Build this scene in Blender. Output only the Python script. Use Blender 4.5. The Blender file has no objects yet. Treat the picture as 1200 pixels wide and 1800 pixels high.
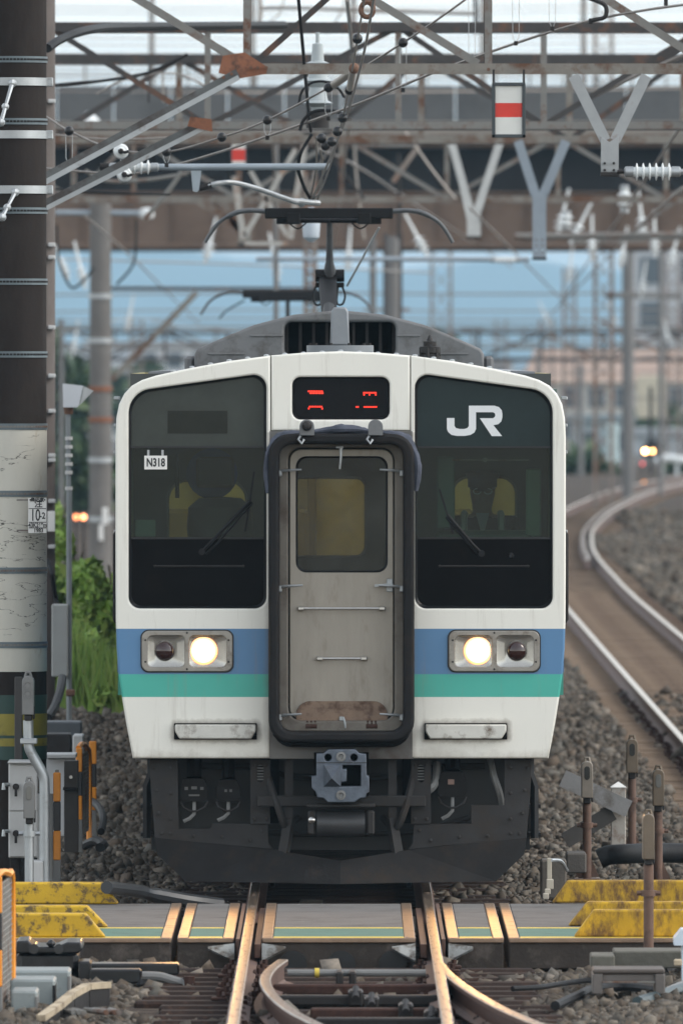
import bpy, bmesh, math, random
import numpy as np
from mathutils import Vector, Matrix
random.seed(7); rng = np.random.default_rng(11)
sc = bpy.context.scene
COL = sc.collection
R = math.radians

# ---------------------------------------------------------------- camera
F = 24075.0            # focal length in photograph pixels (frame 1200 x 1800)
CX, CY, CZ = 0.0056, -90.0, 3.52
cam = bpy.data.cameras.new('camera'); camo = bpy.data.objects.new('camera', cam); COL.objects.link(camo)
camo.location = (CX, CY, CZ); camo.rotation_euler = (R(90), 0, 0)
cam.sensor_fit = 'VERTICAL'; cam.sensor_height = 36; cam.sensor_width = 24
cam.lens = F / 1800 * 36; cam.shift_y = -275 / 1800
cam.clip_start = 1; cam.clip_end = 20000
cam.dof.use_dof = True; cam.dof.focus_distance = 90.3; cam.dof.aperture_fstop = 6.8
sc.camera = camo

# ---------------------------------------------------------------- sky, sun, exposure
SUN_EL, SUN_AZ = R(40), R(98)       # overcast: a broad veiled sun to the right
w = bpy.data.worlds.new('World'); sc.world = w; w.use_nodes = True
nt = w.node_tree; nt.nodes.clear()
out = nt.nodes.new('ShaderNodeOutputWorld'); bg = nt.nodes.new('ShaderNodeBackground')
sky = nt.nodes.new('ShaderNodeTexSky'); sky.sky_type = 'NISHITA'; sky.sun_disc = False
sky.sun_elevation = SUN_EL; sky.sun_rotation = SUN_AZ
sky.air_density = 1.4; sky.dust_density = 0.7; sky.ozone_density = 1.0
hs = nt.nodes.new('ShaderNodeHueSaturation'); hs.inputs['Saturation'].default_value = 0.26
nt.links.new(sky.outputs[0], hs.inputs['Color']); nt.links.new(hs.outputs[0], bg.inputs[0])
bg.inputs[1].default_value = 0.15
nt.links.new(bg.outputs[0], out.inputs[0])
sl = bpy.data.lights.new('sun', 'SUN'); slo = bpy.data.objects.new('sun', sl); COL.objects.link(slo)
sl.energy = 0.6; sl.angle = R(22); sl.color = (1.0, 0.90, 0.76)
sd = Vector((math.sin(SUN_AZ) * math.cos(SUN_EL), math.cos(SUN_AZ) * math.cos(SUN_EL), math.sin(SUN_EL)))
slo.rotation_euler = sd.to_track_quat('Z', 'Y').to_euler()
sc.view_settings.view_transform = 'Standard'; sc.view_settings.look = 'None'
sc.view_settings.exposure = 1.05; sc.view_settings.gamma = 1.0
sc.cycles.use_denoising = True
sc.cycles.max_bounces = 8; sc.cycles.transparent_max_bounces = 12; sc.cycles.volume_bounces = 0
sc.cycles.caustics_reflective = False; sc.cycles.caustics_refractive = False
sc.cycles.sample_clamp_indirect = 6

HAZE = 1.4e-4
# ---------------------------------------------------------------- materials
def N(nt, t, **kw):
    n = nt.nodes.new(t)
    for k, v in kw.items(): setattr(n, k, v)
    return n
def noise(nt, vec, scale, detail=4, rough=.6, stretch=None):
    if stretch:
        mp = N(nt, 'ShaderNodeMapping'); mp.inputs['Scale'].default_value = stretch
        nt.links.new(vec, mp.inputs[0]); vec = mp.outputs[0]
    t = N(nt, 'ShaderNodeTexNoise'); t.inputs['Scale'].default_value = scale
    t.inputs['Detail'].default_value = detail; t.inputs['Roughness'].default_value = rough
    nt.links.new(vec, t.inputs['Vector']); return t.outputs['Fac']
def ramp(nt, fac, a, b):
    m = N(nt, 'ShaderNodeMapRange'); m.inputs[1].default_value = a; m.inputs[2].default_value = b
    nt.links.new(fac, m.inputs[0]); return m.outputs[0]
def mixc(nt, fac, a, b, mode='MIX'):
    m = N(nt, 'ShaderNodeMix', data_type='RGBA', blend_type=mode)
    if isinstance(fac, (int, float)): m.inputs[0].default_value = fac
    else: nt.links.new(fac, m.inputs[0])
    for i, c in ((6, a), (7, b)):
        if isinstance(c, tuple): m.inputs[i].default_value = (*c[:3], 1)
        else: nt.links.new(c, m.inputs[i])
    return m.outputs[2]
def mathn(nt, op, a, b=0.0):
    m = N(nt, 'ShaderNodeMath', operation=op)
    for i, x in ((0, a), (1, b)):
        if isinstance(x, (int, float)): m.inputs[i].default_value = x
        else: nt.links.new(x, m.inputs[i])
    return m.outputs[0]
MATS = {}
def mat(name, col, rough=.6, metal=0., var=.15, scale=6., bump=0., bscale=60., stain=None, sscale=3., srange=(.52, .68),
        stretch=None, spec=.5, emit=None, island=None, coat=0.):
    if name in MATS: return MATS[name]
    m = bpy.data.materials.new(name); m.use_nodes = True; nt = m.node_tree
    b = nt.nodes['Principled BSDF']; tc = N(nt, 'ShaderNodeTexCoord'); v = tc.outputs['Object']
    b.inputs['Roughness'].default_value = rough; b.inputs['Metallic'].default_value = metal
    b.inputs['Specular IOR Level'].default_value = spec
    c = tuple(col)
    if island:
        g = N(nt, 'ShaderNodeNewGeometry'); cr = N(nt, 'ShaderNodeValToRGB')
        els = cr.color_ramp.elements
        while len(els) < len(island): els.new(.5)
        for i, k in enumerate(island): els[i].position = i / (len(island) - 1); els[i].color = (*k, 1)
        nt.links.new(g.outputs['Random Per Island'], cr.inputs[0]); c = cr.outputs[0]
    if var:
        f = noise(nt, v, scale, 5, .65, stretch); f = ramp(nt, f, .25, .75)
        if isinstance(c, tuple):
            lo = tuple(x * (1 - var) for x in c); hi = tuple(min(1, x * (1 + var)) for x in c)
            c = mixc(nt, f, lo, hi)
        else:
            g2 = mixc(nt, f, (1 - var,) * 3, (1 + var,) * 3); c = mixc(nt, 1.0, c, g2, 'MULTIPLY')
    if stain:
        f = noise(nt, v, sscale, 6, .7, stretch); f = ramp(nt, f, *srange)
        c = mixc(nt, f, c, stain)
        rr = N(nt, 'ShaderNodeMapRange'); nt.links.new(f, rr.inputs[0]); rr.inputs[3].default_value = rough; rr.inputs[4].default_value = min(1, rough + .3)
        nt.links.new(rr.outputs[0], b.inputs['Roughness'])
        if metal:
            r2 = N(nt, 'ShaderNodeMapRange'); nt.links.new(f, r2.inputs[0]); r2.inputs[3].default_value = metal; r2.inputs[4].default_value = 0
            nt.links.new(r2.outputs[0], b.inputs['Metallic'])
    if isinstance(c, tuple): b.inputs['Base Color'].default_value = (*c, 1)
    else: nt.links.new(c, b.inputs['Base Color'])
    if bump:
        bn = N(nt, 'ShaderNodeBump'); bn.inputs['Strength'].default_value = bump; bn.inputs['Distance'].default_value = .01
        nt.links.new(noise(nt, v, bscale, 4, .6), bn.inputs['Height']); nt.links.new(bn.outputs[0], b.inputs['Normal'])
    if emit:
        b.inputs['Emission Color'].default_value = (*emit[0], 1); b.inputs['Emission Strength'].default_value = emit[1]
    if coat: b.inputs['Coat Weight'].default_value = coat
    MATS[name] = m; return m
def glass(name, tint, refl=1.0, rough=.03, dirt=.06):
    m = bpy.data.materials.new(name); m.use_nodes = True; nt = m.node_tree; nt.nodes.clear()
    o = N(nt, 'ShaderNodeOutputMaterial'); t = N(nt, 'ShaderNodeBsdfTransparent'); t.inputs[0].default_value = (*tint, 1)
    g = N(nt, 'ShaderNodeBsdfGlossy'); g.inputs['Roughness'].default_value = rough
    d = N(nt, 'ShaderNodeBsdfDiffuse'); d.inputs[0].default_value = (.32, .33, .31, 1)
    fr = N(nt, 'ShaderNodeFresnel'); fr.inputs[0].default_value = 1.5
    x = N(nt, 'ShaderNodeMixShader'); y = N(nt, 'ShaderNodeMixShader')
    tc = N(nt, 'ShaderNodeTexCoord'); f = noise(nt, tc.outputs['Object'], 5, 6, .7); f = ramp(nt, f, .3, .8); f = mathn(nt, 'MULTIPLY', f, dirt * 2)
    nt.links.new(f, y.inputs[0]); nt.links.new(t.outputs[0], y.inputs[1]); nt.links.new(d.outputs[0], y.inputs[2])
    nt.links.new(mathn(nt, 'MULTIPLY', fr.outputs[0], refl), x.inputs[0]); nt.links.new(y.outputs[0], x.inputs[1]); nt.links.new(g.outputs[0], x.inputs[2])
    nt.links.new(x.outputs[0], o.inputs[0]); return m

# ---------------------------------------------------------------- geometry helpers
LOC = {}
def link(name, me, m, parent):
    o = bpy.data.objects.new(name, me); COL.objects.link(o)
    if m is not None and not me.materials: me.materials.append(m)
    if parent is not None:
        o.parent = parent
        if parent.name in LOC: o.matrix_parent_inverse = Matrix.Translation(-Vector(LOC[parent.name]))
    return o
def tag(o, label=None, cat=None, group=None, kind=None):
    for k, v in (('label', label), ('category', cat), ('group', group), ('kind', kind)):
        if v: o[k] = v
    return o
def thing(name, label, cat, loc, group=None):
    o = bpy.data.objects.new(name, None); COL.objects.link(o); o.location = loc; o.empty_display_size = .1
    LOC[o.name] = tuple(loc); return tag(o, label, cat, group)
def struct_empty(name, loc=(0, 0, 0), label=None):
    o = bpy.data.objects.new(name, None); COL.objects.link(o); o.location = loc; LOC[o.name] = tuple(loc)
    return tag(o, label, None, None, 'structure')
class MB:
    def __init__(s): s.v = []; s.f = []
    def _add(s, vs, fs):
        n = len(s.v); s.v += [tuple(x) for x in vs]; s.f += [tuple(i + n for i in q) for q in fs]; return s
    def box(s, x0, x1, y0, y1, z0, z1, b=0.):
        if b <= 0:
            return s._add([(x, y, z) for z in (z0, z1) for y in (y0, y1) for x in (x0, x1)],
                          [(0, 2, 3, 1), (4, 5, 7, 6), (0, 1, 5, 4), (2, 6, 7, 3), (0, 4, 6, 2), (1, 3, 7, 5)])
        b = min(b, (x1 - x0) * .45, (y1 - y0) * .45, (z1 - z0) * .45)
        vs = []; idx = {}
        X = (x0, x1); Y = (y0, y1); Z = (z0, z1)
        for i in (0, 1):
            for j in (0, 1):
                for k in (0, 1):
                    sx, sy, sz = (b if i == 0 else -b), (b if j == 0 else -b), (b if k == 0 else -b)
                    for a, p in (('x', (X[i], Y[j] + sy, Z[k] + sz)), ('y', (X[i] + sx, Y[j], Z[k] + sz)), ('z', (X[i] + sx, Y[j] + sy, Z[k]))):
                        idx[i, j, k, a] = len(vs); vs.append(p)
        fs = []
        for i in (0, 1):
            q = [idx[i, 0, 0, 'x'], idx[i, 1, 0, 'x'], idx[i, 1, 1, 'x'], idx[i, 0, 1, 'x']]; fs.append(q[::-1] if i == 0 else q)
            q = [idx[0, i, 0, 'y'], idx[0, i, 1, 'y'], idx[1, i, 1, 'y'], idx[1, i, 0, 'y']]; fs.append(q[::-1] if i == 0 else q)
            q = [idx[0, 0, i, 'z'], idx[1, 0, i, 'z'], idx[1, 1, i, 'z'], idx[0, 1, i, 'z']]; fs.append(q[::-1] if i == 0 else q)
        for i in (0, 1):
            for j in (0, 1):
                fs.append([idx[i, j, 0, 'x'], idx[i, j, 1, 'x'], idx[i, j, 1, 'y'], idx[i, j, 0, 'y']])
                fs.append([idx[i, 0, j, 'x'], idx[i, 1, j, 'x'], idx[i, 1, j, 'z'], idx[i, 0, j, 'z']])
                fs.append([idx[0, i, j, 'y'], idx[1, i, j, 'y'], idx[1, i, j, 'z'], idx[0, i, j, 'z']])
                for k in (0, 1): fs.append([idx[i, j, k, a] for a in 'xyz'])
        return s._add(vs, fs)
    def bar(s, p0, p1, w, h, up=(0, 0, 1)):
        p0, p1 = Vector(p0), Vector(p1); d = (p1 - p0).normalized(); u = Vector(up)
        if abs(d.dot(u)) > .97: u = Vector((0, 1, 0))
        a = d.cross(u).normalized(); u = a.cross(d)
        vs = [p + a * (i * w / 2) + u * (j * h / 2) for p in (p0, p1) for i, j in ((-1, -1), (1, -1), (1, 1), (-1, 1))]
        return s._add(vs, [(3, 2, 1, 0), (4, 5, 6, 7)] + [(i, (i + 1) % 4, (i + 1) % 4 + 4, i + 4) for i in range(4)])
    def angle(s, p0, p1, w, t=.008, flip=1, up=(0, 1, 0)):
        """L-section steel"""
        p0, p1 = Vector(p0), Vector(p1); d = (p1 - p0).normalized(); u = Vector(up)
        a = d.cross(u).normalized() * flip
        pr = [(0, 0), (w, 0), (w, t), (t, t), (t, w), (0, w)]
        vs = [p + a * (x - w / 2) + u * y for p in (p0, p1) for x, y in pr]
        n = 6
        return s._add(vs, [(0, 1, 2, 3), (0, 3, 4, 5), (6, 9, 8, 7), (6, 11, 10, 9)] + [(i, (i + 1) % n, (i + 1) % n + n, i + n) for i in range(n)])
    def cyl(s, p0, p1, r0, r1=None, n=12, cap=True):
        r1 = r0 if r1 is None else r1
        p0, p1 = Vector(p0), Vector(p1); d = (p1 - p0).normalized()
        u = Vector((0, 0, 1)) if abs(d.z) < .9 else Vector((1, 0, 0))
        a = d.cross(u).normalized(); u = a.cross(d)
        vs = [p + (a * math.cos(t) + u * math.sin(t)) * r for p, r in ((p0, r0), (p1, r1)) for t in [2 * math.pi * i / n for i in range(n)]]
        fs = [(i, (i + 1) % n, (i + 1) % n + n, i + n) for i in range(n)]
        if cap: fs += [tuple(range(n - 1, -1, -1)), tuple(range(n, 2 * n))]
        return s._add(vs, fs)
    def tube(s, pts, r, n=6, cap=True):
        pts = [Vector(p) for p in pts]; m = len(pts); rs = r if isinstance(r, (list, tuple)) else [r] * m
        vs = []; prev = None
        for i, p in enumerate(pts):
            d = (pts[min(i + 1, m - 1)] - pts[max(i - 1, 0)]).normalized()
            if prev is None:
                u = Vector((0, 0, 1)) if abs(d.z) < .9 else Vector((1, 0, 0)); a = d.cross(u).normalized()
            else: a = (prev - d * prev.dot(d)).normalized()
            prev = a; u = a.cross(d)
            vs += [p + (a * math.cos(t) + u * math.sin(t)) * rs[i] for t in [2 * math.pi * k / n for k in range(n)]]
        fs = [(i * n + k, i * n + (k + 1) % n, (i + 1) * n + (k + 1) % n, (i + 1) * n + k) for i in range(m - 1) for k in range(n)]
        if cap: fs += [tuple(range(n - 1, -1, -1)), tuple(range((m - 1) * n, m * n))]
        return s._add(vs, fs)
    def lathe(s, prof, o, axis=(0, 0, 1), n=16):
        """prof: (radius, height along axis)"""
        o, d = Vector(o), Vector(axis).normalized()
        u = Vector((0, 0, 1)) if abs(d.z) < .9 else Vector((1, 0, 0)); a = d.cross(u).normalized(); u = a.cross(d)
        vs = [o + d * h + (a * math.cos(t) + u * math.sin(t)) * max(r, .0004) for r, h in prof for t in [2 * math.pi * k / n for k in range(n)]]
        m = len(prof)
        fs = [(i * n + k, i * n + (k + 1) % n, (i + 1) * n + (k + 1) % n, (i + 1) * n + k) for i in range(m - 1) for k in range(n)]
        fs += [tuple(range(n - 1, -1, -1)), tuple(range((m - 1) * n, m * n))]
        return s._add(vs, fs)
    def sph(s, c, r, n=12, sz=1.):
        k = n // 2 + 1
        return s.lathe([(r * math.sin(math.pi * i / k), -r * sz * math.cos(math.pi * i / k)) for i in range(k + 1)], c, (0, 0, 1), n)
    def prism(s, pts, y0, y1):
        """polygon in X-Z, extruded along Y"""
        n = len(pts)
        vs = [(x, y, z) for y in (y0, y1) for x, z in pts]
        return s._add(vs, [tuple(range(n)), tuple(range(2 * n - 1, n - 1, -1))] + [((i + 1) % n, i, i + n, (i + 1) % n + n) for i in range(n)])
    def prismx(s, pts, x0, x1):
        """polygon in Y-Z, extruded along X"""
        n = len(pts)
        vs = [(x, y, z) for x in (x0, x1) for y, z in pts]
        return s._add(vs, [tuple(range(n - 1, -1, -1)), tuple(range(n, 2 * n))] + [(i, (i + 1) % n, (i + 1) % n + n, i + n) for i in range(n)])
    def mesh(s, name, smooth=True, ang=35):
        me = bpy.data.meshes.new(name); me.from_pydata(s.v, [], s.f); me.update()
        bm = bmesh.new(); bm.from_mesh(me); bmesh.ops.recalc_face_normals(bm, faces=bm.faces); bm.to_mesh(me); bm.free()
        if smooth:
            me.polygons.foreach_set('use_smooth', [True] * len(me.polygons)); me.set_sharp_from_angle(angle=R(ang))
        return me
    def build(s, name, m, parent=None, smooth=True, ang=35):
        return link(name, s.mesh(name, smooth, ang), m, parent)
def fillet(pts, rad, k=6):
    """round the corners of a polygon; rad: one radius or a list"""
    n = len(pts); outp = []
    for i in range(n):
        p0, p, p1 = Vector(pts[i - 1]), Vector(pts[i]), Vector(pts[(i + 1) % n])
        r = rad[i] if isinstance(rad, (list, tuple)) else rad
        if r <= 0: outp.append(tuple(p)); continue
        a, b = (p0 - p), (p1 - p); la, lb = a.length, b.length; a.normalize(); b.normalize()
        th = a.angle(b); t = min(r / math.tan(th / 2), la * .49, lb * .49); r2 = t * math.tan(th / 2)
        c = p + (a + b).normalized() * (r2 / math.sin(th / 2))
        s0 = p + a * t - c; s1 = p + b * t - c
        a0 = math.atan2(s0.y, s0.x); a1 = math.atan2(s1.y, s1.x); da = (a1 - a0 + math.pi) % (2 * math.pi) - math.pi
        for j in range(k + 1): outp.append((c.x + r2 * math.cos(a0 + da * j / k), c.y + r2 * math.sin(a0 + da * j / k)))
    return outp
def rect(x0, x1, z0, z1, r=0., k=6):
    p = [(x0, z0), (x1, z0), (x1, z1), (x0, z1)]
    return fillet(p, r, k) if r else p
def circ(x, z, r, n=20): return [(x + r * math.cos(2 * math.pi * i / n), z + r * math.sin(2 * math.pi * i / n)) for i in range(n)]
def plate(name, outer, holes, y0, y1, m, parent=None, bevel=0., smooth=True):
    """flat plate in the X-Z plane between y0 (front) and y1, with holes and rounded edges"""
    cu = bpy.data.curves.new('tmp', 'CURVE'); cu.dimensions = '2D'; cu.fill_mode = 'BOTH'
    for pts in [outer] + list(holes):
        sp = cu.splines.new('POLY'); sp.points.add(len(pts) - 1)
        for q, (x, z) in zip(sp.points, pts): q.co = (x, z, 0, 1)
        sp.use_cyclic_u = True
    t = abs(y1 - y0) / 2
    cu.extrude = max(t - bevel, .0001); cu.bevel_depth = bevel; cu.bevel_resolution = 2; cu.offset = -bevel
    tmp = bpy.data.objects.new('tmp', cu); COL.objects.link(tmp)
    dg = bpy.context.evaluated_depsgraph_get(); me = bpy.data.meshes.new_from_object(tmp.evaluated_get(dg))
    bpy.data.objects.remove(tmp); bpy.data.curves.remove(cu)
    me.transform(Matrix(((1, 0, 0, 0), (0, 0, -1, (y0 + y1) / 2), (0, 1, 0, 0), (0, 0, 0, 1))))
    me.name = name; me.materials.clear()
    if smooth:
        me.polygons.foreach_set('use_smooth', [True] * len(me.polygons)); me.set_sharp_from_angle(angle=R(40))
    return link(name, me, m, parent)
def text(name, body, x, y, z, size, m, parent, ax='CENTER', sx=1., rotz=0., bold=0.):
    cu = bpy.data.curves.new('tmp', 'FONT'); cu.body = body; cu.size = size; cu.align_x = ax; cu.align_y = 'CENTER'; cu.extrude = .0006; cu.offset = bold
    tmp = bpy.data.objects.new('tmp', cu); COL.objects.link(tmp)
    dg = bpy.context.evaluated_depsgraph_get(); me = bpy.data.meshes.new_from_object(tmp.evaluated_get(dg))
    bpy.data.objects.remove(tmp); bpy.data.curves.remove(cu)
    me.transform(Matrix.Translation((x, y, z)) @ Matrix.Rotation(rotz, 4, 'Z') @ Matrix.Rotation(R(90), 4, 'X') @ Matrix.Diagonal((sx, 1, 1, 1)))
    me.materials.clear(); return link(name, me, m, parent)
def dup(root, off, label=None, group=None):
    r = root.copy(); COL.objects.link(r); r.location = Vector(root.location) + Vector(off); LOC[r.name] = LOC[root.name]
    if label: r['label'] = label
    if group: r['group'] = group
    for ch in list(root.children):
        c = ch.copy(); COL.objects.link(c); c.parent = r
        for g in ch.children:
            d = g.copy(); COL.objects.link(d); d.parent = c
    return r
def P(px, py, d):
    """a point d metres from the camera from its place in the 1200 x 1800 photograph"""
    return Vector((CX + (px - 600) * d / F, d + CY, CZ + (625 - py) * d / F))
def gx(px, d): return CX + (px - 600) * d / F
def gz(py, d): return CZ + (625 - py) * d / F
def smooth_path(pts, k=6):
    """Catmull-Rom through points"""
    pts = [Vector(p) for p in pts]; o = []
    for i in range(len(pts) - 1):
        a, b, c, d = pts[max(i - 1, 0)], pts[i], pts[i + 1], pts[min(i + 2, len(pts) - 1)]
        for j in range(k):
            t = j / k
            o.append(.5 * ((2 * b) + (c - a) * t + (2 * a - 5 * b + 4 * c - d) * t * t + (3 * b - a - 3 * c + d) * t ** 3))
    o.append(pts[-1]); return o

# materials used widely
m_rust = mat('rusty_steel', (.16, .085, .055), .75, .2, .3, 14, .3, 90, (.07, .045, .035), 6)
m_galv = mat('galvanised_steel', (.40, .42, .43), .45, .7, .15, 8, .1, 80, (.22, .2, .18), 9, (.6, .75))
m_galvold = mat('weathered_galvanised_steel', (.21, .205, .19), .6, .35, .2, 5, .15, 60, (.13, .065, .04), 5, (.50, .66))
m_darksteel = mat('dark_steel', (.035, .032, .031), .55, .4, .25, 9, .15, 70, spec=.25)
m_black = mat('black_rubber', (.014, .014, .015), .6, 0, .25, 10, .2, 60, spec=.2)
m_gloss_black = mat('gloss_black_paint', (.012, .012, .014), .22, 0, .2, 6)
m_porcelain = mat('white_porcelain', (.72, .75, .75), .25, 0, .08, 20)
m_steel = mat('bright_steel', (.55, .54, .52), .28, 1., .1, 30)
m_conc = mat('concrete', (.30, .285, .26), .9, 0, .2, 4, .3, 50, (.17, .155, .135), 3)
m_greybox = mat('pale_grey_paint', (.50, .50, .49), .55, 0, .08, 5, .05, 40, (.3, .27, .22), 7, (.66, .8))
m_greymid = mat('mid_grey_paint', (.17, .17, .165), .5, 0, .12, 8, .05, 60)
m_white = mat('white_paint', (.78, .77, .74), .5, 0, .06, 8)
m_orange = mat('orange_reflective_tape', (.75, .27, .02), .4, 0, .12, 12, 0, 60, (.3, .12, .04), 14, (.66, .8))
m_blacktape = mat('black_tape', (.02, .02, .022), .4, 0, .1)
m_wire = mat('overhead_wire', (.30, .275, .25), .45, .6, .2, 30)

# ================================================================ ground, tracks, ballast
def sheet(name, x0, x1, y0, y1, z, m, nx=1, ny=1, kind='structure', label=None, parent=None):
    mb = MB()
    for j in range(ny + 1):
        for i in range(nx + 1): mb.v.append((x0 + (x1 - x0) * i / nx, y0 + (y1 - y0) * j / ny, z))
    for j in range(ny):
        for i in range(nx):
            a = j * (nx + 1) + i; mb.f.append((a, a + 1, a + nx + 2, a + nx + 1))
    o = mb.build(name, m, parent)
    return tag(o, label, None, None, kind)
m_earth = mat('dark_earth', (.085, .075, .065), .95, 0, .35, 1.2, .8, 25, (.05, .045, .04), 2)
m_bed = mat('ballast_bed', (.10, .076, .058), .95, 0, .6, 1.1, 1.0, 40, (.038, .030, .025), 5.5, (.42, .60), spec=.15)
sheet('ground', -3000, 3000, -120, 14000, -.42, m_earth, label='dark ground reaching to the horizon')
def bed(name, pts):
    """ballast bed: a strip of cross-sections (x-left-toe, x-left-top, x-right-top, x-right-toe, y)"""
    mb = MB()
    for a, b, c, d, y in pts: mb.v += [(a, y, -.40), (b, y, -.205), (c, y, -.205), (d, y, -.40)]
    for i in range(len(pts) - 1):
        for k in range(3): mb.f.append((i * 4 + k, i * 4 + k + 1, i * 4 + k + 5, i * 4 + k + 4))
    return tag(mb.build(name, m_bed), None, None, None, 'structure')
def rx(d):
    """centre line of the neighbouring track: distance from camera -> X"""
    D = [60, 127, 204, 240, 253, 278, 308, 346, 368, 420, 480]
    X = [3.72, 3.72, 3.74, 3.92, 4.06, 4.50, 5.42, 6.95, 8.10, 11.6, 17.0]
    return float(np.interp(d, D, X))
_xs = [(rx(d - 9) + rx(d - 4) + rx(d) * 2 + rx(d + 4) + rx(d + 9)) / 6 for d in range(60, 481, 3)]
def rxs(d): return float(np.interp(d, list(range(60, 481, 3)), _xs))
bd = bed('ballast_bed', [(-4.2, -3.6, 17.2, 18.4, -22.), (-4.2, -3.6, 17.2, 18.4, 160.)] +
    [(rxs(d) - 14, rxs(d) - 12, rxs(d) + 26, rxs(d) + 28, d - 90.) for d in range(260, 480, 10)])
bd['label'] = 'brown ballast bed under the tracks'

m_railtop = mat('rail_polished', (.26, .20, .155), .34, 1., .25, 3, 0, 60, (.12, .07, .05), 6, (.52, .72), (6, .3, 1))
m_railshine = mat('rail_shining', (.66, .59, .50), .38, 1., .06, 3)
m_railside = mat('rail_rust', (.115, .062, .045), .65, .15, .25, 12, .3, 70)
PROF = [(-.0635, -.153), (.0635, -.153), (.0635, -.142), (.02, -.128), (.0085, -.115), (.0085, -.045), (.03, -.034), (.0325, -.008), (.026, -.001), (.0, 0.), (-.026, -.001), (-.0325, -.008), (-.03, -.034), (-.0085, -.045), (-.0085, -.115), (-.02, -.128), (-.0635, -.142)]
def rail(path, parent, name='rail', dz=0., rust=False, scale=1., bright=False):
    path = [Vector(p) for p in path]; n = len(PROF); vs = []; fs = []
    for i, p in enumerate(path):
        d = (path[min(i + 1, len(path) - 1)] - path[max(i - 1, 0)]); d.z = 0; d.normalize(); a = Vector((d.y, -d.x, 0))
        vs += [p + a * x * scale + Vector((0, 0, z * scale + dz)) for x, z in PROF]
    for i in range(len(path) - 1):
        for k in range(n): fs.append((i * n + k, i * n + (k + 1) % n, (i + 1) * n + (k + 1) % n, (i + 1) * n + k))
    fs += [tuple(range(n - 1, -1, -1)), tuple(range((len(path) - 1) * n, len(path) * n))]
    mb = MB(); mb._add(vs, fs); me = mb.mesh(name, True, 30)
    me.materials.append(m_railside); me.materials.append(m_railshine if bright else m_railtop)
    for q in me.polygons:
        c = q.center; zz = c.z - dz - path[0].z
        if zz > -.006: q.material_index = 1
    return link(name, me, None, parent)
m_sleeper = mat('concrete_sleeper', (.235, .17, .118), .9, 0, .3, 2, .3, 50, (.095, .062, .043), 1.6, (.44, .62), spec=.2)
m_timber = mat('dark_timber_sleeper', (.036, .025, .021), .9, 0, .3, 6, .4, 40, (.075, .045, .034), 8, spec=.15)
m_fast = mat('rusty_fastening', (.062, .033, .026), .75, .2, .3, 20, .2, 90, spec=.2)
GA = .566
main = struct_empty('railway_track', (0, 0, 0), 'track the train stands on, with a turnout in the foreground')
tr2 = struct_empty('railway_track', (3.72, 0, 0), 'neighbouring track curving away to the right')
LOC[main.name] = (0, 0, 0)
for s in (-1, 1):
    rail([(s * GA, y, 0) for y in (-22, -14, -7, -2, 0, 40, 80, 120)], main)
    ds = [80, 110, 140, 170, 200] + list(range(210, 476, 6))
    pth = []
    for d in ds:
        t = (rxs(d + 2) - rxs(d - 2)) / 4; nrm = 1 / math.hypot(1, t)
        pth.append((rxs(d) + s * GA * nrm, d - 90, -.02 if d < 200 else -.02, ))
        pth[-1] = (pth[-1][0], pth[-1][1] - s * GA * nrm * t, -.02)
    rail(pth, tr2, bright=True)
# check rail inside the far curve
pth = []
for d in [236, 240] + list(range(246, 400, 6)):
    t = (rxs(d + 2) - rxs(d - 2)) / 4; nrm = 1 / math.hypot(1, t); o_ = GA - (.17 if d > 238 else .26)
    pth.append((rxs(d) + o_ * nrm, d - 90 - o_ * nrm * t, -.01))
rail(pth, tr2, 'check_rail')
# turnout blades in front of the crossing deck
def cpts(l): return smooth_path([((px - 600) * (F / ((py - 625) / 3.52)) / F + CX, F / ((py - 625) / 3.52) - 90, 0) for px, py in l], 6)
rail(cpts([(772, 1692), (790, 1712), (828, 1740), (880, 1770), (950, 1800), (1010, 1822)]), main, 'diverging_rail')
rail(cpts([(497, 1686), (474, 1704), (466, 1724), (480, 1748), (512, 1775), (560, 1800), (600, 1818)]), main, 'switch_blade')
# sleepers
def sleeper_mesh(m, L, wd, h):
    mb = MB(); mb.box(-L / 2, L / 2, -wd / 2, wd / 2, -h, 0, .015); me = mb.mesh('sleeper', False); me.materials.append(m); return me
sm1 = sleeper_mesh(m_timber, 2.3, .23, .16); sm2 = sleeper_mesh(m_sleeper, 2.0, .25, .18)
def clip_mesh():
    mb = MB()
    for s in (-1, 1):
        for k in (-1, 1):
            mb.box(s * GA + k * .1 - .045, s * GA + k * .1 + .045, -.07, .07, 0, .02, .006)
            mb.cyl((s * GA + k * .1, 0, .02), (s * GA + k * .1, 0, .055), .018, None, 6)
            mb.cyl((s * GA + k * .075, -.05, .02), (s * GA + k * .075, .05, .035), .012, None, 6)
    me = mb.mesh('fastening', True); me.materials.append(m_fast); return me
cm = clip_mesh()
y = -21.6; i = 0
while y < -7.4:
    o = link('sleeper', sm1, None, main); o.location = (random.uniform(-.03, .03) + (.12 if y < -12 else 0), y, -.165); o.rotation_euler = (0, 0, random.uniform(-.006, .006))
    c = link('fastening', cm, None, o)
    y += .58
y = 1.
while y < 8:
    o = link('sleeper', sm1, None, main); o.location = (0, y, -.165); y += .62
d = 84.; fb = MB(); sb = MB()
while d < 470:
    if d < 215:
        o = link('sleeper', sm2, None, tr2)
        o.matrix_parent_inverse = Matrix.Identity(4)
        o.location = (rxs(d) - 3.72 + random.uniform(-.02, .02), d - 90, -.185 + random.uniform(-.006, .006))
        if d < 150: c = link('fastening', cm, None, o)
    else:
        t = (rxs(d + 2) - rxs(d - 2)) / 4; a = Vector((1, -t, 0)).normalized(); c0 = Vector((rxs(d), d - 90, -.23))
        sb.bar(c0 - a, c0 + a, .25, .1)
    d += .66
o = sb.build('sleeper_run', m_sleeper, tr2, False); o['kind'] = 'stuff'
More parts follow.
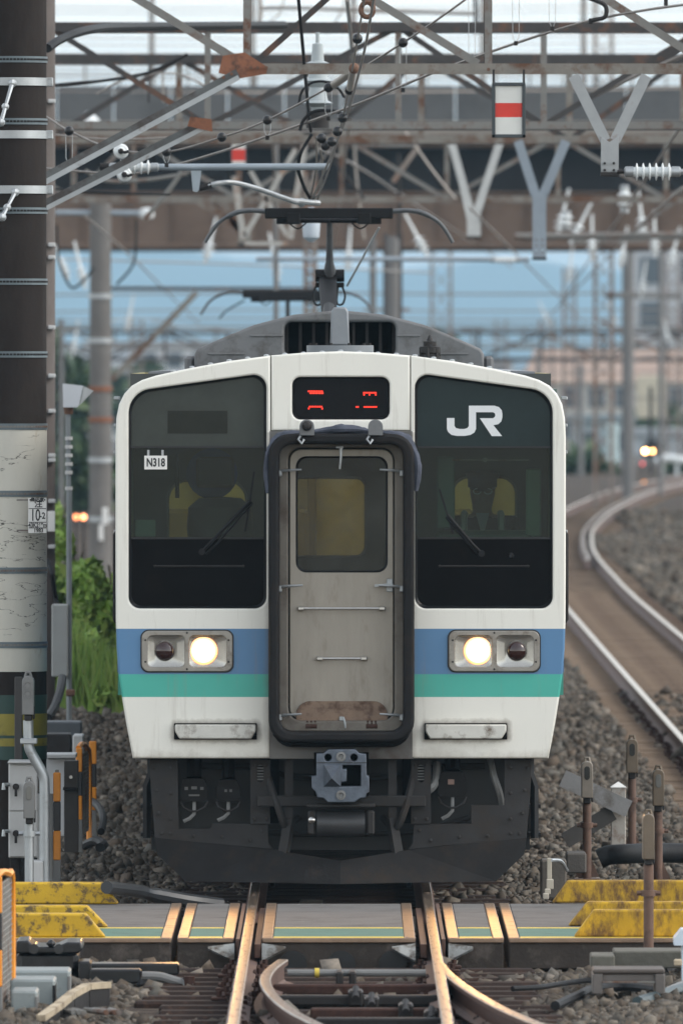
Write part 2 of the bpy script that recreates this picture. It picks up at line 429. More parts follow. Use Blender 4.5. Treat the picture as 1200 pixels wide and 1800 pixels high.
# rail joint on the neighbouring track
jb = MB()
for s in (-1, 1):
    x0 = rxs(121) - GA
    jb.box(x0 + s * .035 - .018, x0 + s * .035 + .018, 30.6, 31.4, -.13, -.05, .005)
    for k in range(4): jb.cyl((x0 + s * .05, 30.7 + k * .2, -.09), (x0 + s * .09, 30.7 + k * .2, -.09), .018, None, 6)
jb.build('rail_joint_bar', m_fast, tr2)

# ---------------------------------------------------------------- ballast stones
def stones(name, regions, label):
    ico = bmesh.new(); bmesh.ops.create_cube(ico, size=1.25); bmesh.ops.triangulate(ico, faces=ico.faces)
    V0 = np.array([v.co[:] for v in ico.verts]); F0 = np.array([[v.index for v in f.verts] for f in ico.faces]); ico.free()
    nv = len(V0); P_, S_ = [], []
    for (x0, x1, y0, y1, dens, size, zf) in regions:
        n = int((x1 - x0) * (y1 - y0) * dens)
        p = np.column_stack([rng.uniform(x0, x1, n), rng.uniform(y0, y1, n), np.zeros(n)])
        s = size * rng.lognormal(0, .38, n)
        p[:, 2] = zf(p[:, 0], p[:, 1]) + rng.uniform(-.35, .55, n) * s
        P_.append(p); S_.append(s)
    Pp = np.concatenate(P_); S = np.concatenate(S_); n = len(Pp)
    var = []
    for k in range(24):
        q = V0 * (1 + rng.uniform(-.42, .42, (nv, 3))) * np.array([1, rng.uniform(.65, .95), rng.uniform(.5, .8)])
        var.append(q)
    var = np.array(var)[rng.integers(0, 24, n)]
    e = rng.uniform(0, 2 * np.pi, (n, 3)); e[:, :2] = rng.normal(0, .8, (n, 2))
    cx, sx_ = np.cos(e[:, 0]), np.sin(e[:, 0]); cy, sy = np.cos(e[:, 1]), np.sin(e[:, 1]); cz, sz = np.cos(e[:, 2]), np.sin(e[:, 2])
    Rm = np.empty((n, 3, 3))
    Rm[:, 0, 0] = cz * cy; Rm[:, 0, 1] = cz * sy * sx_ - sz * cx; Rm[:, 0, 2] = cz * sy * cx + sz * sx_
    Rm[:, 1, 0] = sz * cy; Rm[:, 1, 1] = sz * sy * sx_ + cz * cx; Rm[:, 1, 2] = sz * sy * cx - cz * sx_
    Rm[:, 2, 0] = -sy; Rm[:, 2, 1] = cy * sx_; Rm[:, 2, 2] = cy * cx
    V = np.einsum('nij,nkj->nki', Rm, var * S[:, None, None]) + Pp[:, None, :]
    Fa = (F0[None] + (np.arange(n) * nv)[:, None, None]).reshape(-1, 3)
    me = bpy.data.meshes.new(name); V = V.reshape(-1, 3)
    me.vertices.add(len(V)); me.vertices.foreach_set('co', V.ravel().astype(np.float32))
    me.loops.add(Fa.size); me.loops.foreach_set('vertex_index', Fa.ravel().astype(np.int32))
    me.polygons.add(len(Fa)); me.polygons.foreach_set('loop_start', np.arange(0, Fa.size, 3, dtype=np.int32))
    me.update(calc_edges=True)
    o = link(name, me, m_stone, None); return tag(o, label, None, None, 'stuff')
m_stone = mat('ballast_stone', (.15, .13, .12), .9, 0, .25, 40, .0, 60, None, 3, spec=.2, island=[(.060, .050, .040), (.135, .104, .078), (.100, .090, .076), (.165, .138, .108), (.075, .060, .047), (.125, .116, .100), (.235, .200, .160)])
def zn(b, amp=.03): return lambda x, y: b + amp * np.sin(x * 2.3 + y * .7) * np.cos(x * 1.1 - y * 1.3 + 1)
def shoulder(x, y): return -.235 + .05 * np.clip((np.abs(x) - .9) / .8, 0, 1) + .03 * np.sin(x * 2.3 + y * .7) * np.cos(x * 1.1 - y * 1.3 + 1)
stones('ballast', [
    (-2.7, 2.7, -20.5, -7.2, 800, .025, shoulder),
    (-2.6, -.62, -2.3, 12, 800, .025, shoulder), (.62, 3.0, -2.3, 12, 800, .025, shoulder), (-.62, .62, -2.3, 1.5, 200, .036, zn(-.22, .01)),
    (1.2, 2.75, 12, 32, 480, .027, zn(-.20)), (1.3, 2.75, 32, 75, 220, .031, zn(-.20)), (3.0, 4.5, 30, 60, 25, .035, zn(-.19, .0)),
    (-3.6, -1.2, 11, 27.8, 480, .027, lambda x, y: -.20 + .62 * np.clip((y - 11) / 17, 0, 1) ** 1.2 + .03 * np.sin(x * 3 + y)), (4.8, 8.0, 60, 130, 70, .045, zn(-.20)), (6.2, 9.5, 130, 235, 22, .06, zn(-.19)), (4.9, 6.4, 110, 190, 40, .05, zn(-.19))],
    'brown crushed stone ballast between and beside the rails')

# ================================================================ the train
S0 = 267.5
def tx(px): return (px - 598.5) / S0
def tz(py): return CZ + (625 - py) / S0
def tp(l): return [(tx(a), tz(b)) for a, b in l]
def mir(l): return [(-x, z) for x, z in l][::-1]
def trect(x0, x1, y0, y1, r=0): return rect(tx(x0), tx(x1), tz(y1), tz(y0), r / S0)
train = thing('commuter_train', 'white electric train with blue and green stripes and lit headlights, facing the camera', 'train', (0, 0, 0))

def livery(name, base, rough, metal):
    """painted front: cream white with a blue and a green band, rain streaks and rubbed-in grime"""
    m = bpy.data.materials.new(name); m.use_nodes = True; nt = m.node_tree; b = nt.nodes['Principled BSDF']
    tc = N(nt, 'ShaderNodeTexCoord'); v = tc.outputs['Object']; sp = N(nt, 'ShaderNodeSeparateXYZ'); nt.links.new(v, sp.inputs[0])
    z = sp.outputs[2]; x = sp.outputs[0]
    c = mixc(nt, ramp(nt, noise(nt, v, 3, 5, .6), .3, .7), tuple(k * .96 for k in base), base)
    blue = mixc(nt, noise(nt, v, 9, 4, .6), (.082, .205, .375), (.098, .225, .40))
    green = mixc(nt, noise(nt, v, 9, 4, .6), (.055, .40, .32), (.07, .435, .35))
    inb = mathn(nt, 'MULTIPLY', mathn(nt, 'GREATER_THAN', z, tz(1185)), mathn(nt, 'LESS_THAN', z, tz(1105)))
    ing = mathn(nt, 'MULTIPLY', mathn(nt, 'GREATER_THAN', z, tz(1225)), mathn(nt, 'LESS_THAN', z, tz(1185)))
    c = mixc(nt, inb, c, blue); c = mixc(nt, ing, c, green)
    st = noise(nt, v, 2.2, 6, .7, (7, 1, .55)); st = ramp(nt, st, .56, .86)          # vertical streaks
    c = mixc(nt, mathn(nt, 'MULTIPLY', st, .5), c, (.24, .19, .13))
    sp2 = ramp(nt, noise(nt, v, 26, 3, .8), .70, .80); c = mixc(nt, mathn(nt, 'MULTIPLY', sp2, .35), c, (.2, .15, .1))
    # grime gathered round the two grab steps and along the lower edges
    for px in (379, 819):
        dx = mathn(nt, 'ABSOLUTE', mathn(nt, 'SUBTRACT', x, tx(px))); dx = mathn(nt, 'MAXIMUM', mathn(nt, 'SUBTRACT', dx, .26), 0)
        dz = mathn(nt, 'ABSOLUTE', mathn(nt, 'SUBTRACT', z, tz(1285))); dz = mathn(nt, 'MAXIMUM', mathn(nt, 'SUBTRACT', dz, .04), 0)
        r = mathn(nt, 'SQRT', mathn(nt, 'ADD', mathn(nt, 'MULTIPLY', dx, dx), mathn(nt, 'MULTIPLY', dz, dz)))
        f = mathn(nt, 'SUBTRACT', ramp(nt, r, .075, .0), mathn(nt, 'MULTIPLY', noise(nt, v, 14, 5, .7), .75))
        f = mathn(nt, 'MULTIPLY', mathn(nt, 'MAXIMUM', f, 0), 1.3); c = mixc(nt, f, c, (.11, .08, .055))
    lo = mathn(nt, 'SUBTRACT', ramp(nt, z, tz(1285), tz(1345)), mathn(nt, 'MULTIPLY', noise(nt, v, 5, 5, .7), 1.05))
    c = mixc(nt, mathn(nt, 'MULTIPLY', mathn(nt, 'MAXIMUM', lo, 0), 1.1), c, (.19, .14, .09))
    # brown dust rubbed in beside the gangway
    gx_ = mathn(nt, 'SUBTRACT', ramp(nt, mathn(nt, 'ABSOLUTE', x), .56, .47), mathn(nt, 'MULTIPLY', noise(nt, v, 8, 5, .7, (1, 1, .3)), 1.1))
    c = mixc(nt, mathn(nt, 'MULTIPLY', mathn(nt, 'MULTIPLY', mathn(nt, 'MAXIMUM', gx_, 0), mathn(nt, 'LESS_THAN', z, tz(760))), .9), c, (.16, .13, .1))
    nt.links.new(c, b.inputs['Base Color']); b.inputs['Roughness'].default_value = rough; b.inputs['Metallic'].default_value = metal
    bn = N(nt, 'ShaderNodeBump'); bn.inputs['Strength'].default_value = .08; bn.inputs['Distance'].default_value = .01
    nt.links.new(noise(nt, v, 3.5, 3, .5), bn.inputs['Height']); nt.links.new(bn.outputs[0], b.inputs['Normal'])
    return m
m_face = livery('front_livery', (.80, .785, .715), .34, 0)
m_stain = mat('stainless_side', (.42, .42, .41), .35, .85, .1, 2, .05, 30, None, 3)
m_roof = mat('roof_grey', (.10, .135, .14), .7, 0, .2, 3, .2, 40, (.07, .07, .07), 5)
m_ac = mat('air_conditioner_grey', (.155, .157, .16), .6, .2, .15, 3, .1, 40, (.10, .095, .09), 4)
m_skirt = mat('skirt_grey', (.040, .038, .0375), .75, 0, .25, 4, .1, 50, (.055, .044, .035), 5, (.5, .8), spec=.15)
m_under = mat('underframe_black', (.008, .0075, .0075), .8, 0, .3, 8, .2, 50, spec=.08)
m_door = mat('gangway_door_grey', (.315, .285, .24), .48, .25, .1, 4, .05, 60, (.19, .15, .11), 2.4, (.56, .8), (3, 1, .8))
m_rubber = mat('gangway_rubber', (.009, .0085, .009), .6, 0, .3, 9, .25, 30, (.03, .024, .02), 4, (.5, .8), spec=.2)
m_cloth = mat('dark_blue_canvas', (.075, .085, .115), .8, 0, .3, 18, .4, 60)
m_greenpanel = mat('dark_green_panel', (.022, .033, .034), .16, 0, .12, 5, 0, 60, None, 3, spec=.12)
m_greyglass = mat('smoked_upper_panel', (.050, .056, .050), .16, 0, .15, 5, 0, 60, None, 3, spec=.12)
m_blackpanel = mat('black_lower_panel', (.005, .0045, .0045), .14, 0, .3, 5, 0, 60, (.016, .011, .008), 3, (.55, .9), spec=.05)
m_wind = glass('windscreen_glass', (.62, .72, .67), .45, .02, .011)
m_doorglass = glass('gangway_window_glass', (.62, .64, .58), .4, .03, .07)
m_gasket = mat('gasket', (.008, .008, .009), .4, 0, 0)

# --- front mask
half = tp([(234, 1333), (222, 1270), (214, 1220), (208.5, 1180), (205.5, 1140), (204, 1090), (203.5, 1000), (203.5, 770), (205, 735), (210, 710), (219, 692), (232, 678), (250, 668), (275, 660), (330, 648), (400, 635), (475, 625), (540, 619.5), (598.5, 617.5)])
notch = tp([(475, 757), (475, 1333)])
fullo = [half[0]] + half[1:] + mir(half)[1:]
outer = fullo + [(-notch[1][0], notch[1][1]), (-notch[0][0], notch[0][1]), notch[0], notch[1]]
winL = fillet(tp([(468, 656), (227, 689), (227, 1069), (468, 1069)]), [22 / S0, 42 / S0, 20 / S0, 20 / S0], 8)
winR = mir(winL)
disp = trect(514, 684, 663, 737, 14)
iseam = len([1 for x, z in half if x < tx(474.5)])
left_o = half[:iseam] + [(tx(475.4), tz(625)), (tx(475.4), tz(1333))]
top_o = [(tx(476.6), tz(757)), (tx(476.6), tz(624.8))] + half[iseam + 1:] + mir(half[iseam + 1:])[1:] + [(-tx(476.6), tz(624.8)), (-tx(476.6), tz(757))]
front = plate('front_mask', left_o, [winL], -.035, .055, m_face, train, .014)
plate('front_mask', mir(left_o), [winR], -.035, .055, m_face, train, .014)
plate('front_header', top_o, [disp], -.035, .055, m_face, train, .014)
# seams of the centre panel
for px in (476, 721): MB().box(tx(px) - .012, tx(px) + .012, -.022, .05, tz(757), tz(630)).build('panel_seam', m_darksteel, front, False)
rvm = MB().sph((0, 0, 0), .019, 8, .5).mesh('rivet'); rvm.materials.append(m_galv)
for k in range(-9, 10):
    x = k * .122; py = float(np.interp(abs(x) * S0, [0, 123, 198, 268, 348], [618, 625, 635, 648, 665]))
    link('rivet', rvm, None, front).location = (x, .05, tz(py) + .004)
# --- body shell behind the mask and the cars that follow
def shell(name, y0, y1, m, parent, sc_=.99):
    mb = MB(); o = [(x * sc_, z - (.004 if z > 2.5 else 0)) for x, z in fullo]; n = len(o)
    mb._add([(x, y, z) for y in (y0, y1) for x, z in o], [(i, (i + 1) % n, (i + 1) % n + n, i + n) for i in range(n - 1)] + [(n - 1, 0, n, 2 * n - 1)] + ([tuple(range(2 * n - 1, n - 1, -1))] if y1 - y0 > 3 else []))
    me = mb.mesh(name, True, 40); me.materials.append(m); me.materials.append(m_roof)
    for q in me.polygons:
        if q.center.z > tz(700) and abs(q.normal.y) < .5: q.material_index = 1
    return link(name, me, None, parent)
body = shell('car_body', .045, 19.6, m_stain, train)
def side_fit(y0, parent):
    for s in (-1, 1):
        X = s * 1.462
        for k in range(3):
            yd = y0 + 3.3 + k * 6.4
            MB().box(X - .012, X + .012, yd, yd + 1.3, 1.12, 3.0, .01).build('passenger_door', m_stain, parent)
            MB().box(X + s * .013 - .004, X + s * .013 + .004, yd + .15, yd + .55, 2.05, 2.8).build('door_window', m_blackpanel, parent)
            MB().box(X + s * .013 - .004, X + s * .013 + .004, yd + .75, yd + 1.15, 2.05, 2.8).build('door_window', m_blackpanel, parent)
        for k in range(2):
            for j in range(2):
                yw = y0 + 5.2 + k * 6.4 + j * 2.1
                MB().box(X - .012, X + .012, yw, yw + 1.9, 1.95, 2.85, .01).build('side_window', m_blackpanel, parent)
        MB().box(X - .011, X + .011, y0 + .2, y0 + 19, tz(1185), tz(1105)).build('blue_band', mat('blue_band', (.115, .21, .39), .4), parent)
        MB().box(X - .011 - s * .004, X + .011 - s * .004, y0 + .2, y0 + 19, tz(1225), tz(1185) - .002).build('green_band', mat('green_band', (.065, .36, .285), .4), parent)
side_fit(.3, train)
def bogie(yc, parent):
    for dy in (-1.05, 1.05):
        ws = MB()
        for s in (-1, 1):
            ws.lathe([(.1, -.07), (.42, -.065), (.43, .055), (.465, .06), (.465, .09), (.3, .095), (.1, .1)], (s * .53, yc + dy, .43), (-s, 0, 0), 28)
        ws.cyl((-.7, yc + dy, .43), (.7, yc + dy, .43), .08, None, 12)
        ws.build('wheelset', m_darksteel, parent)
    fr = MB()
    for s in (-1, 1):
        fr.box(s * .95 - .08, s * .95 + .08, yc - 1.5, yc + 1.5, .5, .72, .03)
        for dy in (-1.05, 1.05): fr.box(s * .95 - .11, s * .95 + .11, yc + dy - .16, yc + dy + .16, .28, .6, .03); 
        fr.cyl((s * .95, yc, .6), (s * .95, yc, .95), .26, None, 14)
    fr.box(-.95, .95, yc - .3, yc + .3, .5, .75, .03); fr.build('bogie_frame', m_under, parent)
bogie(2.6, train); bogie(16.6, train)
MB().box(-1.3, 1.3, .5, 19.4, .86, 1.1).build('floor_pan', m_under, train)
for k, yc in enumerate((21.9, 41.9)):
    cb = shell('trailing_car', yc - 1.9, yc + 17.6, m_stain, train)
    bogie(yc + .8, train); bogie(yc + 14.6, train)
# --- windows of the front
def clip_poly(poly, zlo, zhi):
    def cut(pl, z, keep_above):
        o = []
        for i in range(len(pl)):
            a, b = pl[i], pl[(i + 1) % len(pl)]; ia, ib = (a[1] >= z) == keep_above, (b[1] >= z) == keep_above
            if ia: o.append(a)
            if ia != ib: t = (z - a[1]) / (b[1] - a[1]); o.append((a[0] + t * (b[0] - a[0]), z))
        return o
    return cut(cut(poly, zlo, True), zhi, False)
def grow(poly, k):
    cx = sum(p[0] for p in poly) / len(poly); cz_ = sum(p[1] for p in poly) / len(poly)
    w_ = max(abs(p[0] - cx) for p in poly); h_ = max(abs(p[1] - cz_) for p in poly)
    return [(cx + (x - cx) * (1 + k / w_), cz_ + (z - cz_) * (1 + k / h_)) for x, z in poly]
for side, wn in ((-1, winL), (1, winR)):
    wg = grow(wn, .004)
    up = clip_poly(wg, tz(786), 9); mid = clip_poly(wg, tz(946), tz(786)); low = clip_poly(wg, 0, tz(946))
    pl = plate('upper_panel', up, [], .0, .02, m_greyglass if side < 0 else m_greenpanel, train)
    plate('windscreen', mid, [], .002, .010, m_wind, train)
    lp = plate('lower_panel', low, [], -.002, .02, m_blackpanel, train)
    gs = MB(); n = len(wn); inn = grow(wn, -.016)
    gs._add([(x, -.030, z) for x, z in wn] + [(x, -.004, z) for x, z in inn], [(i, (i + 1) % n, (i + 1) % n + n, i + n) for i in range(n)])
    gs.build('window_gasket', m_gasket, train)
    for py in (786, 946):
        a = [p[0] for p in mid]; MB().box(min(a) + .01, max(a) - .01, -.006, .0 - .0025, tz(py) - .007, tz(py) + .007, .002).build('glazing_bar', m_gasket, train)
    # grab bar on the black panel
    x0, x1 = (tx(270), tx(430)) if side < 0 else (tx(770), tx(930))
    gb = MB(); gb.cyl((x0, -.05, tz(995)), (x1, -.05, tz(995)), .0065, None, 8)
    for x in (x0 + .01, x1 - .01): gb.cyl((x, -.002, tz(995)), (x, -.05, tz(995)), .009, None, 8)
    gb.build('grab_bar', m_darksteel, train)
# wipers
wp = MB(); wp.tube([(tx(355), -.03, tz(970)), (tx(372), -.05, tz(952)), (tx(440), -.045, tz(881))], .012, 6); wp.tube([(tx(362), -.03, tz(974)), (tx(382), -.05, tz(955)), (tx(444), -.045, tz(884))], .008, 6)
wp.cyl((tx(355), .0, tz(970)), (tx(355), -.05, tz(970)), .022, None, 10)
wo = wp.build('wiper', m_black, train); MB().bar((tx(447), -.028, tz(829)), (tx(431), -.028, tz(934)), .012, .02, (0, 1, 0)).build('wiper_blade', m_black, wo)
wp = MB(); wp.tube([(tx(845), -.03, tz(972)), (tx(830), -.05, tz(957)), (tx(786), -.045, tz(905))], .012, 6); wp.tube([(tx(838), -.03, tz(973)), (tx(822), -.05, tz(955)), (tx(783), -.045, tz(909))], .008, 6)
wp.cyl((tx(846), .0, tz(973)), (tx(846), -.05, tz(973)), .022, None, 10); MB().cyl((tx(897), .0, tz(977)), (tx(897), -.03, tz(977)), .024, .012, 10).build('washer_nozzle', m_black, train)
wo = wp.build('wiper', m_black, train); MB().bar((tx(772), -.028, tz(860)), (tx(796), -.028, tz(938)), .012, .02, (0, 1, 0)).build('wiper_blade', m_black, wo)
# emblem (flat white print)
def z2(l): return [(tx(590 + .35 * a), tz(600 + .35 * b)) for a, b in l]
J = [(557, 385), (595, 385), (595, 425), (602, 435), (620, 440), (645, 440), (660, 435), (667, 425), (667, 323), (795, 323), (818, 330), (832, 346), (835, 365), (835, 382), (830, 402), (815, 416), (790, 421), (834, 476), (782, 476), (722, 386), (788, 386), (797, 380), (800, 371), (797, 361), (788, 356), (703, 356), (703, 440), (695, 458), (675, 470), (645, 475), (610, 475), (580, 470), (563, 455), (557, 440)]
plate('emblem', z2(J), [], -.0022, -.0005, mat('emblem_white', (.72, .74, .75), .35, 0, .03), train)
plate('number_card', rect(tx(254), tx(294), tz(825), tz(801)), [], -.012, -.009, m_white, train)
for px in (259, 284): MB().box(tx(px), tx(px + 4), -.0085, -.0045, tz(803), tz(791)).build('card_tab', m_galv, train)
m_ink = mat('black_print', (.02, .02, .02), .5, 0, 0)
text('card_number', 'N318', tx(274), -.0135, tz(813.5), .075, m_ink, train, sx=.72, bold=.0022)
MB().box(tx(295), tx(400), -.0018, -.0006, tz(762), tz(722), 0).build('covered_route_panel', mat('smoked_rect', (.030, .032, .027), .2, 0, .1, spec=.06), train)
# destination display
dp = plate('destination_display', grow(disp, .003), [], .004, .018, mat('display_black', (.010, .010, .011), .2, 0, .2, spec=.06), train)
gs = MB(); n = len(disp); inn = grow(disp, -.01)
gs._add([(x, -.030, z) for x, z in disp] + [(x, .002, z) for x, z in inn], [(i, (i + 1) % n, (i + 1) % n + n, i + n) for i in range(n)]); gs.build('display_gasket', m_gasket, train)
m_led = mat('red_led', (.3, .02, .01), .4, 0, 0, emit=((1., .03, .012), 1.0))
led = MB()
def dots(x0, x1, y, h=3.2, st=3.0):
    x = x0
    while x < x1: led.box(tx(x), tx(x + st - .7), .0005, .0035, tz(y + h), tz(y)); x += st
dots(541, 568, 686.5, 2.6); dots(544, 566, 689.8, 2.6, 5); dots(543, 566, 713.5, 2.6); dots(541.5, 544, 716.5); dots(565, 568, 716.5)
dots(638, 662, 689, 2.6); dots(638.5, 641, 692); dots(648, 651, 692); dots(659, 662, 692)
dots(625, 629, 714, 2.6); dots(639, 663, 714, 2.6)
led.build('led_segments', m_led, dp, False)
# --- gangway: rubber frame, door, fittings
def ringmesh(o, i_, y0, y1, name, m, parent, bv=.012):
    return plate(name, o, [i_], y0, y1, m, parent, bv)
MB().box(tx(476), tx(721), .0, .04, tz(1335), tz(757)).build('gangway_backing', m_stain, train) if False else None
ringmesh(trect(473.5, 727, 757.5, 1334), trect(500, 697, 782, 1291, 20), -.034, .0, 'gangway_surround', mat('gangway_surround_grey', (.13, .125, .118), .5, .4, .15, 4, 0, 60, (.08, .06, .05), 3), train, .004)
ringmesh(trect(472.5, 727.5, 762, 1303, 38), trect(491, 708.5, 780, 1284, 24), -.30, -.0005, 'rubber_frame', m_rubber, train, .022)
ringmesh(trect(478, 722, 768, 1312, 36), trect(488, 712, 777, 1290, 24), -.20, -.01, 'rubber_bellows', m_under, train, .02)
ringmesh(trect(489, 710.5, 778, 1286, 24), trect(507, 692.5, 787, 1266, 22), -.10, -.001, 'door_frame', mat('door_frame_metal', (.15, .135, .115), .5, .4, .15, 5, 0, 60, (.075, .055, .04), 3, (.5, .75)), train, .012)
dw = trect(521, 680, 803, 1005, 18)
door = plate('gangway_door', trect(509, 691, 789.5, 1264, 20), [dw], -.045, -.01, m_door, train, .006)
tag(door, 'worn grey gangway door with rounded window')
plate('door_window', grow(dw, .004), [], -.03, -.022, m_doorglass, door)
gs = MB(); n = len(dw); inn = grow(dw, -.008)
gs._add([(x, -.0465, z) for x, z in grow(dw, .004)] + [(x, -.031, z) for x, z in inn], [(i, (i + 1) % n, (i + 1) % n + n, i + n) for i in range(n)]); gs.build('window_seal', m_gasket, door)
m_kick = mat('rusty_kick_plate', (.22, .15, .105), .7, .1, .2, 6, .2, 50, (.085, .05, .035), 9, (.45, .62))
kp = plate('kick_plate', fillet(tp([(520, 1283), (520, 1232), (681, 1232), (681, 1283)]), [0, 26 / S0, 26 / S0, 0]), [], -.075, -.05, m_kick, door, .003)
for px in (547, 653):
    h = MB(); h.cyl((tx(px - 10), -.09, tz(1276)), (tx(px + 10), -.09, tz(1276)), .018, None, 10)
    for q in (-7, 0, 7): h.box(tx(px + q) - .008, tx(px + q) + .008, -.1, -.075, tz(1281), tz(1266), .003)
    h.build('hinge', m_fast, door)
h = MB(); h.box(tx(596), tx(603), -.09, -.075, tz(1266), tz(1259), .003); h.tube([(tx(603), -.09, tz(1260)), (tx(606), -.1, tz(1270)), (tx(607), -.095, tz(1279))], .008, 6); h.box(tx(594), tx(606), -.1, -.075, tz(1283), tz(1279), .003); h.build('catch', m_galv, door)
MB().box(tx(480), tx(718), -.29, -.05, tz(1293), tz(1284.5), .01).build('footplate', m_under, train)
for a, b_, py in ((523, 677, 1069), (556, 645, 1157)):
    h = MB(); h.cyl((tx(a) + .03, -.085, tz(py)), (tx(b_) - .03, -.085, tz(py)), .008, None, 10)
    for x, s in ((tx(a), 1), (tx(b_), -1)): h.box(min(x, x + s * .045), max(x, x + s * .045), -.095, -.043, tz(py) - .012, tz(py) + .012, .005)
    h.build('grab_rail', m_steel, door)
h = MB(); h.box(tx(679), tx(690), -.055, -.043, tz(1040), tz(1017), .004); h.bar((tx(658), -.075, tz(1029)), (tx(690), -.075, tz(1027)), .016, .012, (0, 1, 0)); h.cyl((tx(684), -.045, tz(1028)), (tx(684), -.08, tz(1028)), .014, None, 8); h.build('door_handle', m_galv, door)
for py, ln in ((829, 38), (1032, 40), (1258, 38)):
    for s in (-1, 1):
        h = MB(); x0 = s * (-tx(492)); x1 = s * (-tx(492 + ln))
        h.tube([(x0, -.13, tz(py)), (x0 * .93, -.15, tz(py - 2)), (x1, -.155, tz(py - 4))], [.010, .010, .006], 8)
        h.box(x0 - .013, x0 + .013, -.15, -.10, tz(py + 8), tz(py - 3), .005)
        h.build('clamp_lever', m_galv, train)
h = MB(); h.box(tx(590), tx(604), -.14, -.09, tz(788), tz(784), .003); h.tube([(tx(599), -.13, tz(787)), (tx(599), -.14, tz(803)), (tx(597), -.13, tz(824))], [.012, .009, .007], 8); h.build('top_catch', m_galv, train)
for k, px in enumerate((539.5, 659.5)):
    pts = fillet(tp([(px - 13, 765), (px - 13, 737), (px + 13, 737), (px + 13, 765)]), [0, 12.5 / S0, 12.5 / S0, 0])
    lg = plate('lifting_lug', pts, [], -.33, -.31, mat('lug_grey', (.16, .165, .17), .55, .4, .2, 12), train, .004)
    MB().box(tx(px - 10), tx(px + 10), -.315, -.04, tz(765), tz(757), .004).build('lug_bracket', m_greymid, lg)
    if k == 0: MB().lathe([(.034, 0), (.034, .02), (.02, .045), (.0, .05)], (tx(px), -.331, tz(748)), (0, -1, 0), 12).build('bolt', m_darksteel, lg)
    hk = MB(); hk.tube([(tx(px - 14 + 3), -.31, tz(766)), (tx(px - 18 + 3), -.32, tz(772)), (tx(px - 12 + 3), -.33, tz(779)), (tx(px - 8 + 3), -.32, tz(772))], .009, 6); hk.build('hook', m_galv, lg)
# canvas pulled back over the frame
cl = []; rr_ = []
pathc = tp([(472, 866), (470, 835), (469, 805), (475, 784), (490, 768), (512, 762), (545, 759), (575, 755), (600, 753), (630, 754), (655, 758), (690, 763), (712, 772), (725, 790), (733, 812), (732, 840), (730, 862)])
for i, (x, z) in enumerate(pathc): cl.append((x, -.17 + .02 * math.sin(i * 2.1), z)); rr_.append(.020 + .010 * math.sin(i * 1.7 + .5) + (.012 if 12 <= i <= 14 else 0) - (.008 if i in (0, 16) else 0))
cs = smooth_path(cl, 5); rs = list(np.interp(np.linspace(0, len(rr_) - 1, len(cs)), range(len(rr_)), rr_) + rng.uniform(-.003, .003, len(cs)))
MB().tube(cs, rs, 8).build('canvas_cover', m_cloth, train)
cs2 = [(x * .985, y + .09, z - .012) for x, y, z in cl[1:-1]]; MB().tube(smooth_path(cs2, 4), .022, 8).build('canvas_cover', m_cloth, train)
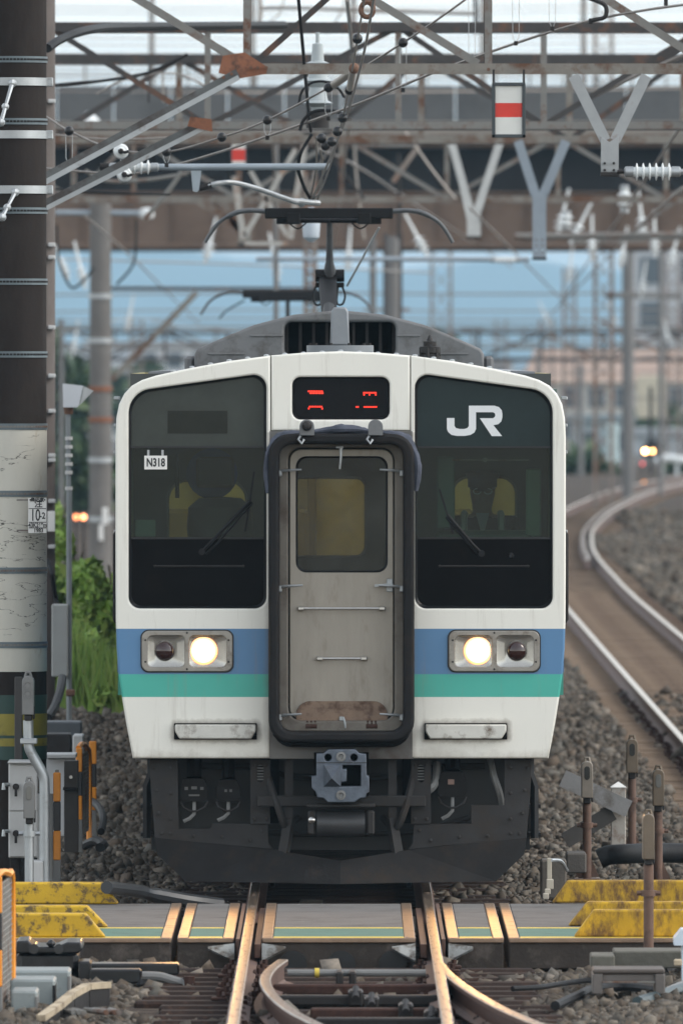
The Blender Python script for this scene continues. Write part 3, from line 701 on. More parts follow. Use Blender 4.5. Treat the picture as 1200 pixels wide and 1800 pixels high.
# --- lamps
m_lampframe = mat('lamp_frame', (.30, .28, .25), .45, .6, .15, 10, .05, 60, (.16, .13, .1), 8)
m_well = mat('lamp_well', (.42, .41, .38), .25, .8, .1, 8)
m_head = mat('headlamp_lit', (1, .9, .7), .3, 0, 0, emit=((1., .27, .035), 1.1))
m_mid = mat('headlamp_glow', (1, .9, .7), .3, 0, 0, emit=((1., .62, .13), 3.))
m_core = mat('headlamp_core', (1, .9, .7), .3, 0, 0, emit=((1., .70, .32), 12.))
m_tail = mat('tail_lamp_red', (.026, .007, .006), .12, 0, .1, coat=.5)
for s in (-1, 1):
    def lx(px): return s * (-tx(px))
    def lr(x0, x1, y0, y1, r):
        a, b_ = sorted((lx(x0), lx(x1))); return rect(a, b_, tz(y1), tz(y0), r / S0)
    w1, w2 = lr(260, 325, 1117, 1172, 9), lr(333, 398, 1117, 1172, 9)
    unit = plate('lamp_unit', lr(249.5, 409, 1108.5, 1180, 13), [w1, w2], -.055, -.0351, m_lampframe, train, .005)
    MB().box(min(lx(248), lx(410.5)), max(lx(248), lx(410.5)), -.0385, -.0352, tz(1181.5), tz(1107), 0).build('lamp_gasket', m_gasket, unit) if False else None
    ringmesh(lr(247.5, 411, 1106.5, 1182, 14), lr(251, 407, 1110, 1178.5, 12), -.043, -.035, 'lamp_gasket', m_gasket, unit, .001)
    for wn, cxp in ((w1, 290), (w2, 358)):
        # funnel-shaped reflector set back from the frame
        n = len(wn); cxx, czz = lx(cxp), tz(1144); ii = [(cxx + (x - cxx) * .62, czz + (z - czz) * .72) for x, z in wn]
        fn = MB(); fn._add([(x, -.0545, z) for x, z in wn] + [(x, -.036, z) for x, z in ii], [(i, (i + 1) % n, (i + 1) % n + n, i + n) for i in range(n)] + [tuple(range(n, 2 * n))])
        fn.build('reflector', m_well, unit)
    MB().lathe([(.064, 0), (.064, .012), (.052, .03), (.03, .042), (.001, .046)], (lx(290), -.037, tz(1144)), (0, -1, 0), 24).build('tail_lamp', m_tail, unit)
    MB().lathe([(.092, 0), (.092, .008), (.083, .014), (.060, .0155)], (lx(358), -.037, tz(1144)), (0, -1, 0), 28).build('headlamp_rim', m_head, unit); MB().lathe([(.063, .014), (.062, .023), (.04, .03), (.001, .034)], (lx(358), -.037, tz(1144)), (0, -1, 0), 28).build('headlamp', m_core, unit); MB().lathe([(.0625, .0135), (.078, .0135), (.077, .020), (.0625, .0235)], (lx(358), -.037, tz(1144)), (0, -1, 0), 28).build('headlamp_glow_ring', m_mid, unit)
    sc2 = MB()
    for px, py in ((329, 1112), (256, 1125), (256, 1163), (402, 1125), (402, 1163), (329, 1176)): sc2.cyl((lx(px), -.054, tz(py)), (lx(px), -.058, tz(py)), .007, None, 8)
    sc2.build('screw', m_darksteel, unit)
    L = bpy.data.lights.new('headlamp_beam', 'SPOT'); Lo = bpy.data.objects.new('headlamp_beam', L); COL.objects.link(Lo)
    Lo.location = (lx(358), -.16, tz(1144)); Lo.rotation_euler = (R(86), 0, R(180)); L.energy = 62; L.color = (1., .53, .19); L.spot_size = R(64); L.spot_blend = 1.0; L.shadow_soft_size = .06
    Lo.parent = unit
    # grab step below the lamps
    st = MB(); a, b_ = sorted((lx(308), lx(450)))
    st.prism([(a, tz(1273)), (b_, tz(1273)), (b_, tz(1285)), (b_ - .03, tz(1298)), (a + .03, tz(1298)), (a, tz(1285))], -.095, -.036)
    so = st.build('grab_step', mat('grab_step_cream', (.60, .59, .54), .45, 0, .1, 8, 0, 60, (.15, .11, .08), 6, (.52, .7)), train)
    bv = so.modifiers.new('bevel', 'BEVEL'); bv.width = .008; bv.segments = 2
    MB().box(a - .006, b_ + .006, -.05, -.0355, tz(1298.5) - .004, tz(1272.5) + .006, .003).build('step_seal', m_under, so)
# door-side hand rails seen edge-on at the flanks
for s in (-1, 1):
    h = MB(); X = s * 1.487
    h.tube([(X - s * .015, .12, tz(935)), (X, .12, tz(940)), (X, .12, tz(1090)), (X - s * .015, .12, tz(1095))], .011, 6); h.build('side_handrail', m_darksteel, train)
    for py in (700, 748, 795, 935): MB().box(min(s * 1.45, s * 1.492), max(s * 1.45, s * 1.492), .2, .3, tz(py + 3), tz(py - 3), .004).build('gutter_clip', m_galv, train)
# --- underframe, skirt and snow plough
hs_ = [(262, 1336), (266, 1400), (272, 1474), (480, 1494), (472, 1483), (470, 1449), (372, 1449), (370, 1458), (314, 1458), (312, 1336)]
for s in (-1, 1):
    pts = tp(hs_); pts = pts if s < 0 else mir(pts)
    if s > 0: # the right hand cut-out is stepped differently
        pts = tp([(935, 1336), (931, 1400), (925, 1474), (717, 1494), (725, 1483), (727, 1449), (828, 1449), (828, 1416), (886, 1416), (886, 1336)])
    plate('skirt_plate', pts, [], .10, .125, m_skirt, train, .003)
    a, b_ = sorted((tx(440), tx(475))) if s < 0 else sorted((tx(722), tx(757)))
    vs_ = plate('skirt_strut', rect(a, b_, tz(1449), tz(1336)), [rect((a + b_) / 2 - .022, (a + b_) / 2 + .022, tz(1376), tz(1345), .02)], .085, .105, m_skirt, train, .002)
    lv = MB()
    for k in range(6): lv.box((a + b_) / 2 - .024, (a + b_) / 2 + .024, .105, .12, tz(1347 + k * 5), tz(1345 + k * 5))
    lv.build('louvre', m_greymid, vs_)
pc = [(-tx(325), .0)]
pl_top = tp([(272, 1473), (480, 1494), (598.5, 1512)]); pl_bot = tp([(276, 1502), (326, 1549), (598.5, 1551)])
for s in (-1, 1):
    def q(p, y): return (s * -p[0] if False else (p[0] if s < 0 else -p[0]), y, p[1])
    top = [q(pl_top[0], .09), q(pl_top[1], .0), q(pl_top[2], -.10)]; bot = [q(pl_bot[0], .075), q(pl_bot[1], -.0), q((tx(480), tz(1550)), -.16), q(pl_bot[2], -.30)]
    k = MB(); v = [top[0], top[1], top[2], bot[0], bot[1], bot[2], bot[3]]; v2 = [(x, y + .02, z) for x, y, z in v]
    side_f = [(0, 1, 4, 3), (1, 5, 4), (1, 2, 6, 5)]
    k._add(v + v2, side_f + [tuple(i + 7 for i in f)[::-1] for f in side_f] + [(0, 7, 8, 1), (1, 8, 9, 2), (3, 10, 7, 0), (4, 11, 10, 3), (5, 12, 11, 4), (6, 13, 12, 5), (2, 9, 13, 6)])
    k.build('snow_plough', mat('plough_dark_grey', (.017, .016, .016), .75, 0, .3, 4, .15, 40, (.034, .027, .022), 5, spec=.15), train, True, 10)
    MB().box(q((tx(480), 0), 0)[0] - .004, q((tx(480), 0), 0)[0] + .004, -.17, -.0, tz(1549), tz(1496)).build('plough_joint', m_gasket, train) if False else None
    # side step hangers
    X = tx(257) * (1 if s < 0 else -1)
    h = MB(); h.tube([(X + s * -.03, .3, tz(1334)), (X + s * -.03, .3, tz(1362)), (X, .3, tz(1385)), (X, .3, tz(1476))], .026, 4); h.tube([(X + s * -.03, .6, tz(1334)), (X + s * -.03, .6, tz(1362)), (X, .6, tz(1385)), (X, .6, tz(1476))], .026, 4)
    for py in (1420, 1470): h.box(X - .04, X + .04, .3, .6, tz(py) - .012, tz(py) + .012)
    h.build('step_ladder', m_black, train)
    # vertical hanger from beam to plough
    h = MB(); h.bar((s * .34, .06, tz(1310)), (s * .34, .06, tz(1440)), .055, .04); h.bar((s * .335, .06, tz(1440)), (s * .375, .0, tz(1502)), .065, .04); h.build('plough_hanger', m_skirt, train)
MB().box(tx(452), tx(748), .02, .07, tz(1418), tz(1399), .006).build('cross_beam', m_skirt, train)
MB().box(-1.25, 1.25, .65, .75, tz(1500), tz(1333)).build('underframe_bulkhead', m_gasket, train)
# jumper couplers behind the skirt openings
def jumper(px, py, w_, h_, marks):
    b0 = MB(); x, z = tx(px), tz(py); a, c_ = w_ / S0 / 2, h_ / S0 / 2
    b0.prism([(x - a * .7, z + c_), (x + a * .7, z + c_), (x + a * .95, z + c_ * .3), (x + a, z - c_ * .6), (x + a * .8, z - c_), (x - a * .8, z - c_), (x - a, z - c_ * .6), (x - a * .95, z + c_ * .3)], .13, .35)
    o = b0.build('jumper_coupler', mat('jumper_black', (.013, .012, .0115), .7, 0, .25, 10, .1, spec=.15), train)
    t_ = MB(); t_.tube([(x - a * .95, .14, z - c_), (x - a * .75, .12, z - c_ * 1.5), (x - a * .25, .12, z - c_ * 1.85), (x + a * .25, .12, z - c_ * 1.85), (x + a * .75, .12, z - c_ * 1.5), (x + a * .95, .14, z - c_)], .007, 6); t_.build('bail', m_darksteel, o)
    t_ = MB(); t_.tube([(x, .16, z - c_), (x, .14, z - c_ * 2.1), (x - .03, .13, z - c_ * 2.5), (x - .07, .13, z - c_ * 2.75)], .013, 6); t_.build('cock_handle', m_greymid, o)
    t_ = MB(); t_.cyl((x, .2, z + c_), (x, .25, tz(1336)), a * .55, None, 10); t_.build('hose_neck', m_under, o)
    mk = MB()
    for (u, v_, w2, h2) in marks: mk.box(x + u * a - w2 * a, x + u * a + w2 * a, .1265, .1295, z + v_ * c_ - h2 * c_, z + v_ * c_ + h2 * c_)
    mk.build('stencil_mark', mat('stencil_paint', (.10, .10, .095), .6, 0, .1), o, False)
jumper(341, 1390, 50, 40, [(-.55, .15, .12, .14), (0, .2, .2, .13), (.55, .15, .12, .13), (0, -.45, .38, .08)])
jumper(401, 1391, 44, 38, [(-.2, 0, .1, .12), (.2, 0, .1, .12)])
jumper(795, 1380, 52, 44, [])
MB().box(tx(787), tx(798), .125, .1295, tz(1380), tz(1371)).build('data_plate', mat('copper_plate', (.22, .14, .11), .5, .2), train)
for hp, hr in ((smooth_path([(tx(862), .3, tz(1337)), (tx(868), .2, tz(1365)), (tx(878), .2, tz(1395)), (tx(882), .25, tz(1415))], 5), .022), (smooth_path([(tx(735), .2, tz(1395)), (tx(752), .12, tz(1390)), (tx(765), .15, tz(1375)), (tx(768), .25, tz(1345))], 5), .03)): MB().tube(hp, hr, 8).build('air_hose', m_greymid, train)
# --- coupler
m_coup = mat('coupler_blue_grey', (.105, .125, .155), .5, .45, .25, 14, .2, 70, (.05, .05, .055), 8, (.5, .7))
def zc(l): return [(tx(430 + a * .28333), tz(1290 + b * .28333)) for a, b in l]
cpl = plate('coupler_head', zc([(445, 115), (490, 112), (520, 88), (685, 88), (710, 112), (752, 118), (755, 250), (770, 252), (772, 350), (755, 360), (750, 385), (715, 390), (680, 415), (515, 415), (490, 390), (450, 385), (440, 350), (415, 325), (415, 255), (445, 250)]),
            [zc([(608, 185), (720, 185), (720, 315), (595, 318), (600, 290), (632, 285), (632, 210), (606, 208)]), circ(*zc([(517, 139)])[0], .024, 16), circ(*zc([(677, 139)])[0], .024, 16)], -.32, -.10, m_coup, train, .006)
zz = zc([(445, 170)])[0][1]
MB().box(zc([(447, 0)])[0][0], zc([(752, 0)])[0][0], -.3225, -.31, zz - .003, zz + .003).build('coupler_seam', m_gasket, cpl)
for a, b_ in ((597, 132), (597, 370)):
    x, z = zc([(a, b_)])[0]; MB().lathe([(.032, 0), (.032, .012), (.018, .014), (.014, .004), (.001, .003)], (x, -.322, z), (0, -1, 0), 18).build('air_pipe_port', m_greymid, cpl)
c4 = zc([(490, 180), (595, 180), (595, 318), (490, 318)]); ap = zc([(540, 262)])[0]
k = MB(); k._add([(x, -.321, z) for x, z in c4] + [(ap[0], -.46, ap[1])], [(0, 1, 4), (1, 2, 4), (2, 3, 4), (3, 0, 4)]); k.build('coupler_horn', m_coup, cpl, False)
k = MB(); k.box(*[zc([(610, 0)])[0][0], zc([(632, 0)])[0][0]], -.29, -.2, zc([(0, 285)])[0][1], zc([(0, 210)])[0][1], .004); k.build('coupler_lock', m_coup, cpl)
MB().box(tx(552), tx(648), -.105, .6, tz(1398), tz(1322)).build('coupler_shank', m_under, cpl)
x0, x1, z0, z1 = tx(539), tx(659), tz(1417), tz(1412)
MB().box(x0, x1, -.22, .05, z0, z1, .004).build('coupler_carrier', m_skirt, train)
k = MB(); k.cyl((tx(557), -.10, tz(1447)), (tx(641), -.10, tz(1447)), .088, None, 26); k.build('draft_cylinder', mat('draft_cyl', (.05, .05, .052), .45, .3, .2, 8, .1), train)
for a, b_ in ((541, 554), (644, 658)): MB().box(tx(a), tx(b_), -.17, -.02, tz(1466), tz(1424), .012).build('cylinder_bracket', m_skirt, train)
MB().lathe([(.022, 0), (.022, .012), (.012, .02), (.001, .022)], (tx(548), -.17, tz(1440)), (0, -1, 0), 12).build('bright_bolt', m_steel, train)
for x in (.44, -.44): MB().box(x - .035, x + .035, .2, .3, tz(1449), tz(1335)).build('frame_post', m_under, train)
# --- cab interior
m_cabwall = mat('cab_wall_green', (.12, .17, .15), .6, 0, .15, 4)
m_cabdark = mat('cab_dark', (.02, .022, .022), .6, 0, .2)
m_saloon = mat('saloon_cream', (.48, .41, .19), .7, 0, .12, 2)
YB = 1.35
def cx_(px): return (px - 600) * (90 + YB) / F + CX
def cz_(py): return gz(py, 90 + YB)
bh = plate('cab_bulkhead', rect(-1.40, 1.40, 1.2, 3.4), [rect(cx_(297), cx_(432), cz_(1000), cz_(846), .12), rect(cx_(512), cx_(641), cz_(977), cz_(841), .06), rect(cx_(796), cx_(905), cz_(985), cz_(840), .1)], YB, YB + .04, mat('bulkhead_grey', (.06, .064, .060), .55, 0, .12, 3), train)
for (a, b_, c_, d_, r) in ((297, 432, 846, 1000, .12), (512, 641, 841, 977, .06), (796, 905, 840, 985, .1)):
    ringmesh(rect(cx_(a) - .012, cx_(b_) + .012, cz_(d_) - .012, cz_(c_) + .012, r + .01), rect(cx_(a) + .004, cx_(b_) - .004, cz_(d_) + .004, cz_(c_) - .004, r), YB - .015, YB - .001, 'bulkhead_window_trim', m_galvold, bh, .003)
k = MB(); k.box(-1.42, -1.38, .1, YB, 1.2, 3.3); k.box(1.38, 1.42, .1, YB, 1.2, 3.3); k.box(-1.4, 1.4, .1, YB, 1.15, 1.2); k.box(-1.3, 1.3, .1, YB, 3.3, 3.34); k.build('cab_lining', m_cabwall, train)
for a, b_, yy in ((tx(478), tx(490), .1), (tx(707), tx(722), .1)): MB().box(a, b_, yy, .9, 1.2, 3.2).build('cab_partition', m_cabwall, train)
k = MB(); k.box(.50, 1.38, .12, .55, 1.2, tz(946) - .02, .02); k.box(.62, 1.28, .5, .72, 1.9, tz(934), .03); k.build('driver_console', mat('console_green', (.05, .085, .07), .5, 0, .15), train)
k = MB(); k.box(-1.38, -.52, .12, .45, 1.2, tz(950), .02); k.build('equipment_console', m_cabdark, train)
k = MB(); k.box(cx_(905) + .06, cx_(905) + .16, .5, .62, tz(945), tz(825), .01); k.build('side_pillar_panel', mat('pillar_green', (.18, .27, .21), .5, 0, .1), train)
k = MB(); k.box(tx(768), tx(800), .4, .46, tz(930), tz(803), .01); k.build('cab_post_panel', mat('post_green', (.07, .12, .10), .5, 0, .1), train)
k = MB(); k.box(tx(236), tx(272), .4, .46, tz(945), tz(915), .005); k.build('cab_locker', mat('pillar_green2', (.16, .23, .19), .5, 0, .1), train)
k = MB(); k.cyl((tx(795), .25, tz(809)), (tx(930), .25, tz(809)), .006, None, 6); k.cyl((tx(853), .25, tz(809)), (tx(853), .24, tz(809)), .016, None, 10); k.build('sun_blind_rod', m_galvold, train)
k = MB(); k.cyl((tx(311), .25, tz(800)), (tx(311), .25, tz(815)), .010, None, 8); k.cyl((tx(311), .25, tz(815)), (tx(311), .25, tz(876)), .014, None, 8); k.build('window_blind_cord', m_black, train)
k = MB(); k.lathe([(.05, 0), (.2, .02), (.22, .2), (.21, .34), (.14, .40), (.03, .41)], (tx(385), .75, tz(985)), (0, 0, 1), 20); o = k.build('assistant_seat', m_cabdark, train)
k = MB(); k.lathe([(.01, -.02), (.17, -.02), (.17, .02), (.01, .02)], (tx(370), 1.1, tz(835)), (0, -1, 0), 24); k.build('blue_cover', mat('blue_cover', (.02, .05, .22), .6, 0, .2), train)
k = MB(); k.box(tx(342), tx(410), 1.0, 1.06, tz(860), tz(805), .02); k.build('equipment_case', mat('case_brown', (.05, .035, .025), .6, 0, .2), train)
# saloon behind the bulkhead
k = MB(); k.box(-1.38, 1.38, 6., 6.05, 1.15, 3.4); k.box(-1.40, -1.37, YB + .05, 6., 1.15, 3.4); k.box(1.37, 1.40, YB + .05, 6., 1.15, 3.4); k.box(-1.38, 1.38, YB + .05, 6., 3.3, 3.33); k.box(-1.38, 1.38, YB + .05, 6., 1.12, 1.15); k.build('saloon_lining', m_saloon, train)
k = MB()
for x in (-.9, -.5, -.2, .25, .55, .95): k.box(x - .03, x + .03, 5.8, 5.98, 1.2, 3.2, .01)
for x in (-1.1, -.35, .8): k.box(x - .13, x + .13, 5.5, 5.6, 1.2, 2.45, .03)
k.build('saloon_partition', mat('saloon_shade', (.16, .125, .06), .7, 0, .2, 3), train)
k = MB(); k.cyl((-.45, 2.2, 3.24), (-.45, 5.4, 3.24), .02, None, 8); k.cyl((.45, 2.2, 3.24), (.45, 5.4, 3.24), .02, None, 8); k.build('saloon_lamp', mat('tube_lamp', (1, 1, 1), .5, 0, 0, emit=((1., .92, .68), 9.)), train)
# --- roof equipment
RY = 1.6
dA = 98.3
ao = [(x + 596, y) for x, y in ((-254, 655), (-254, 622), (-248, 613), (-215, 598), (-150, 571), (-80, 553), (0, 545), (80, 553), (150, 571), (215, 598), (248, 613), (254, 622), (254, 655))]
apts = [(gx(a, dA), gz(b_, dA)) for a, b_ in ao]
op = rect(gx(500, dA), gx(695, dA), gz(626, dA), gz(566, dA), .05)
acu = plate('air_conditioner', apts, [op], dA - 90, dA - 90 + 4.2, m_ac, train, .02)
k = MB(); k.box(gx(498, dA), gx(697, dA), dA - 89.6, dA - 89.55, gz(628, dA), gz(564, dA)); k.build('condenser_back', m_under, acu)
for i in range(9): x = gx(504 + i * 23.5, dA); MB().box(x - .01, x + .01, dA - 89.80, dA - 89.62, gz(625, dA), gz(567, dA)).build('condenser_fin', m_darksteel, acu)
k = MB()
for a, b_, py in ((440, 498, 590), (697, 738, 590), (366, 430, 622), (760, 822, 622)): k.box(gx(a, dA), gx(b_, dA), dA - 90.012, dA - 89.99, gz(py + 1.5, dA), gz(py - 1.5, dA), .003)
k.build('pressed_rib', m_ac, acu)
for s in (-1, 1): MB().box(gx(596 + s * 263, dA) - .035, gx(596 + s * 263, dA) + .035, dA - 89.9, dA - 86, gz(655, dA), gz(626, dA), .02).build('side_duct', m_ac, acu)
dB = 92.2
k = MB(); k.cyl((gx(597.5, dB), dB - 90, gz(621, dB)), (gx(597.5, dB), dB - 90, gz(607, dB)), .225, None, 32); po = k.build('antenna_plate', mat('antenna_grey', (.22, .235, .25), .5, .3, .1, 8), train)
k = MB(); x = gx(597, dB); z0, z1 = gz(607, dB), gz(540, dB)
k.prism([(x - .066, z0), (x + .066, z0), (x + .058, z1 - .03), (x + .04, z1), (x - .04, z1), (x - .058, z1 - .03)], dB - 90.05, dB - 89.9); o = k.build('radio_antenna', MATS['antenna_grey'], po); bv = o.modifiers.new('bevel', 'BEVEL'); bv.width = .012; bv.segments = 2
k = MB()
for i in range(10): a = i * math.pi / 5; k.cyl((gx(597.5, dB) + .2 * math.cos(a), dB - 90 + .2 * math.sin(a), gz(608, dB)), (gx(597.5, dB) + .2 * math.cos(a), dB - 90 + .2 * math.sin(a), gz(603, dB)), .012, None, 6)
k.build('bolt', m_darksteel, po)
MB().cyl((gx(597.5, dB), dB - 90, gz(632, dB)), (gx(597.5, dB), dB - 90, gz(620, dB)), .1, None, 16).build('antenna_base', m_greymid, po)
dC = 91.6; x, y = gx(755, dC), dC - 90
k = MB(); k.lathe([(.075, 0), (.075, .055), (.06, .06), (.058, .075), (.07, .08), (.07, .12), (.045, .125), (.045, .155), (.025, .16), (.012, .19), (.002, .2)], (x, y, gz(641, dC)), (0, 0, 1), 18)
for i in range(6): a = i * math.pi / 3 + .3; k.cyl((x + .062 * math.cos(a), y + .062 * math.sin(a), gz(627, dC)), (x + .062 * math.cos(a), y + .062 * math.sin(a), gz(611, dC)), .014, None, 6)
k.build('roof_whistle', m_darksteel, train)
MB().box(gx(735, dC), gx(772, dC), y - .12, y + .12, gz(646, dC), gz(634, dC), .01).build('whistle_base', m_under, train)
for s in (-1, 1):
    d_ = 93.; k = MB(); pts = [(gx(600 + s * 268, d_), gz(660, d_)), (gx(600 + s * 275, d_), gz(651, d_)), (gx(600 + s * 338, d_), gz(653, d_)), (gx(600 + s * 348, d_), gz(672, d_))]
    k.prism(pts if s > 0 else pts[::-1], 3.0, 18); k.build('roof_gutter', mat('gutter_grey', (.20, .21, .23), .45, .4, .15), train)
# --- pantographs
def pantograph(d, cxp, s_, zb, parent):
    def q(u, v, dy=0.): return (gx(cxp, d) + u / 229., d - 90 + dy, gz(372, 105) + (0 if s_ is None else s_) - v / 229.)
    m_p = mat('pantograph_black', (.014, .014, .015), .5, .2, .2, 12, spec=.2); m_pg = mat('pantograph_grey', (.12, .125, .13), .5, .4, .2, 12)
    h = MB()
    for dy in (-.17, .17):
        h.box(q(-112, 0)[0], q(112, 0)[0], d - 90 + dy - .025, d - 90 + dy + .025, q(0, 12)[2], q(0, -6)[2], .006)
    head = h.build('pantograph_head', m_p, parent)
    for s in (-1, 1):
        h = MB()
        for dy in (-.17, .17): h.tube(smooth_path([q(s * 106, 0, dy), q(s * 140, -2, dy), q(s * 168, 4, dy), q(s * 196, 22, dy * .9), q(s * 217, 54, dy * .8)], 5), [.017] * 12 + [.013] * 9, 8)
        h.build('pantograph_horn', m_pg, head)
        h = MB(); h.box(q(s * 62 - 12, 0)[0], q(s * 62 + 12, 0)[0], d - 90 - .2, d - 90 + .2, q(0, 22)[2], q(0, 2)[2], .008); h.build('strip_holder', m_p, head)
    h = MB(); h.cyl(q(-85, 16), q(85, 16), .018, None, 8); h.box(q(-92, 0)[0], q(-60, 0)[0], d - 90 - .05, d - 90 + .05, q(0, 22)[2], q(0, 10)[2], .005); h.box(q(60, 0)[0], q(92, 0)[0], d - 90 - .05, d - 90 + .05, q(0, 22)[2], q(0, 10)[2], .005)
    for u in (-55, 55): h.tube(smooth_path([q(u - 15, 20), q(u, 30), q(u + 15, 20)], 4), .006, 5)
    h.build('head_crossbar', m_p, head)
    a = MB(); a.tube([q(1, 14), q(1, 70, .15), q(1, 100, .25)], [.022, .026, .034], 10); a.tube([q(1, 90, .22), q(2, 112, .3)], [.034, .055], 10); arm = a.build('upper_arm', m_pg, parent)
    a = MB(); a.cyl(q(-24, 112, .3), q(27, 112, .3), .05, None, 14); a.box(q(-24, 0)[0], q(27, 0)[0], d - 90 + .24, d - 90 + .36, q(0, 133)[2], q(0, 124)[2], .006); a.bar(q(-5, 118, .3), q(0, 180, -.6), .11, .06); a.bar(q(8, 118, .3), q(8, 180, -.6), .05, .06)
    for s in (-1, 1): a.tube(smooth_path([q(s * 20, 125, .3), q(s * 28, 145, .25), q(s * 24, 162, .2), q(s * 14, 160, .2), q(s * 16, 130, .28)], 4), .009, 5)
    knee = a.build('knee_joint', m_p, parent)
    MB().cyl(q(88, 28, .0), q(32, 130, .3), .009, None, 6).build('guide_rod', m_galv, parent)
    a = MB(); a.tube([q(0, 170, -.5), q(0, 200, -1.2), (q(0, 0)[0], d - 91.4, zb)], .05, 8); a.box(q(-75, 0)[0], q(75, 0)[0], d - 91.6, d - 91.3, zb - .1, zb + .05, .02); a.box(q(-75, 0)[0], q(75, 0)[0], d - 90.4, d - 90.1, zb - .1, zb + .05, .02); a.build('pantograph_base', m_p, parent)
pantograph(105, 578, None, 3.72, train)
pantograph(150, 505, -.42, 3.72, train)

# bolts on the skirt and plough, added shade boxes and pipes below the floor
btm = MB().lathe([(.013, 0), (.013, .009), (.008, .012), (.001, .0125)], (0, 0, 0), (0, -1, 0), 6).mesh('bolt'); btm.materials.append(m_skirt)
for s in (-1, 1):
    for px, py in ((270, 1350), (275, 1390), (279, 1430), (284, 1466), (300, 1466), (300, 1350), (340, 1470), (390, 1472), (440, 1478), (460, 1460), (300, 1440), (300, 1395), (447, 1345), (468, 1345), (447, 1440), (468, 1440)):
        link('bolt', btm, None, train).location = (s * -tx(px), .098 if px < 440 or py > 1450 else .083, tz(py))
for k_, (y0, y1, x0, x1, z0) in enumerate(((4.4, 6.2, -1.25, -.1, .28), (4.4, 7.4, .05, 1.25, .26), (6.6, 9.5, -1.25, -.05, .30), (7.8, 11.2, .1, 1.25, .28), (10., 14., -1.25, 0., .26), (11.6, 14., .05, 1.25, .32))): MB().box(x0, x1, y0, y1, z0, .88, .03).build('underfloor_shade_box', m_under, train)  # unseen boxes added to darken the ground beneath the train
for (a, r_) in (([(-.95, .42, tz(1350)), (-.6, .42, tz(1352)), (-.3, .36, tz(1368)), (.3, .36, tz(1368)), (.62, .42, tz(1352)), (.95, .42, tz(1350))], .02), ([(-.5, .3, tz(1336)), (-.47, .1, tz(1372)), (-.41, .02, tz(1420)), (-.36, .05, tz(1452)), (-.28, .2, tz(1440))], .024), ([(.5, .3, tz(1336)), (.47, .1, tz(1372)), (.42, .02, tz(1425)), (.36, .05, tz(1456)), (.28, .2, tz(1440))], .024), ([(-.8, .4, tz(1460)), (-.2, .38, tz(1470)), (.5, .4, tz(1465)), (.85, .4, tz(1440))], .018)): MB().tube(smooth_path(a, 6), r_, 8).build('air_pipe', m_skirt, train)

# ================================================================ the driver
def person_mesh(joints, edges, rad, root):
    me = bpy.data.meshes.new('tmp'); me.from_pydata(joints, edges, []); o = bpy.data.objects.new('tmp', me); COL.objects.link(o)
    sm = o.modifiers.new('s', 'SKIN'); sm.use_smooth_shade = True
    for i, r in enumerate(rad):
        me.skin_vertices[0].data[i].radius = (r, r) if not isinstance(r, tuple) else r
        me.skin_vertices[0].data[i].use_root = (i == root)
    sb = o.modifiers.new('d', 'SUBSURF'); sb.levels = 2; sb.render_levels = 2
    dg = bpy.context.evaluated_depsgraph_get(); m2 = bpy.data.meshes.new_from_object(o.evaluated_get(dg))
    bpy.data.objects.remove(o); bpy.data.meshes.remove(me); return m2
px0, py0, hz0 = tx(850), .95, gz(868, 91)          # head centre
drv = thing('person', 'driver in dark uniform and peaked cap with pale shoulder straps, seated behind the cab window', 'person', (px0, py0, hz0 - .75))
J_ = [(0, 0, -.72), (0, .02, -.5), (0, .02, -.26), (0, .015, -.15), (0, 0, -.085), (0, -.01, -.02), (0, -.015, .06), (0, 0, .12),
      (-.19, .02, -.20), (-.25, -.02, -.42), (-.20, -.26, -.52), (-.17, -.33, -.53), (.19, .02, -.20), (.25, -.02, -.42), (.20, -.26, -.52), (.17, -.33, -.53),
      (-.1, -.05, -.74), (-.12, -.45, -.72), (-.12, -.47, -1.1), (.1, -.05, -.74), (.12, -.45, -.72), (.12, -.47, -1.1)]
J_ = [(px0 + a, py0 + b_, hz0 + c_) for a, b_, c_ in J_]
E_ = [(0, 1), (1, 2), (2, 3), (3, 4), (4, 5), (5, 6), (6, 7), (2, 8), (8, 9), (9, 10), (10, 11), (2, 12), (12, 13), (13, 14), (14, 15), (0, 16), (16, 17), (17, 18), (0, 19), (19, 20), (20, 21)]
R_ = [(.16, .13), (.15, .12), (.15, .11), (.062, .062), (.066, .07), (.088, .095), (.096, .102), (.07, .08), .075, .055, .04, .038, .075, .055, .04, .038, .09, .075, .05, .09, .075, .05]
pm = person_mesh(J_, E_, R_, 0)
pm.materials.append(mat('uniform_navy', (.006, .006, .008), .9, 0, .15, 20, spec=.1)); pm.materials.append(mat('skin', (.20, .115, .08), .55, 0, .06, 20)); pm.materials.append(m_white)
for q_ in pm.polygons:
    c = q_.center
    if c.z > hz0 - .155 and abs(c.x - px0) < .12: q_.material_index = 1
    elif c.y < py0 - .29 and c.z > hz0 - .62 and abs(c.x - px0) < .26 and c.z < hz0 - .4: q_.material_index = 2
link('body', pm, None, drv)
k = MB(); k.lathe([(.001, .0), (.02, .01), (.016, .04), (.002, .05)], (px0, py0 - .105, hz0 - .02), (0, -.3, -1), 10); k.build('nose', MATS['skin'], drv)
k = MB(); k.lathe([(.096, 0), (.097, .05), (.112, .075), (.108, .098), (.06, .112), (.001, .114)], (px0, py0 - .005, hz0 + .045), (0, -.06, 1), 24)
cap = k.build('peaked_cap', mat('cap_black', (.005, .005, .006), .8, 0, .15, spec=.1), drv)
k = MB()
pts = [(px0 + .095 * math.sin(a), py0 - .005 - (.095 + .06 * math.cos(a)) * math.cos(a), hz0 + .048 - .03 * math.cos(a)) for a in np.linspace(-1.1, 1.1, 9)]
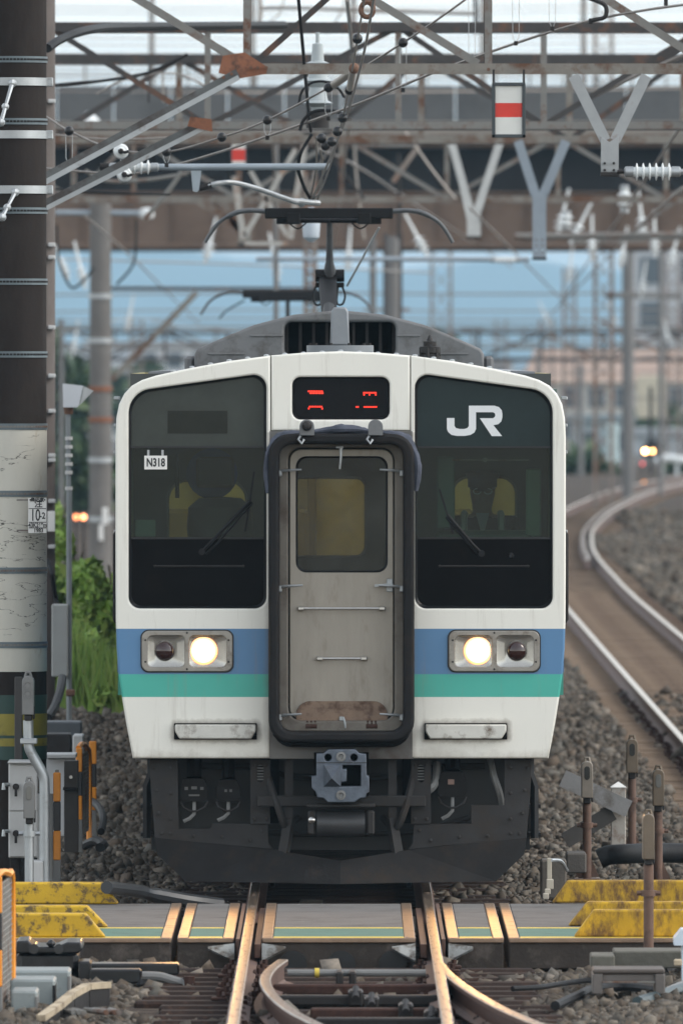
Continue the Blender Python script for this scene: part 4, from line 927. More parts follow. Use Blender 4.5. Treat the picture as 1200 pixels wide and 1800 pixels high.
inn = [(px0 + .095 * math.sin(a), py0 - .005 - .09 * math.cos(a), hz0 + .05) for a in np.linspace(-1.1, 1.1, 9)]
k._add(pts + inn, [(i, i + 1, i + 10, i + 9) for i in range(8)]); k.build('cap_peak', m_gloss_black, cap)
k = MB(); 
for s in (-1, 1): k.tube([(px0 + s * .036 + .026 * math.cos(a), py0 - .112, hz0 + .018 + .018 * math.sin(a)) for a in np.linspace(0, 2 * math.pi, 13)], .0025, 5)
k.tube([(px0 - .012, py0 - .114, hz0 + .022), (px0 + .012, py0 - .114, hz0 + .022)], .0025, 5); k.build('glasses', m_galv, drv)
for s in (-1, 1):
    k = MB(); k.tube(smooth_path([(px0 + s * .12, py0 - .02, hz0 - .125), (px0 + s * .125, py0 - .095, hz0 - .19), (px0 + s * .12, py0 - .14, hz0 - .34)], 4), .024, 6); k.build('shoulder_strap', mat('strap_white', (.42, .43, .42), .6, 0, .05), drv)
k = MB(); k._add([(px0 - .045, py0 - .10, hz0 - .125), (px0 + .045, py0 - .10, hz0 - .125), (px0, py0 - .155, hz0 - .30)], [(0, 1, 2)]); k.build('shirt_front', mat('shirt_pale', (.22, .24, .26), .7, 0, .05), drv)
k = MB(); k.box(px0 - .24, px0 + .24, py0 + .14, py0 + .22, 1.2, hz0 - .28, .05); k.box(px0 - .22, px0 + .22, py0 - .25, py0 + .2, 1.75, hz0 - .82, .03); k.build('driver_seat', m_cabdark, train)

# ================================================================ crossing deck and trackside things
def pb(mb, x0, x1, y0, y1, d, dep, b=.004):
    """box from its outline in the photograph, front face d metres away"""
    return mb.box(gx(x0, d), gx(x1, d), d - 90, d - 90 + dep, gz(y1, d), gz(y0, d), b)
m_deck = mat('deck_surface', (.125, .117, .110), .9, 0, .2, 3, .25, 120, (.08, .07, .062), 2.5)
m_deckgreen = mat('deck_green_paint', (.055, .155, .125), .75, 0, .15, 6, .2, 100, (.08, .09, .075), 5, (.56, .75))
m_deckline = mat('deck_yellow_line', (.62, .46, .06), .6, 0, .15, 10, 0, 60, (.25, .2, .12), 12, (.58, .75))
m_deckedge = mat('deck_steel_edge', (.27, .19, .135), .42, .75, .2, 9, .1, 60, (.12, .075, .055), 6, (.55, .75))
m_deckside = mat('deck_side_concrete', (.045, .035, .028), .9, 0, .3, 5, .4, 40, (.12, .10, .085), 4)
deck = struct_empty('crossing_deck', (0, -4.6, 0), 'grey staff crossing deck with green painted edge')
yn, yf = 82.75 - 90, 88.0 - 90
def deckpanel(x0, x1, le, re, zt=.0, line=True):
    MB().box(x0, x1, yn + .02, yf, -.19, zt - .006, .01).build('deck_panel', m_deckside, deck)
    a, b_ = x0 + (.065 if le else 0), x1 - (.065 if re else 0)
    o = MB().box(a + .004, b_ - .004, yn + 1.55, yf - .03, zt - .02, zt - .001, .003).build('deck_top', m_deck, deck)
    MB().box(a + .004, b_ - .004, yn + .22, yn + 1.45, zt - .02, zt - .001, .003).build('green_strip', m_deckgreen, deck)
    MB().box(a + .004, b_ - .004, yn + 1.452, yn + 1.548, zt - .02, zt + .001, .003).build('yellow_line', m_deckline, deck)
    MB().box(a + .004, b_ - .004, yn + .06, yn + .215, zt - .02, zt + .001, .003).build('yellow_line', m_deckline, deck)
    if le: MB().box(x0, a, yn + .02, yf, zt - .02, zt + .002, .004).build('steel_edge', m_deckedge, deck)
    if re: MB().box(b_, x1, yn + .02, yf, zt - .02, zt + .002, .004).build('steel_edge', m_deckedge, deck)
    MB().box(x0 + .002, x1 - .002, yn, yn + .055, zt - .03, zt, .006).build('steel_nosing', m_deckedge, deck)
deckpanel(-3.2, -1.02, 0, 1); deckpanel(-.985, -.645, 1, 1); deckpanel(-.475, .452, 1, 1); deckpanel(.648, .985, 1, 1); deckpanel(1.015, 3.4, 1, 0)
for s in (-1, 1):
    MB().box(s * .62 - .012, s * .62 + .012, yn - .02, yf + .1, -.12, -.004, .003).build('flangeway_guard', m_railside, deck)
    MB().box(s * .50 - .02, s * .50 + .02, yn - .02, yf + .1, -.12, -.035, .003).build('flangeway_filler', m_railside, deck)
m_whitewash = mat('whitewashed_concrete', (.27, .28, .27), .9, 0, .25, 8, .3, 50, (.09, .075, .06), 9, (.44, .58))
for x0, x1, f in ((-.80, -.64, 1), (-.475, -.33, -1), (.31, .452, 1), (.65, .80, -1)):
    a, b_ = (x0, x1) if f > 0 else (x1, x0)
    k = MB(); k._add([(a, yn - .01, -.05), (b_, yn - .01, -.03), (b_, yn - .06, -.13), (b_, yn - .20, -.13), (a, yn - .03, -.06)], [(0, 1, 2, 3, 4)]); k._add([(a, yn - .01, -.06), (b_, yn - .01, -.14), (b_, yn - .06, -.14), (b_, yn - .20, -.14), (a, yn - .03, -.07)], [(4, 3, 2, 1, 0)])
    k.build('deflector_wedge', m_whitewash, deck)
# yellow kerbs
m_kerb = mat('worn_yellow_paint', (.53, .33, .022), .55, 0, .15, 5, .15, 60, (.13, .09, .045), 13, (.50, .60), spec=.3)
m_kerb2 = mat('rust_worn_yellow_paint', (.52, .31, .02), .6, 0, .3, 4, .2, 60, (.15, .085, .035), 12, (.42, .60), (1, 1, .45), spec=.3)
def kerb(x_end, x_out, d, h, sl, m, label):
    y = d - 90; s = 1 if x_out > x_end else -1
    k = MB(); pts = [(x_end, .002), (x_end + s * sl, h), (x_out, h), (x_out, .002)]
    k.prism(pts if s > 0 else pts[::-1], y, y + .14); o = k.build('crossing_kerb', m)
    bv = o.modifiers.new('bevel', 'BEVEL'); bv.width = .012; bv.segments = 2
    return tag(o, label, 'kerb', 'yellow kerbs edging the crossing')
kerb(gx(210, 88.0), -3.1, 87.85, .14, .10, m_kerb, 'yellow kerb left of the train, far edge of the crossing deck')
kerb(gx(192, 84.6), -3.1, 84.3, .135, .13, m_kerb, 'left yellow kerb just behind the nearest one, mostly hidden')
kerb(gx(187, 83.0), -3.1, 82.85, .145, .12, m_kerb, 'scuffed left yellow kerb on the near edge of the deck')
kerb(gx(968, 88.4), 3.3, 88.05, .145, .10, m_kerb2, 'rusty yellow kerb right of the train, far edge of the crossing')
kerb(gx(997, 84.7), 3.3, 84.5, .15, .12, m_kerb2, 'right yellow kerb between the far and the nearest one')
kerb(gx(1007, 83.1), 3.3, 82.9, .165, .12, m_kerb2, 'rust-streaked right yellow kerb on the near edge of the deck')
# scrap of white plastic on the deck
k = MB(); pts = [P(90 + i * 5.2, 1602 - 3 * math.sin(i * 1.3) - (3 if i < 4 else 0), 86.3) for i in range(10)]
for p in pts: p.z = max(p.z, .0)
k.tube([(p.x, p.y, .022 + .012 * math.sin(i * 2.2)) for i, p in enumerate(pts)], [.012, .03, .035, .03, .022, .03, .028, .025, .022, .008], 7); tag(k.build('plastic_scrap', mat('white_plastic_bag', (.62, .63, .64), .5, 0, .15, 30, .5, 60)), 'crumpled white plastic scrap lying on the grey deck', 'litter')
# rodding and cables inside the track in front of the deck
rod = thing('point_rodding', 'grey point operating rod with a yellow band lying across the track', 'rodding', (0, -12.2, -.15))
k = MB(); a = P(505, 1708, 79.2); b_ = P(748, 1706, 79.2); k.cyl((a.x, a.y, -.05), (b_.x, b_.y, -.05), .022, None, 10); k.build('rod', m_greymid, rod)
MB().cyl((gx(553, 79.2), -10.8, -.05), (gx(561, 79.2), -10.8, -.05), .028, None, 12).build('yellow_band', m_deckline, rod)
for px in (590, 613): MB().box(gx(px, 79), gx(px + 13, 79), -11.1, -10.8, -.14, -.03, .01).build('rod_joint', m_darksteel, rod)
for px, nm in ((515, 0), (600, 0), (690, 0)):   # drain arches in the deck face
    k = MB(); k.cyl((gx(px, 82.7), yn - .006, -.16), (gx(px, 82.7), yn + .03, -.16), .085, None, 20); k.build('drain_opening', m_gasket, deck)
for i, (py, w0, w1) in enumerate(((1733, 480, 790), (1752, 470, 800), (1775, 545, 800), (1792, 555, 780))):
    d_ = F / ((py - 625) / 3.63); k = MB(); k.box(gx(w0, d_), gx(w1, d_), d_ - 90 - .06, d_ - 90 + .06, -.16, -.10, .01); tag(k.build('tie_bar', m_darksteel if i % 2 else m_fast), ['rusty tie bar nearest the crossing deck between the rails', 'dark tie bar second from the crossing deck', 'rusty tie bar third from the crossing deck', 'dark tie bar nearest the bottom of the picture'][i], 'tie bar', 'tie bars between the rails')
for i, px in enumerate((612, 640, 700, 745)):
    d_ = 77.4 - i * .8; k = MB(); k.box(gx(px, d_), gx(px + 26, d_), d_ - 90, d_ - 89.7, -.16, -.07, .012); k.cyl((gx(px + 13, d_), d_ - 90.05, -.11), (gx(px + 13, d_), d_ - 89.9, -.06), .02, None, 8); tag(k.build('rod_bracket', m_darksteel), ['small dark rod bracket just right of the rod joint', 'small dark rod bracket second from the rod joint', 'small dark rod bracket third from the rod joint', 'small dark rod bracket nearest the right rail'][i], 'bracket', 'rod brackets in the turnout')
# ---------------------------------------------------------------- left: concrete catenary pole
dP = 92.; PR = .22; PX = gx(81, dP) - PR; PYc = dP - 90 + PR
m_pole = mat('dark_weathered_concrete', (.027, .022, .020), .9, 0, .25, 3, .2, 40, (.046, .039, .034), 2.5, (.5, .75), (1, 1, .25), spec=.15)
pole = thing('catenary_pole', 'thick dark concrete pole with white, green and yellow paint at the left edge', 'pole', (PX, PYc, -.4))
MB().cyl((PX, PYc, -.4), (PX, PYc, 9.), PR, None, 40).build('pole_shaft', m_pole, pole)
def crackmat():
    m = mat('cracked_white_paint', (.56, .54, .47), .6, 0, .08, 3, .1, 30, (.34, .24, .13), 3.5, (.62, .8), (2, 2, .6))
    nt = m.node_tree; b = nt.nodes['Principled BSDF']; tc = N(nt, 'ShaderNodeTexCoord')
    wv = noise(nt, tc.outputs['Object'], 2.2, 5, .55, (1.1, 1.1, 5.5)); f = mathn(nt, 'ABSOLUTE', mathn(nt, 'SUBTRACT', wv, .5)); f = ramp(nt, f, .009, .003)
    gate = ramp(nt, noise(nt, tc.outputs['Object'], 3.1, 2, .5), .48, .56); f = mathn(nt, 'MULTIPLY', f, gate)
    src = b.inputs['Base Color'].links[0].from_socket; nt.links.new(mixc(nt, f, src, (.035, .03, .026)), b.inputs['Base Color']); return m
def pband(y0, y1, m, nm, dr=.003): return MB().cyl((PX, PYc, gz(y1, dP)), (PX, PYc, gz(y0, dP)), PR + dr, None, 40).build(nm, m, pole)
pband(752, 1181, crackmat(), 'white_paint_band')
m_pg = mat('dark_green_paint', (.018, .055, .045), .55, 0, .15); m_py = mat('dull_yellow_paint', (.26, .22, .03), .6, 0, .15, 5, 0, 60, (.12, .1, .04), 6)
pband(1222, 1336, m_pg, 'green_paint_band'); pband(1255, 1293, m_py, 'yellow_paint_band', .005); pband(1298, 1312, m_py, 'yellow_paint_band', .005)
m_strap = mat('perforated_steel_strap', (.13, .16, .175), .5, .4, .15, 12)
for py in (104, 213, 370, 495, 623, 750, 868, 1003, 1134):
    st = MB().cyl((PX, PYc, gz(py + 5.5, dP)), (PX, PYc, gz(py - 5.5, dP)), PR + .007, None, 40).build('steel_strap', m_strap, pole)
    hl = MB()
    for j in range(30):
        a = -math.pi + j * math.pi / 30 + .05; c0 = Vector((PX + (PR + .006) * math.cos(a), PYc + (PR + .006) * math.sin(a), gz(py, dP))); n_ = Vector((math.cos(a), math.sin(a), 0))
        hl.bar(c0, c0 + n_ * .0035, .019, .013)
    o = hl.build('strap_hole', m_black if py < 740 else m_galvold, st, False); o['kind'] = 'stuff'
for py in (143, 236, 333): 
    st = MB().cyl((PX, PYc, gz(py + 7, dP)), (PX, PYc, gz(py - 7, dP)), PR + .010, None, 40).build('clamp_band', m_galv, pole)
    MB().box(PX + PR - .01, PX + PR + .045, PYc - .03, PYc + .03, gz(py + 8, dP), gz(py - 8, dP), .006).build('clamp_bolt', m_galv, st)
for p0, p1 in (((22, 146), (2, 215)), ((27, 338), (4, 382))):
    k = MB(); a, b_ = P(*p0, dP - .05), P(*p1, dP - .3); k.tube([a, (a + b_) / 2, b_], [.016, .012, .016], 6); k.sph(a, .03, 8); k.sph(b_, .03, 8); k.sph((a * .4 + b_ * .6), .026, 8); k.build('stay_turnbuckle', m_galv, pole)
# number plate strapped to the pole
npl = plate('number_plate', rect(gx(50, 91.9), gx(82, 91.9), gz(937, 91.9), gz(875, 91.9), .004), [], 1.92, 1.925, m_white, pole)
bd_ = MB()
for py in (894, 918, 928): bd_.box(gx(51, 91.9), gx(81.5, 91.9), 1.9175, 1.9195, gz(py + .6, 91.9), gz(py - .6, 91.9))
bd_.build('plate_rule', m_ink, npl, False)
def ptx(s_, px, py, size, sx=1.): text('plate_lettering', s_, gx(px, 91.9), 1.9185, gz(py, 91.9), size, m_ink, npl, 'CENTER', sx, 0., .0012)
ptx('\u6ce8', 68, 886.5, .055); ptx('10', 62.5, 906.5, .11, .62); ptx('-2', 75, 907, .06, .8); ptx('43K269m', 66.5, 923.5, .042, .75); ptx('1983', 68, 932.7, .036, .9); ptx('\u8c4a\u7530\u6771', 66, 879, .030)
for px in (53.5, 79): MB().box(gx(px - 1, 91.9), gx(px + 1, 91.9), 1.915, 1.92, gz(880, 91.9), gz(877, 91.9)).build('plate_screw', m_darksteel, npl)
for py in (879, 932.5):
    MB().box(gx(29, 91.8) , gx(52, 91.9), 1.93, 1.936, gz(py + 1.4, 91.9), gz(py - 1.4, 91.9)).build('plate_wire', m_galvold, npl)
# second pole just behind
d2 = 113.; r2 = .17; x2 = gx(97.5, d2) - r2
p2 = thing('catenary_pole', 'grey concrete pole half hidden behind the thick dark pole', 'pole', (x2, d2 - 90, -.4))
MB().cyl((x2, d2 - 90, -.4), (x2, d2 - 90, 9), r2, None, 24).build('pole_shaft', mat('pole_grey_brown', (.125, .105, .095), .85, 0, .2, 3, .2, 40), p2)
for py in (178, 430, 452, 575, 660, 722, 800, 808, 880, 960): MB().box(gx(86, d2), gx(98.5, d2), d2 - 90 - r2 - .02, d2 - 90 - r2 + .1, gz(py + 4, d2), gz(py - 3, d2), .006).build('pole_clip', m_greybox, p2)
MB().box(gx(85, d2), gx(98, d2), d2 - 90.2, d2 - 90.17, gz(934, d2), gz(898, d2), .004).build('pole_plate', m_white, p2)
k = MB(); k.tube(smooth_path([P(84, 985, d2 - .3), P(92, 1010, d2 - .5), P(100, 1060, d2 - .4), P(112, 1075, 112)], 5), .02, 6); k.build('pole_cable', m_black, p2)
# floodlight on a thin post
dF = 110.; fl = thing('floodlight_post', 'pale grey floodlight on a thin grey post beside the bushes', 'floodlight', (gx(122, dF), dF - 90, -.35))
k = MB(); k.cyl((gx(122, dF), dF - 90, -.35), (gx(122, dF), dF - 90, gz(860, dF)), .024, None, 10); k.cyl((gx(121, dF), dF - 90, gz(862, dF)), (gx(120, dF), dF - 90, gz(720, dF)), .02, None, 10); k.build('post', mat('post_blue_grey', (.20, .22, .23), .5, .4, .15), fl)
k = MB(); k.prism([(gx(111, dF), gz(674, dF)), (gx(147, dF), gz(678, dF)), (gx(140, dF), gz(712, dF)), (gx(136, dF), gz(716, dF)), (gx(112, dF), gz(716, dF))], dF - 90.1, dF - 90.06); h_ = k.build('lamp_housing', mat('lamp_pale_grey', (.52, .54, .57), .4, .2, .06), fl)
k = MB(); k._add([P(148, 679, dF - .08), P(141, 712, dF - .08), P(165, 687, dF + .35), P(160, 692, dF + .35)], [(0, 1, 3, 2)]); k._add([P(147, 679, dF - .05), P(140, 713, dF - .05), P(164, 687, dF + .4), P(159, 692, dF + .4)], [(2, 3, 1, 0)]); k.build('lamp_visor', mat('visor_grey', (.48, .51, .53), .4, .2, .06), fl)
k = MB(); k.prism([(gx(111.5, dF), gz(676, dF)), (gx(146, dF), gz(680, dF)), (gx(137, dF), gz(715, dF)), (gx(113, dF), gz(715, dF))], dF - 90.055, dF - 89.8); k.build('lamp_back', m_greymid, fl)
k = MB(); k.cyl((gx(121, dF), dF - 90, gz(728, dF)), (gx(121, dF), dF - 90, gz(714, dF)), .035, .045, 10); k.build('lamp_swivel', m_rust, fl)
for py in (770, 785, 800, 815, 830, 858): MB().cyl((gx(121.5, dF), dF - 90, gz(py + 3.5, dF)), (gx(121.5, dF), dF - 90, gz(py - 2.5, dF)), .031, None, 10).build('post_tape', m_greybox, fl)
k = MB(); pb(k, 91, 120, 1062, 1190, dF - .12, .12, .01); k.build('switch_box', mat('box_grey_green', (.33, .34, .33), .55, 0, .1, 5), fl)
k = MB(); pb(k, 116, 132, 1212, 1224, dF - .05, .1, .01); k.build('post_clamp', m_rust, fl)
# striped guard posts
def guard(px, y0, y1, yb, d, label, mesh_=False, w=13):
    g = thing('guard_post', label, 'guard post', (gx(px + w / 2, d), d - 90, -.3), 'orange and black striped guard posts')
    dep = .34 if mesh_ else .12
    k = MB(); k.box(gx(px, d), gx(px + w, d), d - 90, d - 90 + dep if not mesh_ else d - 90 + .05, gz(yb, d), gz(y1, d), .003); k.build('post_leg', m_greymid, g)
    n = 4; hh = (y1 - y0) / 3.
    for i, (a, m_) in enumerate(((0, m_orange), (1, m_blacktape), (2, m_orange))):
        k = MB(); pb(k, px, px + w, y0 + a * hh, y0 + (a + 1) * hh - .15, d - .002, .05, .006); k.build('striped_sleeve', m_, g)
    if mesh_:
        k = MB(); x = gx(px + w, d)
        k.tube(smooth_path([(x - .03, d - 89.96, gz(y0, d) + .0), (x - .005, d - 89.8, gz(y0 - 6, d)), (x + .02, d - 89.3, gz(y0 + 4, d)), (x + .03, d - 88.9, gz(y0 + 30, d)), (x + .03, d - 88.9, gz(yb, d))], 6), .02, 6); k.build('guard_hoop', m_orange, g)
        k = MB()
        for j in range(22):
            z = gz(y0 + 12 + j * (yb - y0 - 40) / 22, d); k.cyl((x, d - 89.95, z), (x + .03, d - 88.92, z), .004, None, 4)
        for j in range(12): yy = d - 89.95 + j * .088; k.cyl((x + .028 * j / 12, yy, gz(yb - 30, d)), (x + .028 * j / 12, yy, gz(y0 + 10, d)), .004, None, 4)
        o = k.build('wire_mesh', m_galvold, g); o['kind'] = 'stuff'
    else:
        k = MB(); pb(k, px + w * .25, px + w * .75, y0 - 5, y0 + 1, d + .02, .05, .004); k.build('post_cap', m_galvold, g)
    return g
guard(94, 1358, 1512, 1556, 91.2, 'single striped post beside the grey switch cabinet')
guard(134, 1315, 1441, 1498, 99.5, 'striped post with a wire mesh side, left of the slimmer pair', True, 11)
guard(157, 1303, 1424, 1474, 101.5, 'slim striped post nearest the train on the left')
guard(-14, 1541, 1735, 1815, 76.5, 'big striped mesh guard cut off by the left picture edge', True, 18)
# photoelectric crossing sensors
def sensor(px, y0, y1, d, m_head_, m_post, ybase, label, wpx=20, lens=1, side=False, pipe=None, group='crossing sensors on posts'):
    zb = -.12; g = thing('crossing_sensor', label, 'crossing sensor', (gx(px, d), d - 90, zb), group)
    w_ = wpx / 2; dep = .16 if not side else .3
    pts = fillet([(gx(px - w_, d), gz(y1, d)), (gx(px - w_, d), gz(y0, d)), (gx(px + w_, d), gz(y0, d)), (gx(px + w_, d), gz(y1, d))], [0, .035, .035, 0], 5)
    hd = plate('sensor_head', pts, [], d - 90 - .08, d - 90 - .08 + dep, m_head_, g, .006)
    k = MB(); k.tube([P(px - 5, y0 + 2, d), P(px - 3, y0 - 6, d), P(px + 3, y0 - 6, d), P(px + 5, y0 + 2, d)], .012, 6); k.build('lifting_eye', m_head_, hd)
    if not side:
        hh = y1 - y0; lens_y = y0 + hh * .3
        if lens == 2:
            for q_ in (y0 + hh * .24, y0 + hh * .46): MB().lathe([(.03, 0), (.03, .008), (.022, .008), (.02, .002), (.001, .004)], (gx(px, d), d - 90.079, gz(q_, d)), (0, -1, 0), 16).build('lens', m_greymid, hd)
        else:
            plate('lens', rect(gx(px - w_ * .5, d), gx(px + w_ * .45, d), gz(y0 + hh * .5, d), gz(y0 + hh * .13, d), .03), [], d - 90.085, d - 90.079, mat('sensor_lens_dark', (.02, .022, .022), .15, 0, .1) if lens == 1 else mat('sensor_lens_pale', (.14, .14, .13), .2, 0, .1), hd, .002)
    k = MB(); pb(k, px - w_ * .65, px + w_ * .65, y1, y1 + 11, d - .05, .1, .006); k.build('terminal_box', m_darksteel, g)
    k = MB(); pb(k, px + w_ * .75, px + w_ * 1.1, y1 - 14, y1 + 8, d - .04, .05, .004); k.build('latch', m_darksteel, g)
    if pipe: k = MB(); k.tube(smooth_path(pipe, 6), .034, 12); k.build('support_pipe', m_post, g)
    else:
        x = gx(px, d); k = MB(); k.cyl((x, d - 90, zb - .2), (x, d - 90, gz(y1 + 10, d)), .03, None, 12); k.build('post', m_post, g)
        zf = gz(y1 + (ybase - y1) * .38, d); k = MB(); k.cyl((x, d - 90, zf - .018), (x, d - 90, zf + .018), .045, None, 12); k.cyl((x - .07, d - 90, zf), (x + .07, d - 90, zf), .016, None, 6); k.build('post_flange', m_post, g)
        k = MB(); k.box(x - .09, x + .09, d - 90.09, d - 89.91, zb - .04, zb - .01, .004)
        for s in (-1, 1): k._add([(x + s * .028, d - 90, zb), (x + s * .085, d - 90, zb), (x + s * .028, d - 90, zb + .13)], [(0, 1, 2)]); k._add([(x + s * .028, d - 89.985, zb), (x + s * .085, d - 89.985, zb), (x + s * .028, d - 89.985, zb + .13)], [(2, 1, 0)])
        k.build('base_plate', m_post, g)
    return g
m_postrust = mat('red_brown_post', (.135, .078, .055), .6, .2, .25, 8, .2, 60, (.07, .045, .035), 7)
m_headbrown = mat('brown_sensor_paint', (.15, .115, .08), .5, .2, .2, 7, .1, 60)
sensor(1031, 1338, 1402, 95.6, mat('beige_sensor_paint', (.26, .225, .185), .5, .2, .2, 7), m_postrust, 1530, 'beige sensor on a rusty post nearest the train on the right')
sensor(1110, 1299, 1358, 100.3, m_headbrown, m_postrust, 1484, 'brown sensor on the farthest and tallest of the right rusty posts')
sensor(1156, 1352, 1416, 95.2, m_headbrown, m_postrust, 1533, 'brown sensor with a pale lens, farthest right rusty post', lens=3)
sensor(1139, 1430, 1510, 81.6, m_headbrown, m_postrust, 1668, 'rusty sensor seen edge-on standing in front of the yellow kerbs', 20, 1, True)
sx_, sd_ = 50, 90.4
sensor(50, 1188, 1256, sd_, m_greymid, m_galv, 1555, 'grey twin-lens sensor on a bent steel pipe before the painted pole', 21, 2, pipe=[P(50, 1266, sd_), P(51, 1300, sd_), P(53, 1318, sd_), P(66, 1342, sd_), P(77, 1364, sd_), P(79, 1390, sd_), P(79, 1470, sd_), P(79, 1572, sd_)])
sensor(52, 1373, 1438, 89.9, m_greymid, m_galv, 1510, 'grey single-lens sensor in front of the white switch cabinet', 20, 3)
for s_ in (0,):
    k = MB(); pb(k, 36, 66, 1298, 1308, 90.35, .09, .006); tag(k.build('pipe_clamp', m_galv), 'steel clamp holding the bent pipe to the painted pole', 'clamp')
k = MB(); k.cyl(P(80, 1395, 90.5), P(80, 1575, 90.5), .052, None, 16); tag(k.build('conduit_pipe', m_greymid), 'thick grey conduit around the foot of the bent pipe', 'pipe')
k = MB(); pb(k, 26, 40, 1190, 1340, 91.7, .06, .005); tag(k.build('cable_duct', mat('duct_dark', (.05, .045, .042), .6, 0, .2)), 'dark vertical cable duct on the green and yellow pole', 'duct')
# switch cabinet
cb = thing('switch_cabinet', 'pale grey two-door switch cabinet with two black handles', 'cabinet', (gx(40, 91), 1., -.2))
k = MB(); pb(k, 15.5, 67, 1342, 1508, 91., .35, .006); k.build('cabinet_body', m_greybox, cb)
k = MB(); pb(k, 14, 69, 1338.5, 1342, 90.95, .45, .003); k.build('cabinet_hood', m_greybox, cb)
for y0, y1 in ((1345, 1425), (1428, 1506)):
    k = MB(); pb(k, 17, 66, y0, y1, 90.985, .014, .004); dr = k.build('cabinet_door', m_greybox, cb)
    zc_ = (y0 + y1) / 2 - 2; k = MB(); k.cyl(P(28.5, zc_, 90.985), P(28.5, zc_, 90.94), .022, None, 14); k.bar(P(28.5, zc_ - 3, 90.935), P(28.5, zc_ + 17, 90.935), .018, .014, (0, 1, 0)); k.build('handle', m_darksteel, dr)
    k = MB(); k.tube([P(16, zc_ - 4, 90.98), P(7, zc_ - 4, 90.95), P(7, zc_ + 5, 90.95)], .014, 6); k.build('hinge_hook', m_galv, dr)
k = MB(); pb(k, 18, 36, 1508, 1560, 91.1, .1, .004); pb(k, 48, 62, 1508, 1560, 91.1, .1, .004); k.build('cabinet_leg', m_darksteel, cb)
k = MB(); k._add([P(42, 1512, 90.9), P(62, 1560, 90.9), P(30, 1560, 90.9), P(42, 1512, 91.1), P(62, 1560, 91.1), P(30, 1560, 91.1)], [(0, 1, 2), (5, 4, 3), (0, 3, 4, 1), (1, 4, 5, 2), (2, 5, 3, 0)]); tag(k.build('base_gusset', m_black), 'black triangular foot beneath the pale switch cabinet', 'gusset')
k = MB(); pb(k, 44, 76, 1514, 1562, 90.2, .3, .006); tag(k.build('junction_box', m_greybox), 'pale grey junction box on the ground under the sensor', 'box')
# cabinets farther back
c2 = thing('relay_cabinet', 'white relay cabinet on a dark steel post beyond the switch cabinet', 'cabinet', (gx(100, 97), 7, -.3))
k = MB(); pb(k, 80, 131, 1334, 1470, 97.4, .4, .006); k.build('cabinet_body', mat('cabinet_white', (.60, .61, .62), .5, 0, .06), c2); k = MB(); pb(k, 80, 134, 1326, 1333, 97.3, .5, .004); k.build('cabinet_hood', m_greybox, c2)
k = MB(); pb(k, 113, 138, 1337, 1498, 97.0, .15, .004); k.build('support_post', mat('dark_brown_steel', (.045, .04, .036), .6, .3, .2), c2); k = MB(); pb(k, 111, 135, 1384, 1389, 96.95, .2, .003); k.build('post_clamp', m_black, c2)
MB().cyl(P(125, 1366, 96.99), P(125, 1366, 96.97), .012, None, 10).build('bolt', m_steel, c2)
k = MB(); pb(k, 80, 143, 1269, 1310, 104., .5, .01); tag(k.build('battery_box', mat('box_slate', (.09, .10, .11), .6, 0, .15)), 'low dark slate equipment box below the bushes', 'box')
k = MB(); pb(k, 128, 147, 1292, 1340, 103., .4, .01); tag(k.build('battery_box', m_greybox), 'small pale equipment box beside the slate one', 'box')
k = MB(); pb(k, 80, 125, 1290, 1330, 103.2, .4, .01); tag(k.build('cable_box', m_darksteel), 'dark cable trunk box behind the white relay cabinet', 'box')
k = MB(); k.tube(smooth_path([P(110, 1192, 108), P(106, 1215, 107), P(95, 1245, 106), P(84, 1262, 105)], 5), .035, 8); tag(k.build('conduit_hose', m_black), 'black hose hanging from the grey switch box', 'hose')
k = MB(); k.tube(smooth_path([P(150, 1398, 102), P(175, 1420, 101), P(182, 1440, 100.5), P(178, 1462, 100)], 5), .028, 8); k.tube(smooth_path([P(150, 1486, 100), P(168, 1478, 99.5), P(182, 1484, 99), P(176, 1490, 98.8)], 5), .035, 8); tag(k.build('cable_loop', m_black), 'black cable loops on the ballast beside the striped posts', 'cable')
wl = thing('retaining_wall', 'low weathered concrete wall at the foot of the bushes', 'wall', (gx(200, 118), 28, -.4))
k = MB(); k.box(gx(150, 118), gx(300, 118), 28, 28.25, -.5, gz(1290, 118), .02); k.build('wall_body', mat('dark_brown_wall', (.10, .088, .075), .9, 0, .25, 3, .3, 40), wl); k = MB(); k.box(gx(148, 118), gx(300, 118), 27.96, 28.3, gz(1291, 118), gz(1284, 118), .015); k.build('wall_coping', MATS['dark_brown_wall'], wl)
k = MB(); k.tube(smooth_path([P(188, 1560, 87.6), P(240, 1566, 88.2), P(265, 1572, 88.4), P(330, 1584, 88.6), P(390, 1592, 88.7)], 6), [.042] * 13 + [.05] * 12, 10); tag(k.build('cable_conduit', mat('black_conduit', (.02, .022, .025), .4, 0, .2, 20)), 'black corrugated conduit running under the train from the left kerb', 'conduit')
# point machine
m_pm = mat('point_machine_black', (.008, .008, .009), .3, 0, .3, 9, .15, 50)
dm = 80.6; pmch = thing('point_machine', 'glossy black point machine beside the rails at the lower left', 'point machine', (gx(90, dm), dm - 90, -.25))
k = MB(); pb(k, 30, 138, 1672, 1712, dm, .7, .03); k.build('machine_case', m_pm, pmch)
k = MB(); k.prism([(gx(24, dm), gz(1673, dm)), (gx(30, dm), gz(1654, dm)), (gx(50, dm), gz(1653, dm)), (gx(62, dm), gz(1664, dm)), (gx(100, dm), gz(1664, dm)), (gx(118, dm), gz(1656, dm)), (gx(143, dm), gz(1656, dm)), (gx(146, dm), gz(1668, dm)), (gx(138, dm), gz(1676, dm)), (gx(30, dm), gz(1676, dm))][::-1], dm - 90.03, dm - 89.4); o = k.build('machine_lid', m_pm, pmch); bv = o.modifiers.new('bevel', 'BEVEL'); bv.width = .01; bv.segments = 2
